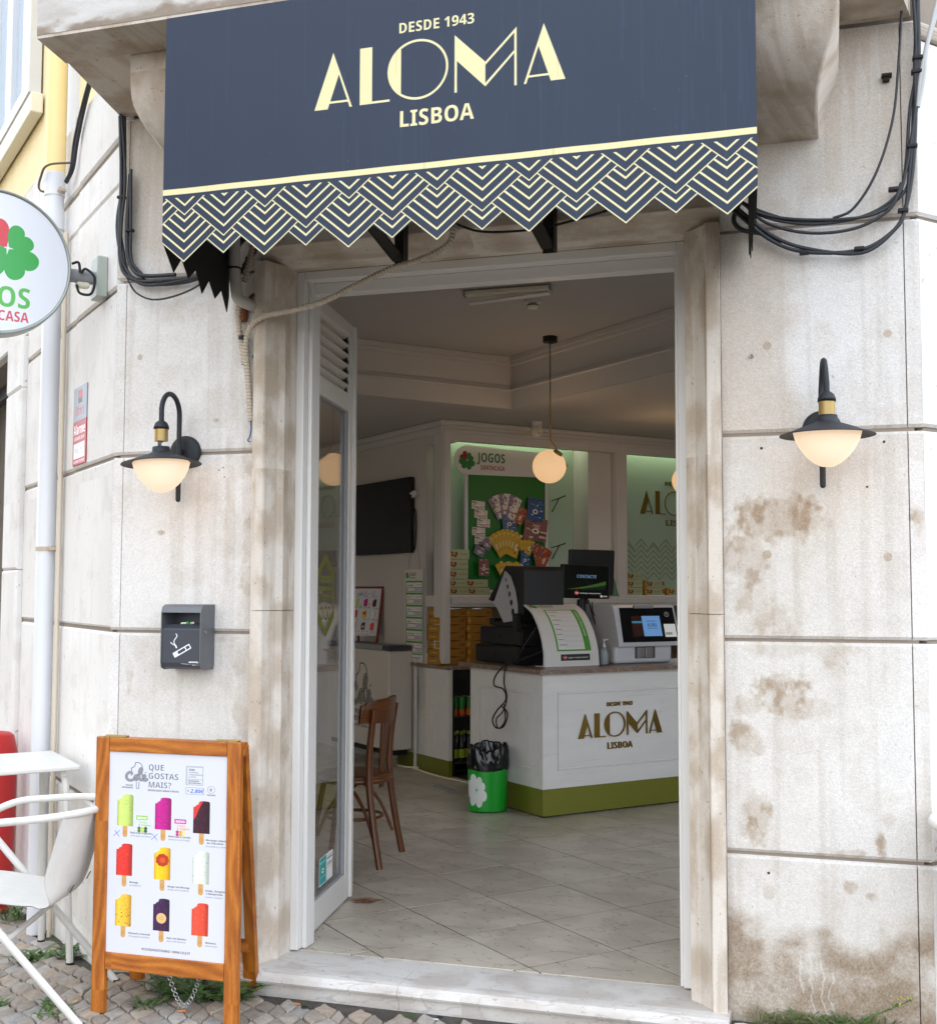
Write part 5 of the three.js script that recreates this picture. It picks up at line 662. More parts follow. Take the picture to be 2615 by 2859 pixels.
{ const t = thing('flowering_weed', 'long stemmed weed with tiny yellow flowers leaning along the stained wall', 'weed', [1.42, groundY(1.42, 0.03) + 0.01, 0.02]); const st = [[0, 0.02, 0], [0.05, 0.06, 0.0], [0.11, 0.09, -0.01], [0.16, 0.115, -0.01]]; part(t, 'stem', tube(st, 0.002, 20, 5), leafMat[1]); const lf = []; for (let k = 0; k < 60; k++) { const u = rnd(); lf.push(blade(0.17 * u, 0.03 + 0.09 * u, -0.005, rr(0.012, 0.03), 0.003, rr(0, 6.28), rr(0.3, 1.3))); } part(t, 'leaves', lf, leafMat[1]); const fm = std(0xb5ab3c, 0.7); for (let k = 0; k < 12; k++) part(t, 'flower', new THREE.IcosahedronGeometry(0.003, 0).translate(0.13 + rr(-0.04, 0.05), 0.115 + rr(-0.02, 0.02), rr(-0.012, 0.012)), fm); }
{ // moss and seedlings in the joints
  const t = thing('joint_moss', 'tiny green moss and seedlings in the cobble joints', 'moss'); t.userData.kind = 'stuff'; const l = [[], []];
  for (let k = 0; k < 900; k++) { const x = rr(-3.6, -0.5), z = rr(-1.0, 0.9); if (inWallFoot(x, z) || fbm(x * 3 + 4, z * 3, 3) < 0.5) continue; for (let q = 0; q < 3; q++) l[q % 2].push(blade(x + rr(-0.012, 0.012), groundY(x, z) - 0.012, z + rr(-0.012, 0.012), rr(0.012, 0.028), 0.0035, rr(0, 6.28), rr(0.5, 1.3))); }
  part(t, 'seedlings', l[0], leafMat[0]); part(t, 'seedlings', l[1], leafMat[1]); }
// ---------- litter ----------
const lit = (name, label, cat, x, z, geo, mat) => { const t = thing(name, label, cat, [x, groundY(x, z) + 0.004, z]); part(t, name === 'cigarette_butt' ? 'filter' : 'scrap', geo, mat); };
{ const s = new THREE.Shape(); s.absellipse(0, 0.034, 0.011, 0.013, 0, 6.283); const s2 = new THREE.Shape(); s2.absellipse(0, -0.036, 0.012, 0.016, 0, 6.283); lit('wooden_spoon', 'flat wooden ice cream spoon lying on the cobbles', 'spoon', -1.47, 0.34, merge([shapeGeo(s, 0.0016), shapeGeo(s2, 0.0016), box(0.009, 0.06, 0.0016, 0, 0, 0.0008)]).rotateX(-Math.PI / 2).rotateY(0.35), std(0xd6b184, 0.7)); }
lit('cigarette_butt', 'orange cigarette butt on the cobbles near the board chain', 'cigarette butt', -1.0, 0.36, rod([-0.014, 0.004, 0.003], [0.014, 0.005, -0.006], 0.004), std(0xc87f4a, 0.8)); lit('cigarette_butt', 'brown cigarette butt beside the step', 'cigarette butt', -0.62, 0.16, rod([-0.012, 0.005, 0], [0.012, 0.005, 0.004], 0.004), std(0xb87345, 0.8));
lit('bottle_cap', 'dark crimped bottle cap near the step', 'bottle cap', -0.585, 0.175, lathe([[0, 0.006], [0.009, 0.006], [0.013, 0.001], [0.011, 0], [0, 0.002]], 18), M.rubber); lit('bottle_cap', 'dark crimped bottle cap right of the broken step edge', 'bottle cap', -0.06, 0.13, lathe([[0, 0.006], [0.009, 0.006], [0.013, 0.001], [0.011, 0], [0, 0.002]], 18), M.rubber);
lit('paper_scrap', 'torn white paper scrap by the right door jamb', 'paper', 1.03, 0.05, prism([[-0.03, -0.01], [0.0, -0.016], [0.03, -0.004], [0.045, 0.012], [0.01, 0.008], [-0.02, 0.014]], 0, 0.0012, planXZ).rotateZ(0.06), M.white); lit('paper_scrap', 'thin pink wrapper strip on the cobbles under the table', 'paper', -1.92, 0.05, box(0.03, 0.002, 0.006).rotateY(0.3), std(0xc9606a, 0.6)); lit('paper_scrap', 'white paper crumb beside the door step', 'paper', -0.07, 0.15, prism([[-0.012, -0.006], [0.008, -0.008], [0.014, 0.004], [-0.006, 0.008]], 0, 0.0015, planXZ), M.white);

// ---------- service counter ----------
const font = await new FontLoader().loadAsync('fonts/droid/droid_sans_bold.typeface.json');
const text3 = (s, w, h, depth) => { const g = new TextGeometry(s, { font, size: 1, depth: depth, curveSegments: 4 }); g.computeBoundingBox(); const b = g.boundingBox; return g.translate(-(b.min.x + b.max.x) / 2, -b.min.y, 0).scale(w / (b.max.x - b.min.x), h / (b.max.y - b.min.y), 1); };
part(doorHours, 'opening_hours_text', [text3('HORARIO', 0.2, 0.034, 0.001).translate(0.3, 1.525, -0.0186), text3('TODOS OS DIAS', 0.2, 0.022, 0.001).translate(0.3, 1.488, -0.0186), text3('07:00 AS 20:00', 0.2, 0.022, 0.001).translate(0.3, 1.45, -0.0186)], M.olive, 'gold opening hours lettering'); for (const x of [0.235, 0.3, 0.365]) part(doorHours, 'door_symbol', new THREE.TorusGeometry(0.022, 0.003, 5, 20).scale(1, 1.25, 0.2).translate(x, 1.385, -0.0183), M.olive);
const paintWhite = new THREE.MeshStandardMaterial({ map: rep(dataTex(512, 512, (i, j) => { const m = fbm(i / 50, j / 50, 4), s = vn(i * 0.05, j * 0.8) * vn(i * 0.02 + 5, j * 0.3); const g = (m - 0.5) * 10 - (s > 0.66 ? 16 : 0); return [224 + g, 222 + g, 218 + g]; }), 1), roughness: 0.4 });
{ const t = thingIn('service_counter', 'white panelled service counter with brown marble top and gold lettering', 'counter', 0, 0, 0);
  part(t, 'body', [bx(0, 2.6, 0.186, 0.942, -0.6, 0), bx(0, 0.6, 0.186, 0.942, -0.923, -0.6)], paintWhite);
  part(t, 'plinth', [bx(-0.002, 2.6, 0.012, 0.184, -0.6, 0.002), bx(-0.002, 0.6, 0.012, 0.184, -0.921, -0.6)], M.olive, 'olive green base band'); part(t, 'toe_gap', bx(0.02, 2.6, 0, 0.012, -0.9, -0.02), M.black);
  part(t, 'marble_top', worldUV(prism([[-0.045, 0.045], [2.6, 0.045], [2.6, -0.62], [0.62, -0.62], [0.62, -1.02], [-0.045, -1.02]], 0.943, 0.973, planXZ), (x, y, z) => [x + y, z + y]), marbleTop);
  const frame = (x0, x1, y0, y1) => [rbx(x0, x1, y1 - 0.014, y1, 0, 0.009, 0.004), rbx(x0, x1, y0, y0 + 0.014, 0, 0.009, 0.004), rbx(x0, x0 + 0.014, y0 + 0.0145, y1 - 0.0145, 0, 0.009, 0.004), rbx(x1 - 0.014, x1, y0 + 0.0145, y1 - 0.0145, 0, 0.009, 0.004)];
  part(t, 'panel_moulding', frame(0.119, 1.175, 0.303, 0.818), paintWhite); part(t, 'panel_moulding', frame(1.3, 2.4, 0.303, 0.818), paintWhite);
  part(t, 'panel_moulding', frame(0.135, 0.795, 0.303, 0.813).map(g => g.rotateY(-Math.PI / 2).translate(0, 0, -0.93)), paintWhite);
  const cx = 0.648, base = 0.502, h = 0.164, sh = wordmark.map(p => polyShape(p.map(q => [q[0] * h, q[1] * h]))); const O = wordmark.O, el = (k) => { const r = []; for (let i = 0; i < 48; i++) { const a = i / 48 * Math.PI * 2; r.push(new THREE.Vector2((O.c[0] + (O.rx - k) * Math.cos(a)) * h, (O.c[1] + (O.ry - k) * Math.sin(a)) * h)); } return r; }; const ring = new THREE.Shape(el(0)); ring.holes.push(new THREE.Path(el(0.045).reverse())); sh.push(ring);
  const seg = []; for (let k = 0; k <= 20; k++) { const a = Math.PI - 0.98 + k / 20 * 1.96; seg.push([(O.c[0] + O.rx * 0.99 * Math.cos(a)) * h, (O.c[1] + O.ry * 0.99 * Math.sin(a)) * h]); } sh.push(polyShape(seg));
  part(t, 'wordmark', sh.map(s => shapeGeo(s, 0.012).translate(cx, base, 0.004)), M.gold, 'raised gold wordmark'); part(t, 'lettering', [text3('DESDE 1943', 0.222, 0.028, 0.008).translate(0.64, 0.708, 0.002), text3('LISBOA', 0.216, 0.045, 0.008).translate(0.641, 0.418, 0.002)], M.gold, 'raised gold lettering'); }
// ---------- drinks cabinet under the back counter ----------
{ const t = thingIn('back_counter', 'back counter with white end panel, marble top and open drinks cooler', 'counter', 0.335, 0, 1.805); // local x = b, z = -a
  part(t, 'end_panel', [bx(0, 0.03, 0.13, 0.855, -0.55, 0)], paintWhite); part(t, 'base_band', bx(-0.004, 0.03, 0, 0.13, -0.56, 0.0), M.olive); part(t, 'marble_top', worldUV(rbx(-0.03, 3.5, 0.857, 0.887, -0.62, 0.02, 0.004), (x, y, z) => [x + y, z]), marbleTop);
  part(t, 'cooler_case', [bx(0.031, 0.05, 0, 0.855, -0.5, 0), bx(0.05, 1.6, 0, 0.855, -0.52, -0.5), bx(1.58, 1.6, 0, 0.855, -0.5, 0), bx(0.05, 1.58, 0.03, 0.05, -0.5, -0.02), bx(0.05, 1.58, 0.78, 0.855, -0.5, -0.01)], M.black); for (const y of [0.105, 0.475]) part(t, 'shelf', bx(0.052, 1.578, y - 0.008, y, -0.48, -0.03), M.darkGrey); }
const canTex = print(128, 128, (g) => { g.fillStyle = '#2f8a3c'; g.fillRect(0, 0, 128, 70); g.fillStyle = '#d2691e'; g.fillRect(0, 70, 128, 58); g.fillStyle = '#e9e4d8'; g.save(); g.translate(64, 70); g.rotate(-0.25); txt(g, 'Sumol', -38, 8, 26, '#c23a1e', { w: 76 }); g.restore(); });
const canMat = new THREE.MeshStandardMaterial({ map: canTex, roughness: 0.25, metalness: 0.5 });
for (let r = 0; r < 2; r++) for (let k = 0; k < 3; k++) { const t = thingIn('drink_can', `${['left', 'middle', 'right'][k]} green and orange can in the ${r ? 'back' : 'front'} row of the cooler`, 'drink can', 0.425 + k * 0.068, 0.475, 1.88 + r * 0.07, 0.4 * k, 'green and orange cans in the drinks cooler'); part(t, 'can', lathe([[0.024, 0.0], [0.029, 0.008], [0.029, 0.142], [0.024, 0.152]], 20), canMat); part(t, 'lid', lathe([[0, 0.15], [0.022, 0.15], [0.0245, 0.154], [0.0235, 0.156]], 20), M.steel); }
const botMat = new THREE.MeshPhysicalMaterial({ color: lin(0.75, 0.85, 0.4), roughness: 0.1, transmission: 0.7, thickness: 0 }), yel = std(0x9fae1e, 0.4), darkBot = std(0x1d2410, 0.2);
for (let r = 0; r < 2; r++) for (let k = 0; k < 3; k++) { const t = thingIn('drink_bottle', `${['left', 'middle', 'right'][k]} dark yellow-capped bottle in the ${r ? 'back' : 'front'} row of the cooler`, 'bottle', 0.425 + k * 0.068, 0.105, 1.88 + r * 0.07, 0, 'dark yellow-capped bottles in the drinks cooler'); part(t, 'bottle', lathe([[0, 0], [0.028, 0.002], [0.029, 0.01], [0.029, 0.12], [0.024, 0.15], [0.012, 0.19], [0.011, 0.225], [0, 0.226]], 20), darkBot); part(t, 'label', lathe([[0.0295, 0.035], [0.0295, 0.105]], 20), yel); part(t, 'cap', lathe([[0.013, 0.22], [0.014, 0.245], [0, 0.247]], 16), yel); }
// ---------- boxes ----------
const goldBoxTex = print(256, 128, (g) => { g.fillStyle = '#a8741e'; g.fillRect(0, 0, 256, 128); g.strokeStyle = '#8a5c14'; g.lineWidth = 3; for (let k = 0; k < 12; k++) { g.beginPath(); g.moveTo(0, k * 12); g.bezierCurveTo(80, k * 12 - 14, 170, k * 12 + 16, 256, k * 12); g.stroke(); } g.fillStyle = '#6b431a'; g.beginPath(); g.arc(218, 64, 24, 0, 7); g.fill(); g.fillStyle = '#c98a34'; g.beginPath(); g.arc(214, 60, 9, 0, 7); g.fill(); });
const goldEndTex = print(64, 64, (g) => { g.fillStyle = '#b98426'; g.fillRect(0, 0, 64, 64); txt(g, 'ALOMA', 12, 38, 14, '#ead9a0', { w: 40 }); });
const goldBoxMat = new THREE.MeshStandardMaterial({ map: goldBoxTex, roughness: 0.45, metalness: 0.25 }), goldEndMat = new THREE.MeshStandardMaterial({ map: goldEndTex, roughness: 0.4, metalness: 0.3 });
const ORD = ['bottom', 'second lowest', 'third lowest', 'fourth from top', 'third highest', 'second highest', 'topmost'];
function pastryBox(b, y, a, label) { const t = thingIn('pastry_box', label, 'box', b, y, a, rr(-0.03, 0.03), 'gold pastry boxes stacked on the back counter'); const w = 0.25, h = 0.064; part(t, 'box', worldUV(prism([[-w / 2, 0], [w / 2, 0], [w / 2, h], [w / 2 - 0.03, h + 0.001], [0, h - 0.007], [-w / 2 + 0.03, h + 0.001], [-w / 2, h]], -0.2, 0, (u, v, k) => [u, v, k]), (x, y) => [x / w + 0.5, y / h]), goldBoxMat); part(t, 'end_flap', [rbx(-w / 2 - 0.004, -w / 2 + 0.034, 0.004, h - 0.004, -0.19, 0.004, 0.004)], goldEndMat); }
for (let k = 0; k < 7; k++) pastryBox(0.445 + (k % 3) * 0.005 + (k === 6 ? 0.015 : 0), 0.889 + k * 0.0655, 1.95, `${ORD[k]} gold pastry box in the stack at the shelf end`);
for (let k = 0; k < 7; k++) pastryBox(0.715 + (k % 2) * 0.008, 0.889 + k * 0.0655, 1.96, `${ORD[k]} gold pastry box in the stack behind the cash drawers`);
const giftTex = print(512, 128, (g) => { g.fillStyle = '#a9b08a'; g.fillRect(0, 0, 512, 128); for (const x of [70, 290]) { g.fillStyle = '#7a4a1e'; for (let k = 0; k < 7; k++) { g.beginPath(); g.arc(x + Math.cos(k) * 26, 64 + Math.sin(k * 1.7) * 22, 17, 0, 7); g.fill(); } g.fillStyle = '#c9893a'; g.beginPath(); g.arc(x, 60, 16, 0, 7); g.fill(); txt(g, 'ALOMA', x + 70, 74, 34, '#8a7a44', { w: 90, font: 'serif', weight: '' }); } });
const giftMat = new THREE.MeshStandardMaterial({ map: giftTex, roughness: 0.5 });
function giftBox(b, y, a, w, h, label) { const t = thingIn('gift_box', label, 'box', b, y, a, 0, 'green pastry gift boxes on the niche shelf'); part(t, 'box', worldUV(rbx(-w / 2, w / 2, 0.0005, h - 0.0015, -0.16, 0, 0.003), (x, y) => [(x + w / 2) / (w > 0.3 ? w : 0.42), y / h]), giftMat); part(t, 'gold_end', rbx(-w / 2 - 0.0015, -w / 2 + 0.03, 0, h - 0.001, -0.161, 0.0015, 0.003), goldEndMat); }
giftBox(0.61, 1.456, 1.955, 0.41, 0.066, 'long green gift box at the bottom of the left stack'); giftBox(0.595, 1.522, 1.955, 0.40, 0.068, 'second long green gift box in the left stack');
giftBox(0.495, 1.590, 1.955, 0.2, 0.082, 'lowest short green gift box in the left stack'); giftBox(0.50, 1.672, 1.955, 0.205, 0.082, 'middle short green gift box in the left stack'); giftBox(0.51, 1.754, 1.955, 0.205, 0.084, 'topmost short green gift box in the left stack');
for (const [b, y, w, l] of [[2.36, 1.456, 0.2, 'lower left gift box in the right niche'], [2.36, 1.526, 0.2, 'middle left gift box in the right niche'], [2.36, 1.596, 0.2, 'top left gift box in the right niche'], [2.6, 1.456, 0.24, 'lower right gift box in the right niche'], [2.6, 1.526, 0.24, 'upper right gift box in the right niche'], [2.84, 1.456, 0.2, 'gift box beside the door frame in the right niche']]) giftBox(b, y, 1.955, w, 0.068, l);
// ---------- ticket board ----------
{ const t = thingIn('ticket_board', 'green lottery ticket board with white clover header in the niche', 'notice board', 1.055, 2.0, 2.06); // local z towards viewer
  part(t, 'backing', [rbx(-0.425, 0.43, -0.52, 0.56, -0.02, 0, 0.004)], M.white); part(t, 'green_panel', new THREE.ExtrudeGeometry(rrShape(0.785, 0.985, 0.02, 0.0, -0.005), { depth: 0.006, bevelEnabled: false }).translate(0, 0, 0.001), std(0x0a6e17, 0.45));
  const hdr = print(1024, 256, (g) => { g.fillStyle = '#d8d4cf'; g.fillRect(0, 0, 1024, 256); drawClover(g, 130, 128, 76, '#8f1f2c', '#1c7a34'); txt(g, 'JOGOS', 240, 138, 112, '#1f6b34', { w: 290, weight: '' }); txt(g, 'SANTACASA', 268, 206, 56, '#8f2a36', { w: 256, weight: '' }); });
  const hs = new THREE.Shape(); hs.moveTo(-0.40, 0.49); hs.absarc(-0.415, 0.60, 0.125, -1.57, 1.57, true); hs.lineTo(0.43, 0.70); hs.lineTo(0.43, 0.49); part(t, 'header', worldUV(shapeGeo(hs, 0.012).translate(0, 0, 0.008), (x, y) => [(x + 0.54) / 0.98, (y - 0.475) / 0.25]), new THREE.MeshStandardMaterial({ map: hdr, roughness: 0.4 }));
  const tk = (c1, c2, c3) => print(64, 96, (g) => { g.fillStyle = c1; g.fillRect(0, 0, 64, 96); for (let k = 0; k < 26; k++) { g.fillStyle = [c2, c3, '#e8e2d4', '#40382c'][k % 4]; g.globalAlpha = 0.75; g.fillRect(rr(0, 50), rr(0, 86), rr(4, 22), rr(3, 9)); } g.globalAlpha = 1; g.strokeStyle = '#e9e4dc'; g.lineWidth = 5; g.beginPath(); g.arc(32, 56, 8, 0, 7); g.stroke(); });
  const tm = [tk('#c9a227', '#8a5a1c', '#e0c24a'), tk('#1f4f8a', '#2f7ab0', '#123058'), tk('#d8d2cc', '#6a6a78', '#a04a4a'), tk('#a8482c', '#d89030', '#7a2a1c'), tk('#7a6a8a', '#c9b24a', '#4a3a5a'), tk('#8a5a56', '#d0b0a8', '#6a3030'), tk('#3a8a6a', '#c83a3a', '#d8d2a0')].map(m => new THREE.MeshStandardMaterial({ map: m, roughness: 0.35 })); let n = 0;
  const ticket = (x, y, w, h, rot, m) => { n++; part(t, 'ticket', worldUV(bx(-w / 2, w / 2, -h / 2, h / 2, 0, 0.0016), (px, py) => [px / w + 0.5, py / h + 0.5]).rotateX(-0.03).rotateZ(rot).translate(x, y, 0.010 + n * 0.0018), tm[m]); };
  for (let k = 0; k < 5; k++) ticket(-0.30 + (k % 3) * 0.025, 0.22 - k * 0.075, 0.13, 0.07, -0.06, 2); for (let k = 0; k < 6; k++) ticket(-0.13 + k * 0.038, 0.20 + Math.sin(k / 5 * 3.1) * 0.03, 0.07, 0.2, 0.55 - k * 0.2, k % 2 ? 2 : 4); ticket(0.0, 0.08, 0.14, 0.15, 0.1, 1); ticket(0.12, 0.14, 0.08, 0.15, -0.5, 3);
  ticket(0.27, 0.2, 0.17, 0.2, -0.12, 1); ticket(0.27, 0.03, 0.24, 0.2, -0.14, 5); for (let k = 0; k < 7; k++) ticket(-0.13 + k * 0.032, -0.12 + Math.sin(k / 6 * 3.1) * 0.035, 0.07, 0.21, 0.6 - k * 0.15, 0); ticket(-0.31, -0.17, 0.1, 0.08, -0.4, 4); ticket(-0.235, -0.11, 0.09, 0.08, -0.7, 4); for (let k = 0; k < 3; k++) ticket(0.13 + k * 0.03, -0.13, 0.07, 0.13, 0.1 - k * 0.25, 0); ticket(0.145, -0.23, 0.1, 0.14, -0.1, 1); for (let k = 0; k < 4; k++) ticket(0.27 + k * 0.025, -0.19 - k * 0.012, 0.08, 0.18, 0.25 - k * 0.25, k % 2 ? 3 : 5); ticket(-0.28, -0.31, 0.1, 0.14, 0.0, 5); for (let k = 0; k < 4; k++) ticket(-0.1 + k * 0.05, -0.33, 0.08, 0.14, 0.5 - k * 0.3, 0); ticket(0.28, -0.4, 0.09, 0.14, -0.5, 6); ticket(0.24, -0.37, 0.07, 0.12, 0.3, 3); ticket(-0.33, -0.45, 0.07, 0.06, 0.1, 0); }
// gold wall lettering and chevrons in the right niche
{ const t = thingIn('niche_lettering', 'thin gold wordmark and chevron lines on the right green panel', 'lettering', 3.126, 1.9, 2.2); const h = 0.223; part(t, 'wordmark', [...wordmark.slice(0, 4).map(p => shapeGeo(polyShape(p.map(q => [q[0] * h, q[1] * h + 0.322])), 0.006)), new THREE.TorusGeometry(0.53 * h, 0.006, 6, 40).scale(1, 0.96, 1).translate(-0.326 * h, 0.5 * h + 0.322, 0.004)], M.gold); part(t, 'lettering', [text3('LISBOA', 0.36, 0.055, 0.005).translate(0, 0.217, 0.002), text3('DESDE 1943', 0.37, 0.04, 0.005).translate(0, 0.6, 0.002)], M.gold);
  const z = []; for (let r = 0; r < 7; r++) for (let k = 0; k < 7; k++) { const x = -0.86 + k * 0.15, y = -0.30 + r * 0.052 + (r > 5 && k % 2 ? -0.03 : 0); z.push(bar([x, y, 0.002], [x + 0.075, y + 0.07, 0.002], 0.004, 0.003, [0, 0, 1]), bar([x + 0.075, y + 0.07, 0.002], [x + 0.15, y, 0.002], 0.004, 0.003, [0, 0, 1])); } part(t, 'chevron_lines', z, M.gold); }
for (const [b, y, l] of [[0.44, 2.33, 'upper left black shelf bracket in the green niche'], [0.44, 1.9, 'lower left black shelf bracket in the green niche'], [1.62, 2.30, 'upper right black shelf bracket in the green niche'], [1.62, 1.88, 'lower right black shelf bracket in the green niche']]) { const t = thingIn('shelf_bracket', l, 'bracket', b, y, 2.199); part(t, 'arms', [bar([0, 0, 0.003], [0, -0.12, 0.003], 0.014, 0.006), bar([0, 0, 0.0], [0, 0.03, 0.2], 0.012, 0.006), bar([0, -0.1, 0.006], [0, 0.012, 0.11], 0.008, 0.006), sph(0.007, 0, 0.033, 0.2)], M.iron); }
// ---------- wall things on the television wall ----------
{ const t = thingIn('television', 'large black wall television switched off', 'television', 0.30, 2.142, 2.945, -Math.PI / 2); part(t, 'screen', rbx(-0.545, 0.545, -0.315, 0.315, 0.022, 0.026, 0.001), std(0x0b0b0c, 0.18)); part(t, 'bezel', rbox(1.11, 0.65, 0.045, 0.006, 0, 0, 0), M.black); part(t, 'wall_bracket', rbx(-0.2, 0.2, -0.15, 0.15, -0.035, -0.02, 0.004), M.iron); part(t, 'power_cable', tube([[0.54, 0.05, -0.02], [0.58, 0.03, -0.02], [0.595, -0.1, -0.02], [0.59, -0.22, -0.02], [0.57, -0.3, -0.02]], 0.006, 24, 6), M.rubber); }
{ const t = thingIn('security_camera', 'small white camera at the corner of the television', 'camera', 0.335, 2.3, 2.33, -Math.PI / 2); part(t, 'mount', cyl(0.03, 0.03, 0.02, 0, 0, 0, 16).rotateX(Math.PI / 2).translate(0, 0.03, 0.01), M.white); part(t, 'housing', lathe([[0, 0], [0.02, 0], [0.028, 0.02], [0.026, 0.06], [0.0, 0.065]], 20).rotateX(Math.PI / 2 + 0.5).translate(0, 0.03, 0.02), M.white); part(t, 'lens', sph(0.012, 0, 0.0, 0.075), M.black); }
const prizeTex = print(256, 640, (g) => { g.fillStyle = '#d9d6d1'; g.fillRect(0, 0, 256, 640); drawClover(g, 34, 40, 22); txt(g, 'JOGOS', 64, 46, 32, '#2a5a34', { w: 90, weight: '' }); txt(g, 'SANTACASA', 70, 64, 15, '#8f2a36', { w: 80, weight: '' }); g.fillStyle = '#4f9a34'; g.fillRect(14, 80, 236, 512); const c = ['#2a3a8a', '#b88a1e', '#2a6ab0', '#2a3a6a', '#8a2a6a', '#7a1e5a'], v = ['.000000', '2000000', '1725000', '14200', '600000', '75000'], nm = ['euromilhões', 'M1lhão', 'totoloto', 'totobola', 'lotaria clássica', 'lotaria popular']; for (let k = 0; k < 6; k++) { const y = 92 + k * 84; g.fillStyle = '#e4e2de'; g.beginPath(); g.roundRect(22, y, 220, 70, 8); g.fill(); txt(g, nm[k], 30, y + 24, 15, c[k]); txt(g, 'próximo concurso', 168, y + 18, 8, '#777', { weight: '' }); g.strokeStyle = c[k]; g.lineWidth = 3; g.strokeRect(28, y + 34, 208, 28); txt(g, '€', 34, y + 55, 20, c[k]); txt(g, v[k], 226, y + 56, 24, '#4a5a90', { weight: '', align: 'right', font: 'monospace' }); } txt(g, 'Jogue com moderação', 30, 618, 15, '#333', { w: 190 }); });
{ const t = thingIn('prize_board', 'tall white and green lottery prize board hung on strings', 'board', 0.325, 1.285, 2.385, -Math.PI / 2); part(t, 'board', worldUV(shapeGeo(rrShape(0.32, 0.78, 0.02), 0.004), (x, y) => [x / 0.32 + 0.5, y / 0.78 + 0.5]), new THREE.MeshStandardMaterial({ map: prizeTex, roughness: 0.45 })); part(t, 'string', [rod([-0.11, 0.38, 0.004], [-0.05, 0.62, -0.004], 0.0018, 5), rod([0.11, 0.38, 0.004], [0.04, 0.62, -0.004], 0.0018, 5)], M.grey); }
{ const t = thingIn('wall_conduit', 'white plastic conduit running down the wall end to the floor', 'pipe', 0.325, 0, 2.33, -Math.PI / 2); part(t, 'conduit', rbx(-0.012, 0.012, 0.03, 0.92, 0, 0.02, 0.004), M.white); part(t, 'floor_cable', tube([[0, 0.04, 0.01], [0.03, 0.012, 0.02], [0.2, 0.008, 0.04], [0.45, 0.008, 0.06], [0.75, 0.008, 0.03], [1.0, 0.008, 0.0]], 0.007, 40, 6), M.cream); part(t, 'floor_cable', tube([[-0.02, 0.012, 0.02], [-0.15, 0.008, 0.06], [-0.4, 0.008, 0.05]], 0.007, 24, 6), M.cream); part(t, 'socket_box', rbx(0.0, 0.06, 0.002, 0.03, 0.01, 0.04, 0.006), M.cream); }
{ const t = thingIn('base_skirting', 'olive green skirting along the television wall foot', 'skirting', 0.333, 0, 2.45, -Math.PI / 2); part(t, 'board', rbx(-0.5, 0.09, 0, 0.13, 0, 0.006, 0.002), M.olive); }
// ---------- ice cream freezer ----------
const frzTex = print(1024, 768, (g) => { g.fillStyle = '#cfc9c0'; g.fillRect(0, 0, 1024, 768); drawLolly(g, 590, 320, 275, '#17181a', '#cfc9c0'); txt(g, 'PICOLÉS', 490, 530, 58, '#1d1e20', { w: 230 }); txt(g, 'ARTESANAIS', 440, 585, 58, '#1d1e20', { w: 330 }); txt(g, 'REFRESCANTE SABOR A FRUTA!', 410, 628, 28, '#1d1e20', { w: 400, weight: '' }); });
{ const t = thingIn('chest_freezer', 'white chest freezer with black brush lettering on casters', 'freezer', 0.1, 0, 3.03, -Math.PI / 2); part(t, 'cabinet', worldUV(rbx(-0.62, 0.62, 0.155, 0.985, -0.225, 0, 0.012, 2), (x, y) => [(x + 0.62) / 1.24, (y - 0.155) / 0.83]), new THREE.MeshStandardMaterial({ map: frzTex, roughness: 0.5 })); part(t, 'lid', rbx(-0.625, 0.5, 0.987, 1.03, -0.225, 0.006, 0.008, 2), M.grey); part(t, 'lid_end', rbx(0.501, 0.625, 0.987, 1.03, -0.225, 0.006, 0.008, 2), M.darkGrey); for (const x of [-0.5, 0.5]) part(t, 'caster', [cyl(0.045, 0.045, 0.03, 0, 0, 0, 20).rotateZ(Math.PI / 2).translate(x, 0.046, -0.1), rbx(x - 0.03, x + 0.03, 0.07, 0.156, -0.14, -0.06, 0.006)], M.steel); part(t, 'underside', rbx(-0.58, 0.58, 0.11, 0.154, -0.2, -0.03, 0.004), M.black); }
{ const t = thingIn('menu_stand', 'small tabletop ice lolly menu stand on the freezer', 'menu stand', 0.2, 1.031, 3.1, -Math.PI / 2 + 0.45); const s = new THREE.MeshStandardMaterial({ map: menuTex, roughness: 0.4 }); part(t, 'frame', [bar([-0.165, 0, 0.02], [-0.165, 0.5, -0.07], 0.02, 0.014, [0, 0, 1]), bar([0.165, 0, 0.02], [0.165, 0.5, -0.07], 0.02, 0.014, [0, 0, 1]), box(0.33, 0.02, 0.014, 0, 0.49, -0.068)], std(0x7a2e16, 0.45)); part(t, 'poster', worldUV(prism([[-0.156, 0.06], [0.156, 0.06], [0.156, 0.48], [-0.156, 0.48]], -0.002, 0.002, (u, v, k) => [u, v, 0.022 - v * 0.18 + k]), (x, y) => [(x + 0.156) / 0.312, (y - 0.06) / 0.42]), s); part(t, 'back_leg', [bar([-0.15, 0, -0.12], [-0.15, 0.48, -0.075], 0.018, 0.012, [0, 0, 1]), bar([0.15, 0, -0.12], [0.15, 0.48, -0.075], 0.018, 0.012, [0, 0, 1])], std(0x7a2e16, 0.45)); }
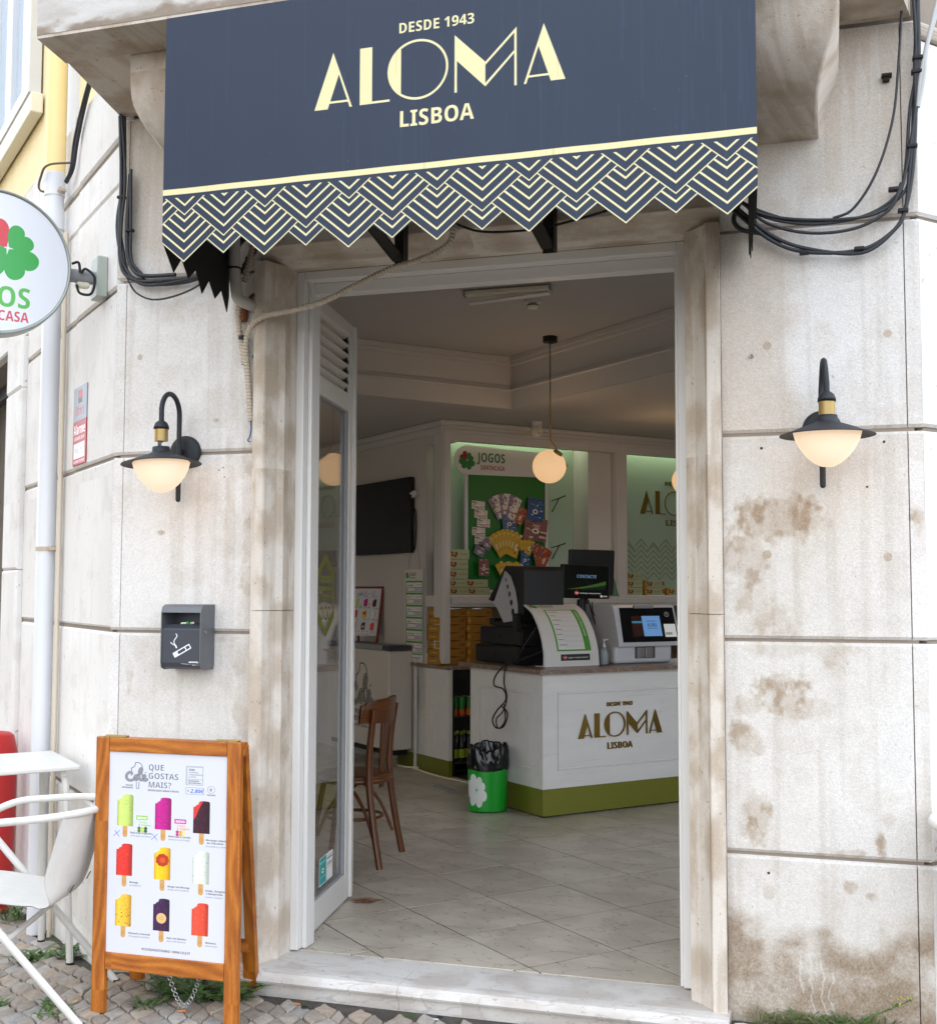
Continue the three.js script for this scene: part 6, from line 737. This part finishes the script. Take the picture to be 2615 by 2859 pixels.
// ---------- on the counter ----------
{ for (const [y, l, o] of [[0.975, 'lower black cash drawer on the counter', 0.0], [1.107, 'upper black cash drawer on the counter', 0.03]]) { const t = thingIn('cash_drawer', l, 'cash drawer', 0.13 + o * 0.5, y, 0.77 - o, -Math.PI / 2, 'black cash drawers'); part(t, 'case', rbx(-0.29 + o * 0.3, 0.29 - o * 0.3, 0.002, 0.128, -0.36, 0, 0.004), std(0x131315, 0.5)); part(t, 'front', rbx(-0.28 + o * 0.3, 0.28 - o * 0.3, 0.012, 0.118, 0.0, 0.008, 0.003), M.black); part(t, 'lock', cyl(0.008, 0.008, 0.004, 0, 0, 0, 12).rotateX(Math.PI / 2).translate(0, 0.065, 0.01), M.iron); } }
{ const t = thingIn('lottery_terminal', 'black lottery terminal with silver side plate pierced by round holes', 'terminal', 0.14, 1.237, 0.65, -Math.PI / 2); // local x = -a, z = -b
  const P = pts => pts.map(([a, y]) => [0.65 - a, y - 1.237]); const el2 = (x, y, rx, ry) => new THREE.Path(Array.from({ length: 20 }, (_, i) => { const a = -i / 20 * Math.PI * 2; return new THREE.Vector2(x + rx * Math.cos(a), y + ry * Math.sin(a)); })); const side = polyShape(P([[0.663, 1.64], [0.735, 1.53], [0.815, 1.41], [0.76, 1.36], [0.70, 1.29], [0.68, 1.268], [0.50, 1.29], [0.50, 1.40], [0.53, 1.50], [0.59, 1.60]])); const holes = [[0.650, 1.573, 0.012], [0.628, 1.525, 0.015], [0.604, 1.472, 0.018], [0.580, 1.412, 0.020], [0.560, 1.345, 0.023]]; for (const [a, y, r] of holes) side.holes.push(el2(0.65 - a, y - 1.237, r * 0.95, r * 1.15));
  part(t, 'side_plate', shapeGeo(side, 0.006).translate(0, 0, 0.004), std(0xb9b9bb, 0.45, { metalness: 0.15 }), 'silver plate with five round holes'); part(t, 'body', [prism(P([[0.90, 1.43], [0.67, 1.675], [0.45, 1.668], [0.43, 1.64], [0.43, 1.30], [0.52, 1.28], [0.60, 1.40], [0.66, 1.62], [0.86, 1.42]]), -0.34, 0.0, (u, v, k) => [u, v, k]), prism(P([[0.66, 1.64], [0.80, 1.42], [0.68, 1.275], [0.45, 1.275], [0.45, 1.62]]), -0.33, -0.002, (u, v, k) => [u, v, k])], M.black); part(t, 'foot', [rbx(-0.22, 0.2, 0.0, 0.035, -0.32, -0.02, 0.006), rbx(-0.27, -0.2, 0.01, 0.06, -0.3, -0.02, 0.006)], M.black); part(t, 'scanner', [rbx(0.14, 0.19, -0.03, 0.1, 0.0, 0.05, 0.01, 2)], M.rubber); }
const resTex = print(512, 768, (g) => { g.fillStyle = '#d9d6d0'; g.fillRect(0, 0, 512, 768); drawClover(g, 60, 62, 38); txt(g, 'JOGOS', 110, 76, 56, '#3a6a40', { w: 150, weight: '' }); txt(g, 'SANTACASA', 122, 104, 24, '#8f2a36', { w: 130, weight: '' }); g.fillStyle = '#4f9636'; g.fillRect(118, 140, 330, 480); g.fillStyle = '#dcdad6'; g.fillRect(134, 152, 256, 452); for (let k = 0; k < 8; k++) { const y = 184 + k * 54; txt(g, ['euromilhões', 'M1lhão', 'eurodreams', 'totoloto', 'totobola', 'popular', 'clássica', 'raspadinha'][k], 146, y, 15, '#333'); g.fillStyle = '#8b8b90'; for (let n = 0; n < 12; n++) g.fillRect(200 + n * 15, y + 6 + (n % 2) * 12, 10, 3); } g.save(); g.translate(412, 170); g.rotate(Math.PI / 2); txt(g, 'CHAVES E RESULTADOS', 0, 0, 26, '#cfe6c4', { w: 300 }); g.restore(); g.fillStyle = '#1c1a1c'; g.fillRect(150, 650, 280, 62); g.fillStyle = '#b03a3a'; g.beginPath(); g.arc(190, 681, 20, 0, 7); g.fill(); txt(g, '+18', 176, 688, 18, '#eee'); txt(g, 'Jogo responsável', 222, 690, 22, '#d8d4d0', { w: 190 }); });
{ const t = thingIn('results_stand', 'white curved acrylic stand with green framed lottery results', 'leaflet stand', 0.365, 0.975, 0.17); const c = new THREE.CatmullRomCurve3([[0.0, 0], [-0.003, 0.03], [-0.008, 0.1], [-0.035, 0.19], [-0.09, 0.29], [-0.17, 0.375], [-0.28, 0.428]].map(p => V(0, p[1], p[0]))), P = c.getSpacedPoints(30); const sheet = (z0, hw) => { const pos = [], uv = [], idx = []; P.forEach((p, j) => { for (const s of [-1, 1]) { pos.push(s * hw(j / 30), p.y, p.z + z0); uv.push((s + 1) / 2, j / 30); } }); for (let j = 0; j < 30; j++) { const a = 2 * j; idx.push(a, a + 1, a + 2, a + 1, a + 3, a + 2); } const g = new THREE.BufferGeometry(); g.setAttribute('position', new THREE.Float32BufferAttribute(pos, 3)); g.setAttribute('uv', new THREE.Float32BufferAttribute(uv, 2)); g.setIndex(idx); g.computeVertexNormals(); return g; }; const hw = v => 0.228 - 0.012 * v;
  part(t, 'printed_front', sheet(0.003, hw), new THREE.MeshStandardMaterial({ map: resTex, roughness: 0.3 })); part(t, 'curved_shell', [sheet(0.0, hw), sheet(-0.004, hw), ...[-1, 1].map(s => pathTube(P.map((p, j) => V(s * hw(j / 30), p.y, p.z - 0.004)), 0.009, 8))], M.white); part(t, 'base', rbx(-0.228, 0.228, -0.001, 0.006, -0.12, 0.0, 0.003), M.white); const hd = new THREE.Shape(); hd.absellipse(0, 0, 0.05, 0.036, 0, 6.2832); part(t, 'clover_tab', shapeGeo(hd, 0.004).rotateX(-0.9).translate(-0.24, 0.40, -0.22), M.white); }
const contactTex = print(512, 320, (g) => { g.fillStyle = '#070b08'; g.fillRect(0, 0, 512, 320); g.fillStyle = '#3d5a2a'; g.beginPath(); g.moveTo(30, 236); g.quadraticCurveTo(260, 210, 482, 150); g.lineTo(482, 236); g.fill(); g.fillStyle = '#16281a'; g.beginPath(); g.moveTo(60, 238); g.quadraticCurveTo(300, 226, 482, 186); g.lineTo(482, 238); g.fill(); txt(g, 'CONTACTE', 140, 124, 44, '#6f93b4', { w: 232, weight: '' }); g.fillStyle = '#b03838'; g.beginPath(); g.arc(142, 272, 22, 0, 7); g.fill(); txt(g, '+18', 126, 280, 20, '#eee'); txt(g, 'Proibido jogar a menores de 18 anos', 174, 280, 18, '#d0d0cc', { w: 250 }); drawClover(g, 430, 300, 12, '#ddd', '#ddd'); txt(g, 'JOGOS', 446, 308, 17, '#ddd', { weight: '' }); });
{ const t = thingIn('customer_display', 'small black customer monitor showing CONTACTE on a pole', 'monitor', 0.69, 0.975, 0.47); part(t, 'bezel', rbox(0.425, 0.245, 0.035, 0.006, 0, 0.588, 0).rotateZ(-0.02), M.black); part(t, 'screen', worldUV(bx(-0.2, 0.2, 0.47, 0.705, 0.0178, 0.019), (x, y) => [(x + 0.2) / 0.4, (y - 0.47) / 0.235]).rotateZ(-0.02), new THREE.MeshStandardMaterial({ map: contactTex, roughness: 0.15, emissiveMap: contactTex, emissive: new THREE.Color(1, 1, 1), emissiveIntensity: 0.12 })); part(t, 'pole', [rod([0, 0.0, -0.02], [0, 0.5, -0.02], 0.017), cyl(0.07, 0.08, 0.01, 0, 0.005, -0.02), rbx(-0.03, 0.03, 0.34, 0.46, -0.05, -0.015, 0.01, 2)], M.black); part(t, 'cable', tube([[0.06, 0.45, -0.02], [0.05, 0.38, 0.02], [0.09, 0.25, 0.03], [0.12, 0.12, 0.03], [0.09, 0.02, 0.03]], 0.005, 30, 6), M.rubber); part(t, 'cable', tube([[0.09, 0.44, -0.02], [0.07, 0.36, 0.02], [0.14, 0.26, 0.03], [0.14, 0.14, 0.03], [0.1, 0.04, 0.03]], 0.004, 30, 6), M.rubber); }
{ const t = thingIn('till_screen', 'black till screen seen from behind with pale green sheet', 'monitor', 0.87, 0.975, 0.66); part(t, 'screen_case', rbox(0.42, 0.34, 0.03, 0.012, 0, 0.66, 0).rotateX(0.06), M.black); part(t, 'stand', [rod([0, 0.1, -0.03], [0, 0.5, -0.03], 0.02), rbx(-0.15, 0.18, 0.3, 0.36, -0.1, 0.0, 0.01)], M.black); const sh = print(256, 384, (g) => { g.fillStyle = '#5f7d66'; g.fillRect(0, 0, 256, 384); g.fillStyle = '#c9c08a'; g.beginPath(); g.ellipse(110, 90, 90, 50, -0.2, 0, 7); g.fill(); txt(g, 'MENU DO DIA', 60, 150, 24, '#8aa08a', { w: 130 }); }); part(t, 'green_sheet', worldUV(prism([[-0.08, 0.81], [0.16, 0.80], [0.27, 0.48], [0.02, 0.48]], 0.03, 0.033, (u, v, k) => [u, v, k]), (x, y) => [(x + 0.08) / 0.35, (y - 0.48) / 0.33]), new THREE.MeshStandardMaterial({ map: sh, roughness: 0.2 })); }
const kioskTex = print(512, 288, (g) => { g.fillStyle = '#0a0a0b'; g.fillRect(0, 0, 512, 288); g.fillStyle = '#2c1a14'; g.fillRect(100, 70, 96, 170); g.fillStyle = '#3a7a96'; g.fillRect(104, 112, 90, 18); g.fillStyle = '#6a96c8'; g.fillRect(198, 70, 168, 170); txt(g, 'ALOMA', 238, 160, 40, '#1e2c4a', { w: 92, font: 'serif' }); g.fillStyle = '#2a3c60'; g.fillRect(236, 112, 96, 4); g.fillRect(236, 172, 96, 4); g.fillStyle = '#c9c9c6'; g.fillRect(392, 140, 108, 110); g.fillStyle = '#8a8a88'; g.fillRect(400, 210, 60, 22); g.strokeStyle = '#9a9a9a'; g.lineWidth = 3; g.beginPath(); g.arc(436, 58, 20, 0, 7); g.stroke(); g.beginPath(); g.moveTo(426, 70); g.lineTo(436, 44); g.lineTo(446, 70); g.stroke(); });
{ const t = thingIn('payment_kiosk', 'white countertop cash machine with black touch screen', 'cash machine', 1.045, 0.975, 0.2); const body = std(0xc9cbcd, 0.35); // z towards viewer
  part(t, 'lower_body', [rbx(-0.275, 0.26, 0.0, 0.16, -0.42, -0.012, 0.03, 3)], body); part(t, 'upper_body', [prism([[0.125, 0.03], [0.15, 0.036], [0.405, -0.03], [0.42, -0.05], [0.42, -0.38], [0.40, -0.42], [0.125, -0.42]], -0.275, 0.29, secYZ)], body);
  part(t, 'touch_screen', worldUV(prism([[-0.235, 0.155], [0.28, 0.155], [0.27, 0.40], [-0.225, 0.40]], 0.002, 0.005, (u, v, k) => [u, v, 0.0355 - (v - 0.15) * 0.2588 + k]), (x, y) => [(x + 0.235) / 0.515, (y - 0.155) / 0.245]), new THREE.MeshStandardMaterial({ map: kioskTex, roughness: 0.15, emissiveMap: kioskTex, emissive: new THREE.Color(1, 1, 1), emissiveIntensity: 0.14 })); part(t, 'handle', rbx(-0.1, 0.08, 0.395, 0.418, -0.028, -0.004, 0.006), M.grey); part(t, 'coin_tray', rbx(-0.1, 0.1, 0.03, 0.125, -0.03, -0.01, 0.012), std(0x55565a, 0.3)); part(t, 'coin_chute', [rbx(-0.07, -0.005, 0.04, 0.115, -0.011, -0.006, 0.003), rbx(0.005, 0.07, 0.04, 0.115, -0.011, -0.006, 0.003)], M.steel); }
{ const t = thingIn('sanitizer_bottle', 'clear pump bottle of hand gel on the counter', 'bottle', 0.665, 0.974, 0.2); part(t, 'bottle', lathe([[0, 0], [0.03, 0.002], [0.032, 0.01], [0.032, 0.09], [0.024, 0.112], [0.012, 0.12], [0.012, 0.128]], 24), new THREE.MeshPhysicalMaterial({ color: 0xb9c4c8, roughness: 0.15, transmission: 0.55, thickness: 0 })); part(t, 'pump', [cyl(0.013, 0.014, 0.02, 0, 0.135, 0, 16), cyl(0.004, 0.004, 0.03, 0, 0.158, 0, 8), rbx(-0.01, 0.035, 0.172, 0.181, -0.006, 0.006, 0.003)], M.white); }
{ const t = thingIn('till_cables', 'black cables dangling over the counter edge in loops', 'cables', -0.05, 0.97, 0.4, -Math.PI / 2); part(t, 'cable', tube([[0.18, 0.28, -0.15], [0.26, 0.2, -0.03], [0.16, 0.06, 0.015], [0.03, 0.015, 0.01], [-0.08, -0.06, 0.012], [-0.1, -0.13, 0.014], [0.02, -0.15, 0.014], [0.05, -0.22, 0.014], [-0.06, -0.3, 0.014], [-0.12, -0.37, 0.014], [-0.07, -0.42, 0.016], [0.03, -0.4, 0.018], [0.08, -0.31, 0.02], [0.0, -0.26, 0.02]], 0.0055, 110, 6), M.rubber); part(t, 'cable', tube([[0.3, 0.12, -0.12], [0.15, 0.05, -0.02], [0.06, 0.012, 0.012], [0.03, -0.1, 0.016], [0.07, -0.2, 0.018], [0.02, -0.3, 0.018], [-0.06, -0.36, 0.02], [-0.03, -0.42, 0.022], [0.05, -0.36, 0.02], [0.04, -0.25, 0.02]], 0.005, 90, 6), M.rubber); }
// ---------- waste bin ----------
{ const t = thingIn('waste_bin', 'green plastic waste bin with black bag and white clover', 'waste bin', -0.165, 0, 0.42, -0.35); const sc = g => g.scale(1, 1, 0.72); const leaf = print(512, 256, (g) => { g.fillStyle = '#109c26'; g.fillRect(0, 0, 512, 256); g.save(); drawClover(g, 118, 120, 92, '#dfe3df', '#dfe3df'); g.restore(); });
  part(t, 'tub', worldUV(sc(lathe([[0, 0.004], [0.126, 0.004], [0.13, 0.012], [0.138, 0.29], [0.132, 0.29], [0.124, 0.02]], 48)), (x, y, z) => [(Math.atan2(x, z) / 3.4 + 0.5), y / 0.29]), new THREE.MeshStandardMaterial({ map: leaf, roughness: 0.35 }));
  const bag = []; const prof = [[0.142, 0.285], [0.146, 0.31], [0.143, 0.36], [0.137, 0.41], [0.128, 0.44], [0.112, 0.445], [0.1, 0.41], [0.09, 0.36]]; const g = lathe(new THREE.CatmullRomCurve3(prof.map(q => V(q[0], q[1], 0))).getPoints(26).map(q => [q.x, q.y]), 96), p = g.attributes.position; for (let i = 0; i < p.count; i++) { const a = Math.atan2(p.getZ(i), p.getX(i)), y = p.getY(i), f = 1 + 0.09 * (fbm(Math.cos(a) * 5 + 9, Math.sin(a) * 5 + y * 14, 4) - 0.45) * 2 * ss(0.27, 0.31, y); p.setXYZ(i, p.getX(i) * f, y + (fbm(Math.cos(a) * 2.2, Math.sin(a) * 2.2 + 5, 3) - 0.5) * 2 * (0.015 * ss(0.31, 0.285, y) + 0.05 * ss(0.3, 0.42, y)), p.getZ(i) * f); } g.computeVertexNormals(); part(t, 'bin_bag', sc(g), new THREE.MeshPhysicalMaterial({ color: 0x08080a, roughness: 0.22, side: THREE.DoubleSide }), 'crumpled black bag'); }
{ const t = thingIn('floor_cable_cover', 'flat grey cable cover on the floor tiles', 'cable cover', 0.02, 0.001, 1.32, -Math.PI / 2 - 0.1); part(t, 'cover', rbx(-0.16, 0.16, 0, 0.012, -0.03, 0.03, 0.004), M.grey); }
// ---------- bentwood chair ----------
{ const t = thing('bentwood_chair', 'dark brown bentwood café chair seen from behind', 'chair', [-1.225, 0, -1.88], Math.atan2(-0.997, 0.078)); // local z = facing
  part(t, 'seat', lathe([[0, 0.452], [0.19, 0.455], [0.205, 0.463], [0.205, 0.474], [0.19, 0.482], [0, 0.476]], 36), woodDark); part(t, 'seat_ring', new THREE.TorusGeometry(0.197, 0.017, 10, 40).rotateX(Math.PI / 2).translate(0, 0.452, 0), woodDark);
  for (const s of [-1, 1]) { part(t, 'back_leg', pathTube(new THREE.CatmullRomCurve3([V(s * 0.225, 0, -0.215), V(s * 0.21, 0.22, -0.175), V(s * 0.198, 0.46, -0.145), V(s * 0.2, 0.66, -0.15), V(s * 0.21, 0.85, -0.175)]).getPoints(24), L => 0.020 - 0.004 * Math.abs(L - 0.45), 10), woodDark); part(t, 'front_leg', pathTube(new THREE.CatmullRomCurve3([V(s * 0.19, 0, 0.2), V(s * 0.165, 0.2, 0.17), V(s * 0.15, 0.44, 0.13)]).getPoints(16), 0.0155, 10), woodDark); part(t, 'brace', tube([[s * 0.18, 0.13, -0.17], [s * 0.15, 0.30, -0.10], [s * 0.11, 0.40, 0.0], [s * 0.14, 0.3, 0.1], [s * 0.165, 0.15, 0.16]], 0.010, 24, 8), woodDark); }
  part(t, 'leg_ring', new THREE.TorusGeometry(0.155, 0.0095, 8, 36).rotateX(Math.PI / 2).translate(0, 0.24, 0), woodDark);
  const rail = []; const g0 = []; { const pos = [], idx = []; for (let k = 0; k <= 16; k++) { const u = k / 16 * 2 - 1, x = u * 0.262, z = -0.215 + 0.10 * u * u, b = 0.765 + 0.012 * u * u, tp = 0.902 - 0.03 * u * u * u * u; for (const dz of [0, 0.017]) pos.push(x, b, z + dz, x, tp, z + dz - 0.012); } for (let k = 0; k < 16; k++) { const a = k * 4, b = a + 4; idx.push(a, b, a + 1, a + 1, b, b + 1, a + 2, a + 3, b + 2, a + 3, b + 3, b + 2, a + 1, b + 1, a + 3, b + 1, b + 3, a + 3, a, a + 2, b, a + 2, b + 2, b); } idx.push(0, 1, 2, 1, 3, 2, 64, 66, 65, 65, 66, 67); const g = new THREE.BufferGeometry(); g.setAttribute('position', new THREE.Float32BufferAttribute(pos, 3)); g.setIndex(idx); g.computeVertexNormals(); worldUV(g, (x, y, z) => [y * 1.2, x]); rail.push(g); } part(t, 'top_rail', rail, woodDark);
  const spl = (x0, x1, w0, w1) => { const pos = [], idx = []; for (let k = 0; k <= 10; k++) { const v = k / 10, y = 0.40 + v * 0.385, z = -0.15 - v * v * 0.03, x = x0 + (x1 - x0) * v * v, w = w0 + (w1 - w0) * v; for (const dz of [0, 0.009]) pos.push(x - w, y, z - dz, x + w, y, z - dz); } for (let k = 0; k < 10; k++) { const a = k * 4, b = a + 4; idx.push(a, a + 1, b, a + 1, b + 1, b, a + 2, b + 2, a + 3, a + 3, b + 2, b + 3, a, b, a + 2, b, b + 2, a + 2, a + 1, a + 3, b + 1, a + 3, b + 3, b + 1); } const g = new THREE.BufferGeometry(); g.setAttribute('position', new THREE.Float32BufferAttribute(pos, 3)); g.setIndex(idx); g.computeVertexNormals(); return worldUV(g, (x, y, z) => [x, y]); };
  for (const [a, b] of [[-0.022, -0.075], [0, 0], [0.022, 0.075]]) part(t, 'back_splat', spl(a, b, 0.009, 0.024), woodDark); }
// ---------- lamps and ceiling fittings ----------
function pendant(b, a, label) { const t = thingIn('pendant_lamp', label, 'pendant lamp', b, 3.30, a, -PHI + 0.29, 'opal globe pendant lamps'); part(t, 'canopy', cyl(0.052, 0.052, 0.04, 0, -0.02, 0, 28), M.black); part(t, 'cord', rod([0, -0.04, 0], [0, -0.42, 0], 0.0035, 8), M.black); part(t, 'brass_rod', [rod([0, -0.42, 0], [0, -0.74, 0], 0.0055, 10), rod([0, -0.74, 0], [0.122, -0.935, 0.02], 0.006, 8)], M.brass); part(t, 'holder', cyl(0.032, 0.038, 0.02, 0, 0, 0, 20).rotateZ(-0.6).rotateY(-0.5).translate(0.052, -0.835, 0.042), M.brass); part(t, 'globe', sph(0.119, -0.008, -0.928, 0), new THREE.MeshStandardMaterial({ color: lin(0.6, 0.48, 0.36), roughness: 0.4, emissive: new THREE.Color(1, 0.60, 0.29), emissiveIntensity: 0.22 })); const l = new THREE.PointLight(0xffcf9c, 0.10, 0, 2); l.position.set(-0.008, -0.928, 0); l.castShadow = true; l.shadow.radius = 5; t.add(l); return t; }
pendant(0.289, 0.318, 'lit opal globe pendant hanging above the counter corner'); pendant(1.835, 0.625, 'lit opal globe pendant half hidden by the right door frame'); 
{ const t = thing('ceiling_light', 'white fluorescent batten hanging askew from the ceiling', 'ceiling light', [-0.46, 3.295, -2.33]); part(t, 'batten', rbx(-0.26, 0.26, -0.035, -0.005, -0.025, 0.025, 0.008, 2), M.cream); part(t, 'diffuser', rbox(0.5, 0.008, 0.06, 0.003, 0, -0.06, -0.02).rotateZ(0.06), M.white); part(t, 'end_cap', rbx(-0.27, -0.2605, -0.038, -0.002, -0.028, 0.028, 0.004), M.grey); part(t, 'end_cap', rbx(0.2605, 0.27, -0.038, -0.002, -0.028, 0.028, 0.004), M.grey); }
{ const t = thing('smoke_detector', 'round white smoke detector on the ceiling', 'smoke detector', [-0.39, 3.30, -2.68]); part(t, 'base', cyl(0.05, 0.05, 0.02, 0, -0.01, 0), M.white); part(t, 'sensor', lathe([[0, -0.055], [0.03, -0.053], [0.034, -0.04], [0.028, -0.02], [0, -0.02]], 24), M.cream); part(t, 'vent_ring', cyl(0.0355, 0.0355, 0.006, 0, -0.034, 0, 24), M.black); }
{ const t = thingIn('ceiling_spotlight', 'small white tilted spotlight under the lower ceiling', 'spotlight', 1.05, 2.9, 1.60); part(t, 'mount', cyl(0.045, 0.045, 0.03, 0, -0.015, 0), M.white); part(t, 'body', lathe([[0.0, 0.02], [0.044, 0.02], [0.046, -0.06], [0.036, -0.07], [0.03, -0.055], [0, -0.05]], 24).rotateX(-0.45).rotateZ(-0.3).translate(0, -0.05, 0), M.cream); }
for (const [b0, b1, l] of [[0.42, 1.84, 'hidden light strip at the top of the left green niche'], [2.26, 3.9, 'hidden light strip at the top of the right green niche']]) { const w = b1 - b0, t = thingIn('led_light_strip', l, 'light strip', (b0 + b1) / 2, 2.86, 2.11); part(t, 'strip', bx(-w / 2, w / 2, -0.006, 0.004, -0.02, 0.02), new THREE.MeshStandardMaterial({ color: 0xffffff, emissive: new THREE.Color(0.85, 1, 0.6), emissiveIntensity: 0.9 })); const r = new THREE.RectAreaLight(new THREE.Color(0.92, 1, 0.74), 1.7, w, 0.04); r.position.set(0, -0.012, 0); r.rotation.x = -Math.PI / 2; t.add(r); }

// ---------- house across the side street, mirrored in the shop window ----------
{ const c = leftW(4.5, 0, 11), t = thing('street_house', 'cream sunlit house across the side street', 'building', [c[0], -0.6, c[2]], TL + Math.PI); const wall = std(lin(0.62, 0.55, 0.42), 0.9), frame = M.white, pane = std(0x2c353c, 0.06, { metalness: 0.4 });
  const W = 16, H = 11; part(t, 'wall', bx(-W / 2, W / 2, 0, H, -6, 0), wall); part(t, 'cornice', rbx(-W / 2 - 0.1, W / 2 + 0.1, H, H + 0.35, -6.1, 0.25, 0.05), frame);
  for (let r = 0; r < 3; r++) for (let k = 0; k < 7; k++) { const x = -6.6 + k * 2.2, y = 1.0 + r * 3.4, w = new THREE.Group(); w.name = 'window'; t.add(w); part(w, 'pane', bx(x - 0.5, x + 0.5, y, y + 1.9, 0.002, 0.02), pane); part(w, 'frame', [bx(x - 0.62, x - 0.5, y - 0.12, y + 2.02, 0, 0.06), bx(x + 0.5, x + 0.62, y - 0.12, y + 2.02, 0, 0.06), bx(x - 0.5, x + 0.5, y + 1.9, y + 2.02, 0, 0.06), bx(x - 0.5, x + 0.5, y - 0.12, y, 0, 0.09)], frame); } }
scene.traverse(o => { if (o.isMesh) { o.castShadow = true; o.receiveShadow = true; } });
renderer.render(scene, camera);
